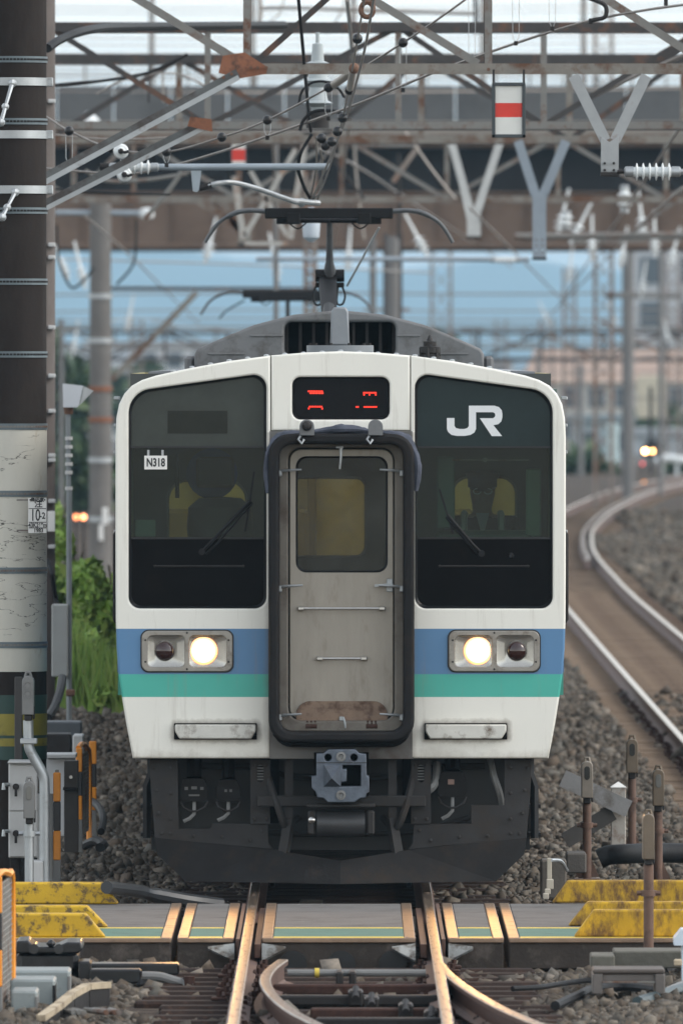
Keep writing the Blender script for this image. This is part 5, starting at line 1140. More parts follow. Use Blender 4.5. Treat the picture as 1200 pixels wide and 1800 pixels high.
k = MB(); k.cyl(P(76, 1712, dm - .02), P(76, 1712, dm + .1), .092, None, 24); k.build('motor_end', m_darksteel, pmch)
k = MB(); pb(k, 82, 98, 1652, 1666, dm - .05, .12, .02); k.cyl(P(60, 1668, dm - .06), P(60, 1668, dm), .03, None, 12); k.cyl(P(104, 1668, dm - .06), P(104, 1668, dm), .03, None, 12); k.build('lid_lock', m_pm, pmch)
k = MB(); pb(k, 138, 160, 1690, 1732, dm - .1, .4, .01); k.build('gear_box', m_pm, pmch)
k = MB(); pb(k, 158, 315, 1694, 1714, dm + .15, .25, .01); k.build('throw_bar', m_pm, pmch)
k = MB(); pb(k, 158, 248, 1704, 1729, dm - .15, .2, .01); k.build('lock_bar', m_pm, pmch)
k = MB(); k.tube(smooth_path([P(250, 1716, dm - .1), P(280, 1717, dm - .1), P(305, 1724, dm - .1), P(325, 1730, dm - .1)], 5), .03, 10); k.cyl(P(322, 1731, dm - .1), P(340, 1729, dm - .1), .045, None, 10); k.build('detector_rod', m_greymid, pmch)
k = MB(); k.cyl(P(332, 1716, dm - .12), P(332, 1740, dm - .12), .035, None, 8); k.build('rod_nut', m_fast, pmch)
k = MB(); pb(k, 240, 275, 1724, 1738, dm - .2, .3, .02); k.build('rod_foot', m_black, pmch)
# steel covers and the cable trough
dT = 78.
for (a, b_, c_, d_, dd, lab) in ((20, 123, 1706, 1760, 78.6, 'largest blue-grey steel cover below the black point machine'), (20, 97, 1722, 1785, 77.4, 'middle blue-grey steel cover with a black end, below the machine'), (20, 66, 1742, 1815, 76.6, 'nearest blue-grey steel cover at the lower left')):
    cvr = thing('steel_cover', lab, 'cover', (gx(60, dd), dd - 90, -.3), 'steel covers below the point machine')
    k = MB(); pb(k, a, b_, c_, d_ + 20, dd, .5, .012); k.build('cover_shell', mat('cover_blue_grey', (.235, .265, .265), .5, .2, .12, 5, .1, 50, (.15, .14, .12), 6, (.58, .8)), cvr)
    k = MB(); pb(k, b_ - 4, b_ + .8, c_ + 10, d_ - 6, dd - .01, .3, .003); k.build('cover_end', m_black if b_ == 97 else m_greymid, cvr)
m_plank = mat('trough_plank', (.44, .36, .25), .8, 0, .2, 7, .2, 50, (.2, .15, .1), 6)
tro = thing('cable_trough', 'curved run of pale trough lids at the lower left', 'cable trough', (gx(130, 76), -14, -.2))
tp_ = [P(72, 1790, 75.6), P(103, 1768, 76.3), P(127, 1748, 77.), P(153, 1734, 77.6), P(190, 1731, 77.9)]
for a, b_ in zip(tp_[:-1], tp_[1:]):
    e = (b_ - a).normalized(); k = MB(); k.bar(a + e * .008, b_ - e * .008, .05, .035); k.build('trough_lid', m_plank, tro)
    k = MB(); k.bar(a + e * .01 - Vector((0, 0, .07)), b_ - e * .01 - Vector((0, 0, .07)), .03, .10); k.build('trough_side', m_darksteel, tro)
for i, (a, b_) in enumerate((((150, 1758), (188, 1764)), ((165, 1753), (204, 1758)), ((128, 1765), (148, 1775)), ((118, 1778), (140, 1790)), ((92, 1796), (130, 1800)), ((193, 1747), (210, 1744)))):
    k = MB(); p, q_ = P(*a, 76.6), P(*b_, 76.3); p.z = q_.z = -.14; k.cyl(p, q_, .016, None, 8); tag(k.build('steel_rod', m_galvold), ['loose grey steel rod lying on the ballast, longest of the bundle', 'loose steel rod beside the longest one', 'short loose steel rod under the trough lids', 'loose steel rod below the trough bend', 'loose steel rod at the bottom picture edge', 'shortest loose steel rod at the trough end'][i], 'rod', 'loose rods by the cable trough')
# ---------------------------------------------------------------- right side: broken marker, pipes, blocks
dX = 99.; mk = thing('marker_post', 'leaning grey boards nailed to a short white post beside the ballast', 'marker post', (gx(1086, dX), dX - 90, -.3))
m_board = mat('weathered_board', (.27, .265, .26), .8, 0, .15, 6, .2, 40, (.14, .12, .1), 5); m_boardd = mat('weathered_board_dark', (.075, .068, .062), .8, 0, .2, 6)
k = MB(); pb(k, 1073, 1099, 1384, 1500, dX, .11, .006); k.build('post', mat('post_dirty_white', (.42, .39, .35), .7, 0, .15, 8, .2, 40, (.2, .12, .08), 5, (.5, .65)), mk)
k = MB(); x0, x1, z0, z1 = gx(1072, dX), gx(1100, dX), gz(1384, dX), gz(1374, dX); k._add([(x0, dX - 90.01, z0), (x1, dX - 90.01, z0), (x1, dX - 89.88, z0), (x0, dX - 89.88, z0), ((x0 + x1) / 2, dX - 89.945, z1)], [(0, 1, 4), (1, 2, 4), (2, 3, 4), (3, 0, 4), (3, 2, 1, 0)]); k.build('post_cap', m_white, mk)
k = MB(); k.bar(P(988, 1368, dX - .06), P(1104, 1422, dX - .06), .03, .125, (0, 0, 1)); k.build('board', m_board, mk)
k = MB(); k.bar(P(992, 1478, dX - .02), P(1076, 1428, dX - .02), .03, .115, (0, 0, 1)); k.build('board', m_boardd, mk)
k = MB(); k.tube(smooth_path([P(1052, 1510, 96.5), P(1070, 1503, 96.5), P(1100, 1501, 96.5), P(1150, 1499, 96.8), P(1210, 1500, 97)], 5), .07, 12); tag(k.build('drain_pipe', m_black), 'thick black drain pipe on the ballast between the sensor posts', 'pipe')
k = MB(); pb(k, 995, 1030, 1500, 1535, 95., .5, .01); tag(k.build('concrete_block', mat('dark_block', (.10, .09, .08), .9, 0, .25, 5, .4, 40)), 'dark concrete block at the foot of the beige sensor', 'block')
st_ = thing('bracket_stack', 'stack of pale steel brackets at the end of the right kerb', 'bracket', (gx(966, 90), 0, -.2))
for i, (a, b_, c_, d_) in enumerate(((961, 969, 1509, 1546), (960, 972, 1546, 1563), (957, 967, 1563, 1572), (954, 964, 1571, 1581))): k = MB(); pb(k, a, b_, c_, d_, 89.8 - i * .1, .12, .004); k.build('bracket_plate', mat('bracket_beige', (.42, .38, .31), .6, .2, .15), st_)
k = MB(); k.tube(smooth_path([P(968, 1512, 89.8), P(985, 1514, 90), P(996, 1530, 90.2)], 5), .012, 6); k.build('bracket_wire', m_galv, st_)
k = MB(); pb(k, 950, 995, 1512, 1580, 91.2, .4, .01); tag(k.build('concrete_block', mat('dark_block2', (.12, .105, .09), .9, 0, .25, 5, .4, 40)), 'brownish concrete block behind the pale bracket stack', 'block')
dt = 77.9; tb = thing('cable_bridge', 'rusty steel cable bridge like a low bench on the ballast', 'cable bridge', (gx(1104, dt), dt - 90, -.25))
k = MB(); pb(k, 1041, 1168, 1704, 1712, dt, .45, .008); k.build('bridge_top', mat('bridge_brown', (.085, .07, .06), .6, .2, .2, 8), tb)
for a, b_ in ((1041, 1058), (1150, 1168)): k = MB(); pb(k, a, b_, 1712, 1748, dt, .45, .006); k.build('bridge_leg', mat('bridge_grey', (.13, .115, .105), .6, .2, .2, 8), tb)
k = MB(); pb(k, 1058, 1150, 1712, 1725, dt + .02, .04, .004); k.build('bridge_web', MATS['bridge_grey'], tb); k = MB(); pb(k, 1058, 1150, 1725, 1728, dt - .01, .1, .002); k.build('bridge_flange', m_galvold, tb)
def onground(l, z=-.15): return [Vector(((px - 600) * (F / ((py - 625) / (CZ - z))) / F + CX, F / ((py - 625) / (CZ - z)) - 90, z)) for px, py in l]
for lab, l, r_, m_ in (('black cable in front of the cable bridge, running left', [(975, 1768), (1010, 1752), (1045, 1738), (1100, 1735), (1160, 1740)], .028, m_black), ('dark corrugated hose right of the cable bridge', [(1120, 1762), (1160, 1750), (1210, 1735)], .035, mat('hose_teal_black', (.03, .05, .055), .45, 0, .3, 40)), ('thin brown cable winding over the ballast behind the cable bridge', [(900, 1738), (950, 1735), (1000, 1727), (1040, 1723), (1100, 1722)], .016, m_black), ('black cable beyond the cable bridge at the right edge', [(1165, 1708), (1185, 1701), (1215, 1697)], .03, m_black), ('grey pipe beside the corrugated hose', [(1170, 1745), (1190, 1736), (1215, 1728)], .03, m_greymid)):
    k = MB(); k.tube(smooth_path(onground(l, -.13), 6), r_, 8); tag(k.build('ground_cable', m_), lab, 'cable', 'cables lying on the ballast')
for lab, (a, b_, c_, d_, dd) in (('long mossy concrete block under the edge-on sensor', (1078, 1215, 1672, 1690, 80.4)), ('small brown block left of the mossy one', (1038, 1080, 1680, 1692, 80.0))):
    k = MB(); pb(k, a, b_, c_, d_ + 12, dd, .5, .008); tag(k.build('concrete_block', mat('mossy_block', (.12, .115, .095), .95, 0, .25, 5, .5, 30)), lab, 'block')
k = MB(); k.prism([(gx(1184, 80), gz(1662, 80)), (gx(1184, 80), gz(1650, 80)), (gx(1197, 80), gz(1634, 80)), (gx(1230, 80), gz(1634, 80)), (gx(1230, 80), gz(1662, 80))][::-1], -10, -9.7); k.box(gx(1198, 80), gx(1222, 80), -9.95, -9.75, -.3, gz(1662, 80)); tag(k.build('signal_cover', mat('pale_blue_cover', (.58, .66, .74), .4, 0, .05)), 'pale blue equipment cover cut off by the right picture edge', 'cover')
k = MB(); pb(k, 1184, 1198, 1687, 1698, 79.5, .1, .006); tag(k.build('timber_scrap', m_plank), 'pale scrap of timber by the right picture edge', 'scrap')

k = MB()
for j in range(12):
    y = 10.5 + j * 1.6; z = -.24 + .60 * min(1, max(0, (y - 11) / 17)) ** 1.2
    k.v += [(-4.6, y, z), (-1.5, y, z), (-1.0, y, min(z, -.24))]
for j in range(11):
    for i in range(2): a = j * 3 + i; k.f.append((a, a + 1, a + 4, a + 3))
tag(k.build('ballast_slope', m_bed), 'sloping ballast below the bushes on the left', None, None, 'structure')

# ================================================================ overhead line
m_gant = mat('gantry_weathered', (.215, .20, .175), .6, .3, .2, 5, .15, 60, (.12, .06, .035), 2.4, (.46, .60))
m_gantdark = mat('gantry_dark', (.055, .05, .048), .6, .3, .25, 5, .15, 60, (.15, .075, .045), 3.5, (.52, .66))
m_gusset = mat('rust_gusset', (.26, .105, .055), .75, .1, .25, 6, .2, 50, (.10, .055, .04), 6, (.5, .65))
m_hang = mat('hanger_galvanised', (.34, .355, .36), .5, .35, .12, 6, .1, 60, (.24, .17, .13), 6, (.6, .75))
def wpx(w_, d): return w_ * d / F
class Gantry:
    def __init__(s, label, d): s.d = d; s.g = thing('line_gantry', label, 'gantry', (gx(600, d), d - 90, 0))
    def bar(s, nm, p0, p1, w_, m=None, dy=0., dep=.07):
        a, b_ = P(*p0, s.d), P(*p1, s.d); a.y += dy; b_.y += dy
        k = MB(); t = wpx(w_, s.d); e = (b_ - a).normalized(); side = e.cross(Vector((0, 1, 0))).normalized()
        # angle section: a broad flange facing the camera and a thin leg behind it
        for q0, q1, y0, y1 in ((-t / 2, t / 2, 0, .012), (t / 2 - .012, t / 2, .012, dep)):
            vs = [p + side * q + Vector((0, y, 0)) for p in (a, b_) for q, y in ((q0, y0), (q1, y0), (q1, y1), (q0, y1))]
            k._add(vs, [(3, 2, 1, 0), (4, 5, 6, 7)] + [(i, (i + 1) % 4, (i + 1) % 4 + 4, i + 4) for i in range(4)])
        return k.build(nm, m or m_gant, s.g, False)
    def col(s, x, r=.16):
        return MB().cyl((x, s.d - 89.7, -.4), (x, s.d - 89.7, gz(-30, s.d)), r, None, 16).build('gantry_column', m_pole, s.g)
# nearest gantry
G = Gantry('nearest rusty lattice gantry across the top, carrying the red and white board', 100.)
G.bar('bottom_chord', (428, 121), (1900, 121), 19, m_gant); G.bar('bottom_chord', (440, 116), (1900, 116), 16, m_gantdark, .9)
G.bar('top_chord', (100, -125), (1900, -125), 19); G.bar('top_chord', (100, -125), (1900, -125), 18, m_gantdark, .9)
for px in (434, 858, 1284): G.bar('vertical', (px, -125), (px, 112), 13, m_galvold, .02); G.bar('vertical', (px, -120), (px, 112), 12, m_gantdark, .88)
for a, b_ in (((40, -125), (428, 112)), ((452, -125), (840, 112)), ((872, -125), (1270, 130)), ((1290, -125), (1690, 112))): G.bar('diagonal', a, b_, 14, m_galvold, .03)
for a, b_ in (((440, 112), (700, -120)), ((1130, 118), (1500, -80))): G.bar('diagonal', a, b_, 11, m_gantdark, .86)
for x0 in range(470, 1300, 140): k = MB(); k.bar(P(x0, 119, 100.03), P(x0 + 70, 118, 100.88), .03, .012); k.build('lacing_bar', m_gantdark, G.g)
G.bar('lit_brace_flange', (62, 330), (420, 136), 9, m_galv, -.03, .02)  # lit lower edge of each knee brace, put in as a paler bar
G.bar('lit_brace_flange', (62, 371), (354, 222), 8, m_galv, .94, .02)
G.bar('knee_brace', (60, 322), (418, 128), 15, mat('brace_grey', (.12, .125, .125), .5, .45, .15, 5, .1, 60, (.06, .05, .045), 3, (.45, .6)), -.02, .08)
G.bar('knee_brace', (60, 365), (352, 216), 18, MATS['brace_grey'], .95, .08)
plate('gusset', [(gx(a, 100), gz(b_, 100)) for a, b_ in ((384, 128), (392, 98), (430, 92), (470, 118), (468, 130), (420, 138))], [], 9.985, 9.995, m_gusset, G.g)
plate('gusset', [(gx(a, 101), gz(b_, 101)) for a, b_ in ((330, 222), (335, 205), (372, 210), (374, 232))], [], 10.9, 10.91, m_gusset, G.g)
for px, py in ((441, 119), (453, 119), (468, 119), (393, 136), (407, 130), (858, 122)): MB().cyl(P(px, py, 99.98), P(px, py, 99.94), .013, None, 8).build('bolt', m_rust, G.g)
# hanger on the right with its insulator
for a, b_ in (((1007, 133), (1063, 247)), ((1135, 133), (1080, 247))): G.bar('hanger_leg', a, b_, 19, m_hang, -.03)
plate('hanger_plate', [(gx(a, 100), gz(b_, 100)) for a, b_ in ((1055, 303), (1055, 240), (1070, 250), (1086, 240), (1086, 303))], [], 9.93, 9.96, m_hang, G.g, .003)
for px in (1062, 1078):
    for py in (287, 299): MB().cyl(P(px, py, 99.93), P(px, py, 99.90), .010, None, 8).build('bolt', m_darksteel, G.g)
k = MB(); pb(k, 1055, 1088, 303, 310, 99.9, .1, .004); k.build('hanger_foot', m_darksteel, G.g)
def insulator(p0, p1, r, n, label, cap=m_galv, grp='ribbed insulators'):
    p0, p1 = Vector(p0), Vector(p1); L = (p1 - p0).length; ax = (p1 - p0).normalized()
    g = thing('insulator', label, 'insulator', tuple(p0), grp)
    prof = []; a, e = L * .16, L * .84; st = (e - a) / n
    for i in range(n):
        h = a + i * st; prof += [(r * .55, h), (r * .55, h + st * .35), (r, h + st * .5), (r, h + st * .6), (r * .55, h + st * .8)]
    MB().lathe([(r * .5, a)] + prof + [(r * .5, e)], p0, ax, 18).build('sheds', m_porcelain, g)
    MB().lathe([(r * .35, 0), (r * .62, .01), (r * .62, a)], p0, ax, 14).build('end_cap', cap, g)
    MB().lathe([(r * .62, e), (r * .62, L - .01), (r * .3, L)], p0, ax, 14).build('end_cap', cap, g)
    return g
insulator(P(1096, 302, 99.9), P(1196, 302, 99.9), .065, 6, 'white ribbed insulator held out from the right V hanger')
MB_ = MB().cyl(P(1084, 302, 99.9), P(1100, 302, 99.9), .014, None, 8); MB_.build('insulator_pin', m_darksteel, G.g)
k = MB(); k.cyl(P(1194, 302, 99.9), P(1500, 302, 99.9), .022, None, 10); tag(k.build('cantilever_tube', m_galv), 'steel tube leaving the right insulator at the picture edge', 'tube')
# red and white board
bo = thing('signal_board', 'white board with a red middle band hanging from the nearest gantry', 'sign', (gx(894, 99.7), 9.7, gz(242, 99.7)))
k = MB()
for x0, x1, y0, y1 in ((864, 870, 148, 242), (917, 923, 148, 242), (864, 923, 145, 151), (864, 923, 236, 242)): pb(k, x0, x1, y0, y1, 99.68, .04, .003)
k.build('board_frame', mat('board_frame', (.05, .06, .065), .5, .2, .15), bo)
m_bw = mat('board_white', (.66, .66, .62), .5, 0, .06); 
for y0, y1, m_ in ((151, 181, m_bw), (181, 206, mat('board_red', (.62, .035, .02), .45, 0, .1)), (206, 236, m_bw)): k = MB(); pb(k, 870, 917, y0, y1, 99.695, .012, 0); k.build('board_panel', m_, bo)
for px in (867, 920): k = MB(); pb(k, px - 2, px + 2, 122, 150, 99.72, .02, .002); k.build('board_hanger', m_darksteel, bo)
# gantries behind: chords, posts and bracing
def lattice(label, d, yt, yb, x0, x1, xs, m1, m2, wv=11, diag=True, hang=()):
    g = Gantry(label, d)
    for dy, mm in ((0, m1), (.8, m2)):
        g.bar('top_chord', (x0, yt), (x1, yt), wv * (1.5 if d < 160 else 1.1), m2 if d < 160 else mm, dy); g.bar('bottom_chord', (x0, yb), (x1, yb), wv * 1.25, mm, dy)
    for i, px in enumerate(xs):
        g.bar('vertical', (px, yt), (px, yb), wv, m1, .02)
        if diag and i + 1 < len(xs):
            a, b_ = ((px, yt), (xs[i + 1], yb)) if i % 2 == 0 else ((px, yb), (xs[i + 1], yt)); g.bar('diagonal', a, b_, wv * .9, m2, .06)
    for (a0, a1, ya, xb, yb2, ye, m_) in hang:
        g.bar('hanger_leg', (a0, ya), (xb - 6, yb2), wv * 1.5, m_, -.05); g.bar('hanger_leg', (a1, ya), (xb + 6, yb2), wv * 1.5, m_, -.05)
        o = plate('hanger_plate', rect(gx(xb - 12, d), gx(xb + 12, d), gz(ye, d), gz(yb2 - 6, d)), [circ(gx(xb + s * 5.5, d), gz(ye - 10 - j * 10, d), wpx(2, d), 8) for s in (-1, 1) for j in range(3)] if ye - yb2 > 60 else [], d - 90.1, d - 90.06, m_, g.g)
        k = MB(); pb(k, xb - 12, xb + 13, ye, ye + 5, d - .12, .1, .003); k.build('hanger_foot', m_darksteel, g.g)
    for x in (gx(x0, d) - .1, gx(x1, d) + .1): g.col(x)
    return g
m_hangb = mat('hanger_blue_grey', (.25, .29, .33), .5, .3, .12)
lattice('second lattice gantry with a dark upper chord, behind the nearest one', 123., 47, 220, -500, 1800, [-300, -120, 85, 365, 700, 955, 1240, 1500], m_galvold, m_gantdark, 11)
lattice('third lattice gantry hung with two V hangers', 150., 103, 245, -300, 1600, [-180, 85, 315, 560, 740, 1000, 1200, 1400], m_gant, m_gantdark, 11, True, [(910, 994, 248, 947, 345, 452, m_hangb)])
lattice('fourth lattice gantry crossing in front of the brown bridge', 186., 240, 350, -150, 1500, [-60, 130, 235, 420, 600, 785, 980, 1170, 1350], m_gant, m_galvold, 9, True, [(793, 878, 250, 832, 370, 415, mat('hanger_white', (.5, .51, .5), .5, .3, .1)), (388, 345, 350, 430, 410, 428, m_gant)])
# small V frames of pale steel under the left part
def vframe(d, pts, label, m_):
    g = thing('drop_frame', label, 'drop frame', tuple(P(pts[0][0][0], pts[0][0][1], d)))
    for a, b_, w_ in pts: k = MB(); k.bar(P(*a, d), P(*b_, d), wpx(w_, d), .05, (0, 1, 0)); k.build('frame_leg', m_, g)
vframe(176., [((412, 310), (428, 420), 11), ((520, 262), (430, 415), 9), ((440, 300), (505, 415), 8), ((535, 255), (510, 420), 11), ((430, 428), (505, 428), 7)], 'pale steel W-shaped drop frame left of the pantograph', mat('frame_pale', (.42, .41, .38), .55, .2, .15, 6, 0, 60, (.3, .17, .1), 5))
vframe(170., [((795, 252), (830, 412), 9), ((878, 252), (842, 370), 8)], 'small white V frame in front of the brown bridge', MATS['hanger_white'])
# far red and white board
bo = thing('signal_board', 'distant small red and white board left of the pantograph', 'sign', tuple(P(420, 290, 168)))
for y0, y1, m_ in ((240, 262, m_bw), (262, 283, MATS['board_red']), (283, 289, m_bw)): k = MB(); pb(k, 408, 431, y0, y1, 168., .02, 0); k.build('board_panel', m_, bo)
k = MB(); pb(k, 405, 408, 237, 292, 168, .03, 0); pb(k, 431, 434, 237, 292, 168, .03, 0); k.build('board_frame', MATS['board_frame'], bo)
# registration arm assembly
dR = 103.
ra = thing('registration_arm', 'pale blue-grey registration tube and curved steady arm left of the pantograph', 'registration arm', tuple(P(345, 293, dR)))
MB().cyl(P(268, 294, dR), P(580, 293, dR), .026, None, 12).build('tube', mat('tube_blue_grey', (.33, .38, .42), .45, .35, .1), ra)
k = MB(); k.prism([(gx(336, dR), gz(300, dR)), (gx(354, dR), gz(300, dR)), (gx(350, dR), gz(334, dR)), (gx(346, dR), gz(338, dR)), (gx(339, dR), gz(336, dR))][::-1], dR - 90.04, dR - 90.0); k.build('drop_bracket', MATS['tube_blue_grey'], ra)
MB().tube(smooth_path([P(355, 331, dR), P(378, 323, dR), P(410, 321, dR + .1), P(450, 331, dR + .3), P(490, 345, dR + .6), P(522, 356, dR + .8)], 5), .019, 10).build('steady_arm', m_galv, ra)
MB().cyl(P(350, 331, dR), P(372, 325, dR), .026, None, 10).build('arm_sleeve', m_darksteel, ra); k = MB(); k.sph(P(530, 356, dR + .9), .035, 10); k.cyl(P(515, 353, dR + .8), P(560, 357, dR + 1), .022, None, 10); k.build('wire_clamp', m_galv, ra)
insulator(P(192, 294, dR - .05), P(280, 294, dR - .05), .055, 5, 'white ribbed insulator on the left end of the registration tube')
k = MB(); k.cyl(P(176, 293, dR), P(194, 294, dR), .03, None, 10); k.build('arm_clevis', m_darksteel, ra)
for px, py, lab in ((213, 266, 'upper round white disc insulator beside the left ribbed insulator'), (219, 307, 'lower round white disc insulator beside the left ribbed insulator')):
    g = thing('disc_insulator', lab, 'insulator', tuple(P(px, py, dR - .35)), 'disc insulators')
    c0 = P(px, py, dR - .3); MB().lathe([(.02, -.05), (.058, -.03), (.058, -.01), (.05, .02), (.03, .028), (.02, .05)], c0, (0, -1, 0), 22).build('disc', m_porcelain, g)
    k = MB(); k.lathe([(.022, .03), (.022, .07), (.01, .08)], c0, (0, -1, 0), 12); k.tube([c0 + Vector((0, -.06, 0)), c0 + Vector((.03, -.08, -.01)), c0 + Vector((.06, -.08, 0))], .012, 6); k.build('disc_pin', m_darksteel, g)
# pedestal insulator above the pantograph with jumper cables
g = thing('insulator', 'grey bell-shaped post insulator above the pantograph', 'insulator', tuple(P(558, 190, 104)), 'ribbed insulators')
MB().lathe([(.015, .62), (.015, .54), (.04, .53), (.05, .40), (.09, .385), (.06, .35), (.075, .27), (.11, .25), (.06, .2), (.08, .1), (.12, .08), (.05, .05), (.04, -.02)], P(558, 200, 104), (0, 0, 1), 18).build('sheds', mat('insulator_grey', (.36, .40, .41), .35, 0, .1), g)
MB().cyl(P(558, 225, 104), P(558, 196, 104), .09, None, 14).build('base_cap', m_darksteel, g)
k = MB(); k.lathe([(.02, -.14), (.07, -.10), (.08, .06), (.05, .14), (.02, .16)], P(547, 397, 118), (0, 0, 1), 16); tag(k.build('balance_weight', mat('weight_pale', (.40, .45, .50), .4, .1, .1)), 'pale drop-shaped insulator hanging behind the pantograph head', 'insulator')
# wires
def wire(nm, pts, r, label, group='overhead wires', k_=6, m=m_wire):
    mb = MB(); mb.tube(smooth_path([P(*p) for p in pts], k_), r, 6); return tag(mb.build(nm, m), label, 'wire', group)
W1 = [(-40, 130, 104), (80, 204, 103.5), (122, 230, 103.3), (200, 262, 103), (293, 267, 102.7), (390, 241, 102.4), (470, 211, 102), (577, 154, 101.4), (708, 75, 100.5), (830, -10, 99.5), (1000, -140, 98)]
W2 = [(-40, 285, 104.3), (80, 296, 104), (150, 302, 103.8), (225, 306, 103.6), (300, 292, 103.4), (400, 263, 103), (540, 215, 102.4), (640, 178, 101.8), (800, 113, 101), (1000, 46, 100), (1120, 20, 99.4), (1240, 3, 98.8), (1400, -20, 98)]
wire('messenger_wire', W1, .0085, 'slack messenger wire with black balls crossing upwards to the right')
wire('contact_wire', W2, .0105, 'steel wire rising gently from the left insulator to the upper right corner')
def ball(px, py, d, lab, r=.037):
    k = MB(); k.sph(P(px, py, d), r, 14); tag(k.build('spacer_ball', mat('ball_black', (.010, .010, .011), .35, 0, .1)), lab, 'spacer ball', 'black spacer balls on the wires')
for (px, py, d_, lab) in ((122, 230, 103.2, 'black ball on the wire nearest the left pole'), (196, 261, 102.9, 'black ball beside the upper disc insulator'), (293, 267, 102.6, 'black ball just right of the left ribbed insulator'), (390, 241, 102.3, 'black ball above the registration tube'), (470, 211, 101.9, 'black ball left of the bell-shaped insulator'), (577, 154, 101.3, 'black ball at the turnbuckle on the rising wire'), (708, 75, 100.4, 'highest black ball right of the centre'), (628, 68, 96, 'highest black ball on the steep centre wire'), (614, 158, 97.5, 'black ball on the steep wire level with the gantry foot'), (602, 207, 98.3, 'black ball just under the curved jumper'), (593, 231, 98.7, 'black ball second lowest on the steep wires'), (583, 249, 98.9, 'black ball in the lower pair, right one'), (572, 256, 99, 'black ball in the lower pair, middle one'), (565, 243, 99, 'black ball in the lower pair, left one')):
    ball(px, py, d_, lab)
# droppers between the two wires
for (px, ya, pyb, d_, lab) in ((122, 236, 290, 103.3, 'thin dropper wire near the left pole'), (293, 270, 290, 102.8, 'short thin dropper left of the registration tube'), (470, 214, 242, 102.2, 'short thin dropper over the registration tube'), (577, 160, 208, 101.6, 'thin dropper beside the bell-shaped insulator'), (708, 80, 158, 100.8, 'thin looped dropper under the highest ball'), (829, -10, 105, 100.6, 'thin dropper above the red and white board'), (906, -10, 76, 100.3, 'thin looped dropper right of the board'), (970, -10, 50, 100, 'thin looped dropper farthest to the right')):
    dr = thing('dropper', lab, 'dropper', tuple(P(px, pyb, d_)), 'thin droppers')
    k = MB()
    for s in (-1, 1): k.tube([P(px + s * 6, ya, d_), P(px + s * 5.5, pyb - 12, d_), P(px + s * 1.5, pyb - 3, d_)], .0022, 4)
    k.build('dropper_loop', m_galv, dr); k = MB(); pb(k, px - 3.5, px + 3.5, pyb - 4, pyb + 4, d_ - .01, .025, .003); k.build('dropper_clip', m_darksteel, dr)
C1 = [(545, 358, 105), (575, 290, 101.5), (605, 215, 98.8), (622, 160, 97.3), (640, 90, 95.8), (653, 20, 94.6), (662, -40, 93.6)]
wire('contact_wire', C1, .0095, 'contact wire climbing steeply from the pantograph to the top')
wire('messenger_wire', [(548, 352, 105), (566, 330, 103), (592, 250, 99.5), (612, 160, 97.5), (628, 70, 96), (640, 0, 94.8), (648, -40, 94)], .0075, 'messenger wire with balls beside the steep contact wire')
wire('feeder_cable', [(522, -30, 98), (530, 60, 99), (538, 150, 101), (542, 196, 103), (546, 230, 104)], .0125, 'dark feeder cable hanging straight down above the pantograph', m=m_black)
wire('stay_wire', [(563, 262, 104), (567, 300, 104.4), (560, 345, 105), (552, 356, 105)], .008, 'short grey wire between the ball pair and the contact wire')
wire('stay_wire', [(556, 240, 104), (556, 290, 104.2), (548, 340, 104.8), (546, 356, 105)], .008, 'pale wire dropping straight to the pantograph head')
for i, l in enumerate(([(525, 185, 102), (530, 162, 102), (545, 147, 102), (562, 143, 102), (580, 146, 102), (596, 157, 102), (605, 172, 102)], [(527, 230, 102.4), (533, 212, 102.4), (548, 198, 102.4), (566, 194, 102.4), (590, 196, 102.4), (608, 204, 102.4)], [(548, 236, 104), (536, 255, 104), (527, 275, 104), (525, 300, 104.2), (535, 330, 104.6), (546, 350, 105)])):
    wire('jumper_cable', l, .014 if i else .011, ['upper black arched jumper cable above the pantograph', 'lower black arched jumper cable above the pantograph', 'black jumper cable bowing left down to the pantograph'][i], 'arched jumper cables', 5, m_black)
tbk = thing('turnbuckle', 'pale tensioning rod on the rising messenger wire', 'turnbuckle', tuple(P(600, 140, 101.2)))
MB().cyl(P(585, 150, 101.3), P(618, 127, 101.1), .03, None, 12).build('rod', mat('rod_beige', (.40, .37, .33), .5, .3, .1), tbk); MB().cyl(P(578, 154, 101.3), P(588, 148, 101.3), .024, .034, 10).build('ferrule', m_darksteel, tbk); MB().cyl(P(616, 129, 101.1), P(634, 117, 101), .014, None, 8).build('eye_bolt', m_galv, tbk)
tbk = thing('turnbuckle', 'brown and pale insulating rod on the steep centre wire', 'turnbuckle', tuple(P(618, 140, 97.3)))
MB().cyl(P(615, 155, 97.4), P(621, 118, 96.9), .026, None, 12).build('rod', MATS['rod_beige'], tbk); MB().sph(P(622, 120, 96.9), .04, 10).build('ferrule', m_rust, tbk)
rh = thing('rusty_shackle', 'rusty ring shackle hanging at the top above the centre wires', 'shackle', tuple(P(645, 20, 95)))
k = MB(); k.tube([P(645 + 11 * math.cos(a), 17 + 13 * math.sin(a), 95) for a in np.linspace(0, 2 * math.pi, 17)], .018, 8); k.build('ring', m_rust, rh); k = MB(); k.tube([P(634, -15, 95), P(640, 3, 95), P(655, 4, 95), P(660, -20, 95)], .02, 6); k.build('ring_hook', m_rust, rh)
k = MB(); k.tube(smooth_path([P(1030, -5, 99.6), P(1058, 6, 99.6), P(1065, 16, 99.6), P(1062, 30, 99.6), P(1048, 34, 99.6), P(1038, 36, 99.6)], 5), .016, 8); pb(k, 1034, 1042, 32, 42, 99.6, .03, .004); tag(k.build('wire_hook', m_darksteel), 'dark hook gripping the wire at the upper right', 'hook')
k = MB(); pb(k, 1166, 1173, -4, 10, 99.2, .03, .004); tag(k.build('wire_clip', m_darksteel), 'small dark clip on the wire at the upper right corner', 'clip')
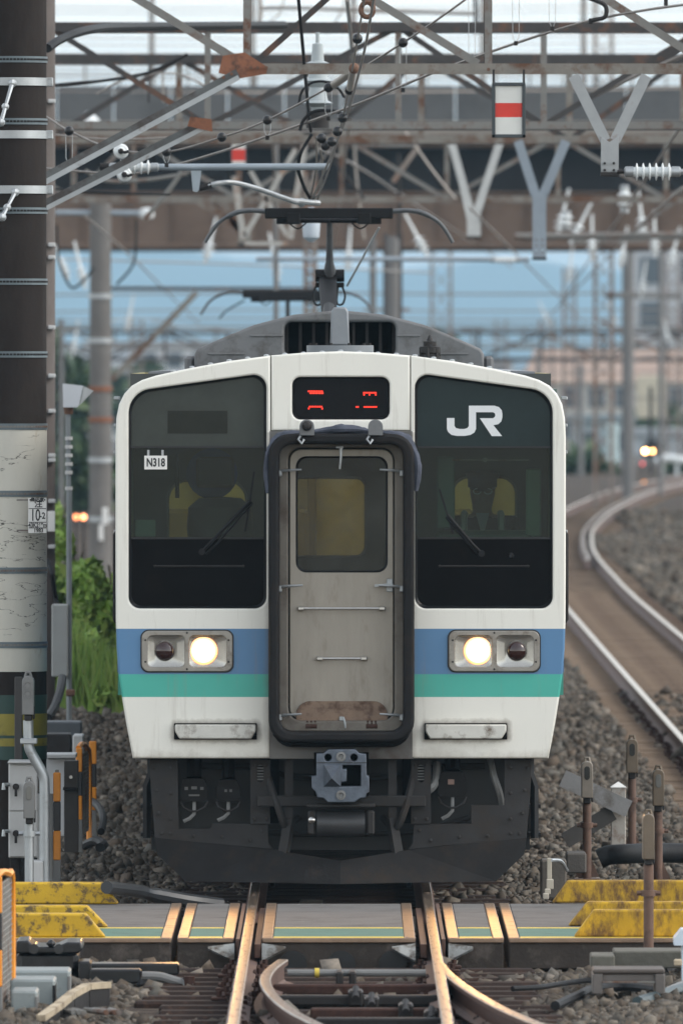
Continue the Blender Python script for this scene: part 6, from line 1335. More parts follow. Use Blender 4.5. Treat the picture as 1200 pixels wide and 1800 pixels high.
k = MB(); k.tube(smooth_path([P(84, 85, 104), P(110, 68, 104.5), P(160, 52, 106), P(240, 47, 112), P(500, 44, 122)], 6), .035, 8); tag(k.build('feeder_cable', m_black), 'thick black cable bundle leaving the left pole at the top', 'cable')
# curved rods and fittings farther back
for i, (l, d_, r_, lab) in enumerate((([(255, 385, 0), (300, 330, 0), (320, 300, 0)], 150, .03, 'pale insulated jumper rod left of the curved steady arm'), ([(150, 300, 0), (190, 318, 0), (260, 316, 0), (330, 305, 0)], 150, .025, 'slack pale wire below the left insulator'), ([(385, 560, 0), (400, 545, 0), (430, 528, 0)], 170, .012, 'thin dark wire left of the rear pantograph'), ([(100, 395, 0), (104, 455, 0), (125, 505, 0), (150, 490, 0), (165, 470, 0)], 200, .02, 'drooping dark jumper by the middle left pole'), ([(240, 385, 0), (238, 450, 0), (228, 475, 0), (205, 500, 0)], 200, .02, 'dark jumper looping right of the middle left pole'))):
    mb = MB(); mb.tube(smooth_path([P(a, b_, d_) for a, b_, _ in l], 6), r_, 6); tag(mb.build('slack_wire', m_galvold if i < 2 else m_black), lab, 'wire', 'overhead wires')
# middle left pole with cross arm
dM = 222.; mp_ = thing('catenary_pole', 'grey concrete pole with rusty bands and a cross arm, left of the train', 'pole', tuple(P(177, 960, dM)))
x = gx(177, dM); MB().cyl((x, dM - 90, -.5), (x, dM - 90, gz(358, dM)), .185, .17, 20).build('pole_shaft', mat('pole_grey', (.15, .14, .13), .85, 0, .2, 2, .2, 30), mp_)
for py, m_ in ((683, m_gusset), (737, m_gusset), (808, m_galv), (912, m_galv), (520, m_galv), (598, m_galv)): MB().cyl((x, dM - 90, gz(py + 5, dM)), (x, dM - 90, gz(py - 4, dM)), .20, None, 18).build('pole_band', m_, mp_)
MB().cyl(P(98, 374, dM), P(262, 375, dM), .045, None, 10).build('cross_arm', mat('arm_blue_grey', (.30, .35, .39), .5, .3, .1), mp_)
MB().lathe([(.03, -.1), (.11, -.06), (.13, 0), (.11, .07), (.03, .1)], P(258, 376, dM), (0, 0, 1), 14).build('arm_insulator', m_porcelain, mp_)
MB().lathe([(.03, -.1), (.16, -.04), (.18, .06), (.03, .2)], P(157, 218, dM), (0, 0, 1), 14).build('arm_insulator', m_porcelain, mp_)
k = MB(); pb(k, 180, 190, 892, 922, dM - .25, .04, .0); pb(k, 174, 182, 922, 950, dM - .25, .04, .0); k.build('pole_plate', m_white, mp_)
k = MB(); k.bar(P(196, 668, dM), P(346, 514, dM), .1, .1); k.build('brace', m_gant, mp_); k = MB(); k.bar(P(196, 507, dM), P(560, 508, dM), .06, .06); k.build('outrigger', m_gantdark, mp_)

# ================================================================ bridge and background
dG = 300.
br = thing('road_bridge', 'long brown girder road bridge with grey parapet crossing above the tracks', 'bridge', (0, dG - 90, 0))
def bx(y0, y1, yo0, yo1, nm, m_, x0=-400, x1=1600, b=.02):
    k = MB(); k.box(gx(x0, dG), gx(x1, dG), dG - 90 + yo0, dG - 90 + yo1, gz(y1, dG), gz(y0, dG), b); return k.build(nm, m_, br)
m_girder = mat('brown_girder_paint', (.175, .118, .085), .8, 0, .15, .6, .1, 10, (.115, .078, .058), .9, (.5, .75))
m_parapet = mat('grey_parapet', (.10, .10, .10), .85, 0, .15, .5, .2, 10, (.075, .075, .075), .7)
for i in range(20): bx(150 + random.uniform(-.6, .6), 214, 0 + random.uniform(-.01, .01), .25, 'parapet_panel', m_parapet, -400 + i * 100 + 1, -400 + i * 100 + 99, .02)
bx(214, 246, -.2, 9, 'deck_slab', mat('deck_slab_beige', (.24, .215, .185), .85, 0, .15, .6)); bx(246, 258, .1, 9, 'deck_soffit', m_girder)
gd = bx(258, 338, 1.5, 1.6, 'upper_web', mat('shaded_web', (.034, .031, .031), .8, 0, .2, .5, spec=.1)); bx(338, 432, 1.0, 1.1, 'girder_web', m_girder); bx(336, 341, .85, 1.5, 'girder_flange', m_girder); bx(428, 436, .85, 1.3, 'girder_flange', m_girder)  # upper web: shade under the deck overhang put into its near-black colour
for i in range(26): k = MB(); px = -400 + i * 78; k.box(gx(px, dG), gx(px + 2, dG), dG - 89.1, dG - 89.0, gz(428, dG), gz(341, dG)); k.build('web_stiffener', m_girder, br)
for y_ in (4., 7.): bx(300, 438, y_, y_ + .1, 'girder_web', m_girder)
bx(338, 346, 1.1, 8.5, 'bridge_soffit', m_girder); bx(440, 1500, 2, 4, 'pier', m_conc, -700, -560) ; bx(440, 1500, 2, 4, 'pier', m_conc, 1760, 1900)
for py in (118, 128, 140): k = MB(); k.cyl(P(-400, py, dG + .1), P(1600, py, dG + .1), .02, None, 6); k.build('rail_bar', m_galvold, br)
for i in range(34): k = MB(); k.cyl(P(-390 + i * 60, 150, dG + .1), P(-390 + i * 60, 108, dG + .1), .025, None, 6); k.build('rail_post', m_galvold, br)
for i in range(6): 
    px = 40 + i * 190 + (i * 37) % 50; mb = MB(); mb.tube([P(px, 150, dG + 4), P(px, -60, dG + 4)], .06, 8); tag(mb.build('lamp_post', m_galvold), ['slim post on the bridge nearest the left pole', 'slim post on the bridge, second from the left', 'slim post on the bridge left of the centre wires', 'slim post on the bridge right of the centre wires', 'slim post on the bridge above the board', 'slim post on the bridge farthest right'][i], 'post', 'posts on the bridge')
for i, (py, d_) in enumerate(((12, 260), (22, 280), (66, 240), (78, 260), (92, 290), (160, 215), (132, 250))):
    wire('line_wire', [(-200, py - 3, d_), (300, py + 2, d_), (800, py + 1, d_ + 3), (1400, py - 8, d_ + 6)], .012, ['topmost thin wire across the sky', 'second thin wire from the top across the sky', 'third thin wire from the top across the sky', 'fourth thin wire from the top across the sky', 'fifth thin wire from the top across the sky', 'lowest thin wire in front of the bridge parapet', 'thin wire just above the bridge parapet'][i])
for i, (l, d_, r_, lab) in enumerate(([(( 262, 180), (262, 125), (266, 112), (276, 107), (284, 112)), 152, .012, 'left thin inverted U rod under the second gantry'], [((287, 180), (287, 122), (291, 111), (300, 108), (306, 114)), 152, .012, 'right thin inverted U rod under the second gantry'], [((170, 165), (220, 140), (300, 128), (360, 150)), 140, .012, 'thin slack cable under the second gantry at the left'], [((92, 150), (180, 142), (260, 128), (330, 95)), 126, .018, 'dark slack cable below the upper chord at the left'], [((455, 15), (520, 14), (700, 20), (835, 24)), 190, .03, 'grey bar across the sky at the top'], [((455, 45), (458, 20), (456, -10)), 190, .035, 'short upright on the grey bar, left end'], [((835, 60), (836, 24), (834, -10)), 190, .035, 'short upright on the grey bar, right end'], [((470, 40), (490, 25), (500, -5)), 190, .012, 'thin curved wire left of the feeder cable'], [((575, 60), (600, 20), (606, -10)), 190, .012, 'thin curved wire right of the feeder cable'], [((737, 170), (745, 190), (742, 210)), 186, .02, 'short pale rod left of the board'], [((1205, 95), (1080, 150), (960, 215)), 124, .022, 'slanting brace rising to the right picture edge'], [((700, 215), (760, 300), (800, 350)), 184, .02, 'slanting thin brace in front of the bridge, right of centre'], [((560, 250), (600, 300), (640, 350)), 184, .02, 'slanting thin brace in front of the bridge at the centre'], [((600, 240), (560, 290), (540, 345)), 170, .012, 'thin wire behind the ball cluster'], [((622, 245), (628, 330), (640, 420)), 210, .02, 'thin wire dropping right of the pantograph head'], [((700, 270), (702, 360), (700, 420)), 215, .03, 'thin upright right of the pantograph head'], [((330, 215), (420, 228), (520, 232), (640, 226)), 140, .01, 'thin level wire above the registration tube'], [((80, 235), (200, 245), (330, 240)), 118, .01, 'thin wire from the left pole toward the gusset'], [((80, 330), (160, 338), (300, 342)), 128, .012, 'thin wire from the left pole under the braces'])):
    mb = MB(); mb.tube(smooth_path([P(a, b_, d_) for a, b_ in l], 6), r_, 6); tag(mb.build('slack_wire', m_wire if i % 3 else m_darksteel), lab, 'wire', 'overhead wires')
# right: insulator strings and pipe in front of the bridge
for i, (px, y0, y1, d_) in enumerate(((1097, 325, 375, 190), (995, 370, 405, 190))):
    insulator(P(px, y0, d_), P(px, y1, d_), .1, 2, ['hanging white disc string right of the V hanger', 'hanging white disc string left of the V hanger foot'][i])
k = MB(); k.cyl(P(450, 455, 200), P(930, 456, 200), .035, None, 8); tag(k.build('cantilever_tube', MATS['tube_blue_grey']), 'long pale tube below the bridge right of the pantograph', 'tube')
k = MB(); k.cyl(P(905, 416, 205), P(1400, 411, 205), .05, None, 8); tag(k.build('cantilever_tube', m_galvold), 'long pale tube just under the bridge on the right', 'tube')
insulator(P(860, 457, 199.5), P(915, 457, 199.5), .06, 5, 'white ribbed insulator on the long tube below the bridge')
# lattice towers and poles at the right
m_tow = mat('tower_rust_grey', (.24, .20, .17), .7, .1, .25, 2, 0, 60, (.24, .12, .07), 1.5, (.5, .62))
def tower(px, w_, y0, d, label, m_=None, group='lattice towers'):
    m_ = m_ or m_tow; g = thing('lattice_tower', label, 'tower', (gx(px, d), d - 90, -.4), group); wv = wpx(w_, d); X = gx(px, d); zt = gz(y0, d)
    for sx in (-1, 1):
        for sy in (0, 1): k = MB(); k.box(X + sx * wv / 2 - .04, X + sx * wv / 2 + .04, d - 90 + sy * wv - .04, d - 90 + sy * wv + .04, -.4, zt); k.build('tower_leg', m_, g)
    n = int((zt + .4) / wv)
    for sy in (0, 1):
        for i in range(n):
            s = 1 if (i + sy) % 2 else -1; z = -.4 + i * wv; k = MB(); k.bar((X - s * wv / 2, d - 90 + sy * wv - .03, z), (X + s * wv / 2, d - 90 + sy * wv - .03, z + wv), .05, .03); k.build('lacing', m_, g)
tower(1060, 30, -40, 330., 'rusty lattice tower right of the train under the bridge'); tower(775, 34, 380, 420., 'pale lattice tower behind the train roof')
tower(690, 26, 410, 260., 'dark lattice mast right of the pantograph', m_gantdark); tower(960, 22, 560, 520., 'distant lattice mast above the train right shoulder')
for i, (px, w_, y0, yb, d_, lab) in enumerate(((1103, 21, 425, 880, 345, 'thick grey pole at the right beyond the bridge'), (690, 22, 415, 700, 250, 'dark pole right of the pantograph mast'), (655, 12, 420, 700, 260, 'thin dark pole close to the pantograph'), (1020, 10, 640, 880, 420, 'thin grey pole above the far curve'), (945, 8, 620, 880, 420, 'thin pole just right of the train'), (108, 10, 560, 900, 300, 'thin pole behind the bushes on the left'), (1160, 9, 300, 860, 360, 'thin pole at the far right'), (485, 9, 250, 700, 200, 'thin pole left of the pantograph'))):
    k = MB(); k.cyl((gx(px, d_), d_ - 90, -.4), (gx(px, d_), d_ - 90, gz(y0, d_)), wpx(w_, d_) / 2, None, 14); tag(k.build('pole', mat('far_pole_grey', (.17, .165, .16), .85, 0, .2, 1)), lab, 'pole', 'distant poles')
far_l = lattice('distant gantry just above the train roof on the right', 440., 585, 632, -200, 1500, list(range(-150, 1450, 110)), m_gantdark, m_gantdark, 6)
lattice('farther gantry level with the train roof line', 560., 575, 612, -300, 1700, list(range(-250, 1650, 90)), m_galvold, m_galvold, 5)
lattice('hazy gantry below the bridge, farthest of all', 700., 690, 722, -300, 1700, list(range(-250, 1650, 90)), m_galvold, m_galvold, 4, False)
for i, (py, d_) in enumerate(((515, 330), (545, 380), (560, 360), (600, 420), (655, 480), (700, 500), (735, 520))):
    wire('line_wire', [(-100, py + 6, d_), (400, py, d_), (900, py + 2, d_), (1300, py - 3, d_)], .025, ['highest hazy wire below the bridge', 'second hazy wire below the bridge', 'third hazy wire below the bridge', 'fourth hazy wire below the bridge', 'hazy wire level with the destination display', 'hazy wire just above the lit far signal', 'lowest hazy wire above the lit far signal'][i], 'hazy far wires')

# more far steelwork, insulators and wires filling the air between the gantries
tower(1000, 20, 470, 470., 'slim hazy lattice mast left of the rusty tower'); tower(1182, 24, 440, 480., 'hazy lattice mast in front of the tall grey building'); tower(880, 18, 560, 600., 'very distant lattice mast over the train right window'); tower(240, 20, 560, 520., 'hazy lattice mast above the train left shoulder'); tower(545, 16, 300, 240., 'narrow lattice mast right behind the pantograph')
proto = None
spots = [(985, 392, 230, 'leaning white insulator just under the bridge, left of the blue-grey hanger foot'), (1012, 408, 230, 'white insulator under the bridge right of the blue-grey hanger foot'), (1040, 436, 240, 'hazy white insulator left of the rusty tower top'), (1128, 396, 236, 'white insulator under the bridge right of the thick grey pole'), (1150, 430, 240, 'hazy white insulator in front of the tall grey building'), (1092, 452, 260, 'hazy white insulator between rusty tower and grey pole'), (1180, 452, 260, 'hazy white insulator nearest the right picture edge'), (1000, 480, 300, 'small hazy insulator before the blue hill at the right'), (1128, 505, 300, 'small hazy insulator halfway down the tall grey building'), (960, 560, 420, 'tiny insulator above the train right shoulder'), (1078, 560, 420, 'tiny insulator in front of the rusty tower'), (1172, 590, 420, 'tiny insulator above the brown-roofed house, right'), (366, 440, 230, 'white insulator under the bridge left of the pantograph'), (485, 470, 230, 'white insulator left of the pantograph mast'), (612, 455, 250, 'white insulator right of the pantograph mast'), (740, 430, 230, 'white insulator under the bridge right of the dark pole'), (112, 470, 230, 'white insulator beside the second pole at the left'), (145, 485, 230, 'white insulator touching the grey banded pole'), (130, 610, 300, 'small hazy insulator left of the grey banded pole'), (226, 565, 300, 'small hazy insulator right of the grey banded pole')]
sm_ = None
for i, (px, py, d_, lab_) in enumerate(spots):
    p = P(px, py, d_)
    if sm_ is None:
        mbi = MB(); mbi.lathe([(.03, -.22), (.03, -.12), (.11, -.10), (.04, -.06), (.04, -.02), (.12, 0), (.04, .04), (.04, .08), (.11, .10), (.03, .13), (.02, .6)], (0, 0, 0), (0, 0, 1), 12); sm_ = mbi.mesh('insulator'); sm_.materials.append(m_porcelain)
    o = link('insulator', sm_, None, None); o.location = p; o.rotation_euler = (0, random.uniform(-.5, .5), 0); tag(o, lab_, 'insulator', 'hazy far insulators')
far_w = [[(90, 455, 230), (330, 462, 235), (560, 470, 240), (760, 480, 250)], [(560, 260, 180), (640, 300, 200), (760, 380, 260), (900, 470, 340)], [(1200, 330, 150), (1120, 400, 200), (1050, 470, 260), (960, 560, 380)], [(1210, 200, 120), (1110, 350, 180), (1040, 450, 250), (980, 540, 340)], [(480, 250, 170), (486, 380, 200), (490, 520, 260)], [(90, 590, 300), (230, 560, 320), (330, 575, 340), (500, 590, 380)], [(820, 360, 170), (900, 440, 230), (980, 520, 330), (1040, 580, 430)], [(150, 380, 180), (230, 450, 230), (300, 520, 300), (350, 570, 380)], [(610, 0, 110), (618, 150, 140), (600, 330, 190), (580, 460, 260)], [(1000, 655, 450), (1080, 640, 430), (1200, 610, 400)]]
for i, l in enumerate(far_w):
    wire('line_wire', l, .016, ['hazy wire sagging below the bridge from the left pole', 'wire running away from the arched jumpers to the right', 'wire running away along the neighbouring track, lower one', 'wire running away along the neighbouring track, upper one', 'wire dropping left of the pantograph', 'hazy wire above the left bushes', 'wire running away below the small white V frame', 'wire running away under the left cross arm', 'wire running away behind the pantograph', 'hazy wire above the brown-roofed house'][i])
for i, (a, b_, d_, w_) in enumerate((((1000, 425), (1200, 418), 250, 8), ((960, 585), (1050, 640), 440, 6), ((1060, 520), (1200, 522), 330, 7), ((1050, 560), (1200, 640), 380, 5), ((640, 255), (735, 255), 200, 7), ((735, 257), (690, 320), 200, 9), ((95, 575), (160, 575), 222, 6), ((640, 545), (720, 545), 300, 6), ((1110, 410), (1190, 350), 190, 6))):
    k = MB(); k.bar(P(*a, d_), P(*b_, d_), wpx(w_, d_), .08, (0, 1, 0)); tag(k.build('steel_strut', m_tow if i % 2 else m_galvold), ['long hazy steel arm just below the bridge at the right', 'slanting hazy strut over the train right shoulder', 'level arm across the rusty tower', 'slanting strut in front of the tall grey building', 'short level arm under the gantry right of the jumpers', 'pale slanting arm under the short level arm', 'short arm on the left of the grey pole', 'hazy arm right of the roof antenna', 'pale slanting strut under the right insulator'][i], 'strut', 'far steel struts')
# buildings behind
m_win = mat('far_window', (.06, .075, .09), .15, 0, .1)
def house(x0, x1, y0, d, col, label, rows, cols, roofc=None, dep=12., nm='building', ybot=None):
    g = thing(nm, label, 'building', (gx((x0 + x1) / 2, d), d - 90, -.5), 'far buildings')
    mm = mat('wall_%d_%d' % (x0 + 999, y0), col, .85, 0, .08, .3); xa, xb, zt = gx(x0, d), gx(x1, d), gz(y0, d)
    MB().box(xa, xb, d - 90, d - 90 + dep, -.6, zt, .03).build('wall', mm, g)
    k = MB(); rc = mat('roof_%d_%d' % (x0 + 999, y0), roofc or tuple(c * .6 for c in col), .8, 0, .1, .5)
    if roofc: 
        xm = (xa + xb) / 2; h = (xb - xa) * .16; k._add([(xa - .3, d - 90.3, zt - .1), (xb + .3, d - 90.3, zt - .1), (xb + .3, d - 90 + dep, zt - .1), (xa - .3, d - 90 + dep, zt - .1), (xa + .3, d - 90 + dep / 2, zt + h), (xb - .3, d - 90 + dep / 2, zt + h)], [(0, 1, 5, 4), (2, 3, 4, 5), (1, 2, 5), (3, 0, 4), (3, 2, 1, 0)])
    else: k.box(xa - .15, xb + .15, d - 90.15, d - 90 + dep, zt, zt + .35, .03)
    k.build('roof', rc, g)
    for r in range(rows):
        for c in range(cols):
            wx = xa + (xb - xa) * (c + .5) / cols; wz = zt - (zt + .3) * (r + .55) / rows; ww = (xb - xa) / cols * .28; wh = min((zt + .3) / rows * .3, 1.)
            w_ = MB().box(wx - ww - .06, wx + ww + .06, d - 90.06, d - 89.95, wz - wh - .06, wz + wh + .06, .01).build('window', m_galv, g); MB().box(wx - ww, wx + ww, d - 90.075, d - 90.05, wz - wh, wz + wh).build('pane', m_win, w_)
house(1108, 1330, 432, 760., (.46, .47, .48), 'tall pale grey building at the right under the bridge', 4, 3)
house(930, 1260, 668, 600., (.50, .47, .42), 'cream low building right of the train', 2, 7, (.36, .25, .19))
house(860, 1120, 705, 640., (.42, .42, .42), 'pale house behind the far gantry', 2, 5, (.28, .24, .22))
house(60, 250, 640, 640., (.50, .50, .48), 'pale house behind the left pole', 2, 3, (.22, .25, .27))
house(-60, 130, 690, 560., (.48, .46, .43), 'beige house behind the left bushes', 2, 3, (.30, .25, .22))
house(150, 420, 610, 820., (.55, .55, .55), 'long white building behind the train on the left', 3, 6)
house(400, 900, 640, 900., (.45, .43, .42), 'wide hazy building directly behind the train', 3, 10)
house(1010, 1110, 745, 520., (.30, .36, .38), 'small blue-grey shed above the far curve', 1, 2)
house(1120, 1320, 770, 540., (.42, .45, .47), 'grey low shed behind the lit signal', 1, 3)
for i, (x0, x1, y0, y1, d_, c) in enumerate(((1066, 1086, 745, 830, 470, (.55, .68, .68)), (1000, 1020, 832, 862, 440, (.62, .64, .66)), (100, 116, 818, 862, 420, (.7, .7, .66)), (134, 153, 812, 890, 420, (.72, .71, .68)), (1118, 1170, 660, 735, 500, (.52, .47, .36)), (1020, 1045, 780, 850, 460, (.24, .23, .24)), (120, 150, 665, 720, 500, (.45, .47, .47)))):
    k = MB(); k.box(gx(x0, d_), gx(x1, d_), d_ - 90, d_ - 89.6, gz(y1, d_), gz(y0, d_), .03); k.box(gx((x0 + x1) / 2 - 1, d_), gx((x0 + x1) / 2 + 1, d_), d_ - 89.8, d_ - 89.7, -.5, gz(y1, d_)); tag(k.build('trackside_board', mat('far_board_%d' % i, c, .6, 0, .05)), ['tall pale turquoise board beside the far tower', 'pale grey board at the end of the far curve', 'short white board behind the bushes', 'tall white board behind the bushes', 'cream hoarding with a post at the far right', 'dark board left of the far tower', 'grey board near the floodlight'][i], 'board', 'distant trackside boards')
# lit signal in the distance
dS = 430.; sg = thing('signal', 'distant dark signal with three lit orange lamps in a row', 'signal', (gx(1146, dS), dS - 90, -.4))
k = MB(); pb(k, 1126, 1166, 783, 803, dS, .3, .1); k.build('signal_head', m_black, sg); k = MB(); k.cyl((gx(1143, dS), dS - 89.8, -.4), (gx(1143, dS), dS - 89.8, gz(680, dS)), .06, None, 8); k.build('post', m_darksteel, sg)
k = MB(); pb(k, 1134, 1156, 773, 786, dS + .02, .25, .08); k.build('signal_hood', m_black, sg)
for px, e in ((1133, 30.), (1146, 9.), (1159.5, 30.)): MB().lathe([(.055, 0), (.05, .03), (.001, .05)], P(px, 793, dS - .02), (0, -1, 0), 14).build('lamp', mat('signal_lamp_%d' % px, (1, .6, .3), .4, 0, 0, emit=((1., .48, .16), e)), sg)
for i, (px, py, d_, c, e) in enumerate(((134, 909, 230, (1., .30, .12), 1.6), (147, 909, 230, (1., .34, .14), 3.), (1128, 815, 428, (1., .12, .12), .8), (1131, 848, 400, (1., .35, .05), .7))):
    k = MB(); k.lathe([(.05, 0), (.045, .02), (.001, .04)], P(px, py, d_), (0, -1, 0), 12)
    lab_ = ['left one of two small orange marker lamps above the bushes', 'right one of two small orange marker lamps above the bushes', 'tiny red lamp under the lit signal', 'tiny orange lamp at the end of the far curve'][i]
    g = thing('marker_lamp', lab_, 'lamp', (gx(px, d_), d_ - 90, -.4), 'small marker lamps'); MB().box(gx(px, d_) - .02, gx(px, d_) + .02, d_ - 89.95, d_ - 89.91, -.4, gz(py, d_)).build('post', m_darksteel, g); MB().box(gx(px, d_) - .06, gx(px, d_) + .06, d_ - 89.985, d_ - 89.9, gz(py, d_) - .06, gz(py, d_) + .06, .01).build('lamp_case', m_black, g)
    k.build('lens', mat('marker_lamp_%d' % i, c, .4, 0, 0, emit=(c, e)), g)
k = MB(); k.tube([P(1153, 812, 426), P(1160, 804, 426), P(1180, 806, 426), P(1240, 815, 426)], .12, 8); k.box(gx(1160, 426), gx(1166, 426), 336, 336.2, -.4, gz(812, 426)); k.box(gx(1186, 426), gx(1192, 426), 336, 336.2, -.4, gz(815, 426)); tag(k.build('pipe_railing', m_porcelain), 'white pipe railing right of the lit signal', 'railing')

# ---------------------------------------------------------------- bushes, trees, hill
def leaves(name, blobs, n, size, m_, parent, lo=None):
    tot = sum(b[3] * b[4] * b[5] for b in blobs) ; Vs = []
    for (cx, cy, cz, rx_, ry_, rz_) in blobs:
        k = int(n * rx_ * ry_ * rz_ / tot) + 3
        u = rng.normal(size=(k, 3)); u /= np.linalg.norm(u, axis=1)[:, None]; r = rng.uniform(.35, 1.08, k) ** .6
        Vs.append(np.array([cx, cy, cz]) + u * r[:, None] * np.array([rx_, ry_, rz_]))
    C = np.concatenate(Vs); k = len(C); a = rng.normal(size=(k, 3)); a /= np.linalg.norm(a, axis=1)[:, None]; b_ = np.cross(a, rng.normal(size=(k, 3))); b_ /= np.linalg.norm(b_, axis=1)[:, None]
    s = size * rng.lognormal(0, .5, k)[:, None]
    V = np.stack([C - a * s, C + b_ * s * .45, C + a * s, C - b_ * s * .45], 1).reshape(-1, 3)
    me = bpy.data.meshes.new(name); me.vertices.add(4 * k); me.vertices.foreach_set('co', V.ravel().astype(np.float32)); me.loops.add(4 * k); me.loops.foreach_set('vertex_index', np.arange(4 * k, dtype=np.int32)); me.polygons.add(k); me.polygons.foreach_set('loop_start', np.arange(0, 4 * k, 4, dtype=np.int32)); me.update(calc_edges=True)
    return link(name, me, m_, parent)
m_leaf = mat('leaf_bright', (.1, .2, .04), .6, 0, .2, 2, 0, 60, None, 3, island=[(.20, .34, .055), (.28, .44, .08), (.13, .24, .05), (.34, .46, .11), (.24, .31, .07)])
m_leafd = mat('leaf_dark', (.05, .09, .03), .6, 0, .2, 1, 0, 60, None, 3, island=[(.04, .075, .03), (.06, .10, .035), (.03, .06, .025), (.085, .12, .045)])
m_bark = mat('bark', (.09, .07, .05), .9, 0, .2, 8)
def bush(px, py_top, py_bot, wpx_, d, label, n=5200, sz=.034, ml=None):
    X, zt, zb = gx(px, d), gz(py_top, d), max(gz(py_bot, d), -.4); w_ = wpx(wpx_, d) / 2; g = thing('shrub', label, 'shrub', (X, d - 90, zb), 'green shrubs beside the left poles')
    bl = []
    for i in range(11): t = random.random(); bl.append((X + random.uniform(-.75, .75) * w_ * (1 - .35 * t), d - 90 + random.uniform(-.6, .6), zb + (zt - zb) * (.12 + .78 * t), w_ * random.uniform(.3, .5), .4, (zt - zb) * random.uniform(.09, .18)))
    leaves('foliage', bl, n, sz, ml or m_leaf, g)
    for i in range(5): mb = MB(); a = X + random.uniform(-.3, .3) * w_; mb.tube([(X + random.uniform(-.1, .1), d - 90, zb - .1), (a, d - 90, (zb + zt) / 2), (a + random.uniform(-.2, .2), d - 90, zb + (zt - zb) * .9)], [.025, .015, .006], 5); mb.build('stem', m_bark, g)
bush(110, 930, 1200, 90, 128, 'bright green shrub just right of the poles'); bush(160, 985, 1280, 110, 124, 'bright green shrub in front, behind the floodlight post', 7600); bush(215, 960, 1290, 90, 132, 'green shrub partly hidden by the train', 6000); bush(140, 1120, 1300, 120, 121, 'low spreading shrub at the foot of the bushes', 5600); bush(95, 860, 1100, 40, 140, 'tall thin shrub behind the second pole', 3400); bush(205, 1180, 1300, 110, 119.5, 'low green shrub behind the concrete wall', 5200)
sheet('grass_bank', gx(60, 119), gx(330, 119), 28.3, 60, -.05, mat('bank_grass', (.05, .09, .025), .9, 0, .4, 3, .8, 20), 1, 1, 'structure', 'grassy bank under the bushes')
nb = 5200; gxp = rng.uniform(84, 245, nb); gd = rng.uniform(118.6, 127, nb); gX = CX + (gxp - 600) * gd / F; gb = np.interp(gd, [118, 119.2, 127], [.1, .25, -.05]); gh = rng.uniform(.25, .95, nb) * np.interp(gxp, [84, 150, 245], [1.3, 1., .75]); lean = rng.normal(0, .16, (nb, 2)) * gh[:, None]; bw = rng.uniform(.008, .02, nb)
B0 = np.column_stack([gX, gd - 90, gb]); T0 = B0 + np.column_stack([lean, gh]); M0 = (B0 + T0) / 2 - np.column_stack([lean * .2, np.zeros(nb)]); ex = np.column_stack([bw, np.zeros(nb), np.zeros(nb)])
Vg = np.stack([B0 - ex, B0 + ex, M0 + ex * .8, T0, M0 - ex * .8], 1).reshape(-1, 3); me = bpy.data.meshes.new('grass'); me.vertices.add(5 * nb); me.vertices.foreach_set('co', Vg.ravel().astype(np.float32)); me.loops.add(5 * nb); me.loops.foreach_set('vertex_index', np.arange(5 * nb, dtype=np.int32)); me.polygons.add(nb); me.polygons.foreach_set('loop_start', np.arange(0, 5 * nb, 5, dtype=np.int32)); me.update(calc_edges=True)
tag(link('grass', me, m_leaf, None), 'tall yellow-green grass at the foot of the bushes', None, None, 'stuff')
def tree(px, yt, yb, wv, d, label, ml, n=2200, sz=.28):
    X, zt = gx(px, d), gz(yt, d); zb = -.5; w_ = wpx(wv, d) / 2; g = thing('tree', label, 'tree', (X, d - 90, zb), 'far trees')
    bl = []
    for i in range(9): t = random.random(); bl.append((X + random.uniform(-.7, .7) * w_, d - 90 + random.uniform(-1, 1) * w_ * .5, zb + (zt - zb) * (.35 + .5 * t), w_ * random.uniform(.35, .55), w_ * .5, (zt - zb) * random.uniform(.12, .2)))
    leaves('crown', bl, n, sz, ml, g); mb = MB(); mb.tube([(X, d - 90, zb), (X + .1, d - 90, zb + (zt - zb) * .5), (X, d - 90, zb + (zt - zb) * .85)], [.2, .14, .05], 7); mb.build('trunk', m_bark, g)
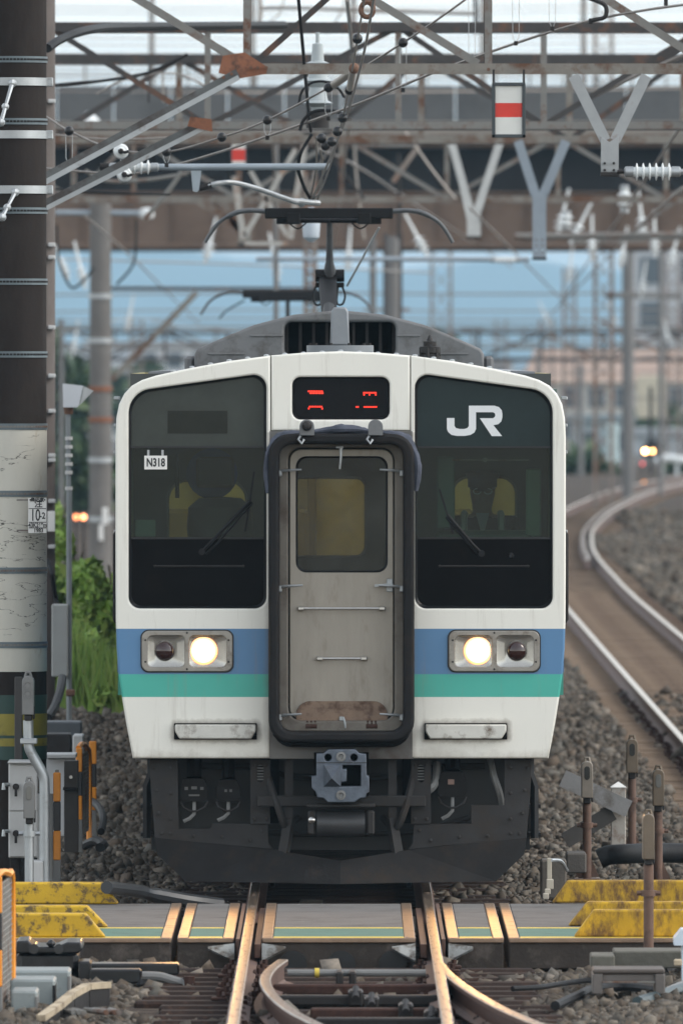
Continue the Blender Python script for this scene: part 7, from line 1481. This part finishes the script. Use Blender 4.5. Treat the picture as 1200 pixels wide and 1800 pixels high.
for i, a in enumerate(((90, 600, 0, 130, 380, 'hazy tree above the left bushes'), (230, 650, 0, 140, 600, 'hazy tree behind the left pole'), (1180, 720, 0, 120, 560, 'tree behind the lit signal'), (150, 790, 0, 110, 330, 'tree above the left marker lamps'), (480, 575, 0, 160, 900, 'hazy tree behind the air conditioner on the left'), (760, 580, 0, 150, 900, 'hazy tree behind the roof whistle'), (1030, 815, 0, 60, 430, 'low bush at the end of the far curve'), (1230, 830, 0, 100, 430, 'low tree at the right picture edge'))):
    tree(*a[:5], a[5], m_leafd)
# wooded hill
hx = np.linspace(-1700, 1700, 220); dH = 11000.
ridge_px = [-2000, -300, 0, 250, 330, 420, 500, 600, 700, 800, 880, 960, 1040, 1200, 1500, 3000]; ridge_py = [395, 410, 428, 436, 442, 456, 466, 472, 474, 468, 458, 462, 474, 486, 480, 450]
mb = MB(); rows = 26
for j in range(rows):
    t = j / (rows - 1)
    for x in hx:
        px = 600 + x * F / dH; zr = gz(float(np.interp(px, ridge_px, ridge_py)), dH)
        z = -3 + (zr + 3) * math.sin(t * math.pi / 2) + (random.uniform(-1., 1.) + 1.6 * math.sin(x * .075) * math.sin(x * .034 + j)) * (1 if 0 < j else 0)
        mb.v.append((x * (1 + .0 * t), dH - 90 - 1500 * (1 - t) + random.uniform(-2, 2), z))
for j in range(rows - 1):
    for i in range(len(hx) - 1): a = j * len(hx) + i; mb.f.append((a, a + 1, a + len(hx) + 1, a + len(hx)))
tag(mb.build('hill', mat('hill_forest', (.06, .085, .06), .95, 0, .35, .06, .6, .3)), 'long wooded hill blue with haze', None, None, 'structure')
# ---------------------------------------------------------------- the air
hm = bpy.data.materials.new('haze'); hm.use_nodes = True; nt = hm.node_tree; nt.nodes.clear(); o_ = N(nt, 'ShaderNodeOutputMaterial'); pv = N(nt, 'ShaderNodeVolumePrincipled')
pv.inputs['Color'].default_value = (.50, .78, 1., 1); pv.inputs['Density'].default_value = HAZE; pv.inputs['Anisotropy'].default_value = .2; nt.links.new(pv.outputs[0], o_.inputs['Volume'])
hz = MB().box(-3100, 3100, -125, 14100, -5., 150.).build('haze', hm, None, False); tag(hz, 'thin blue haze over the whole yard', None, None, 'stuff')
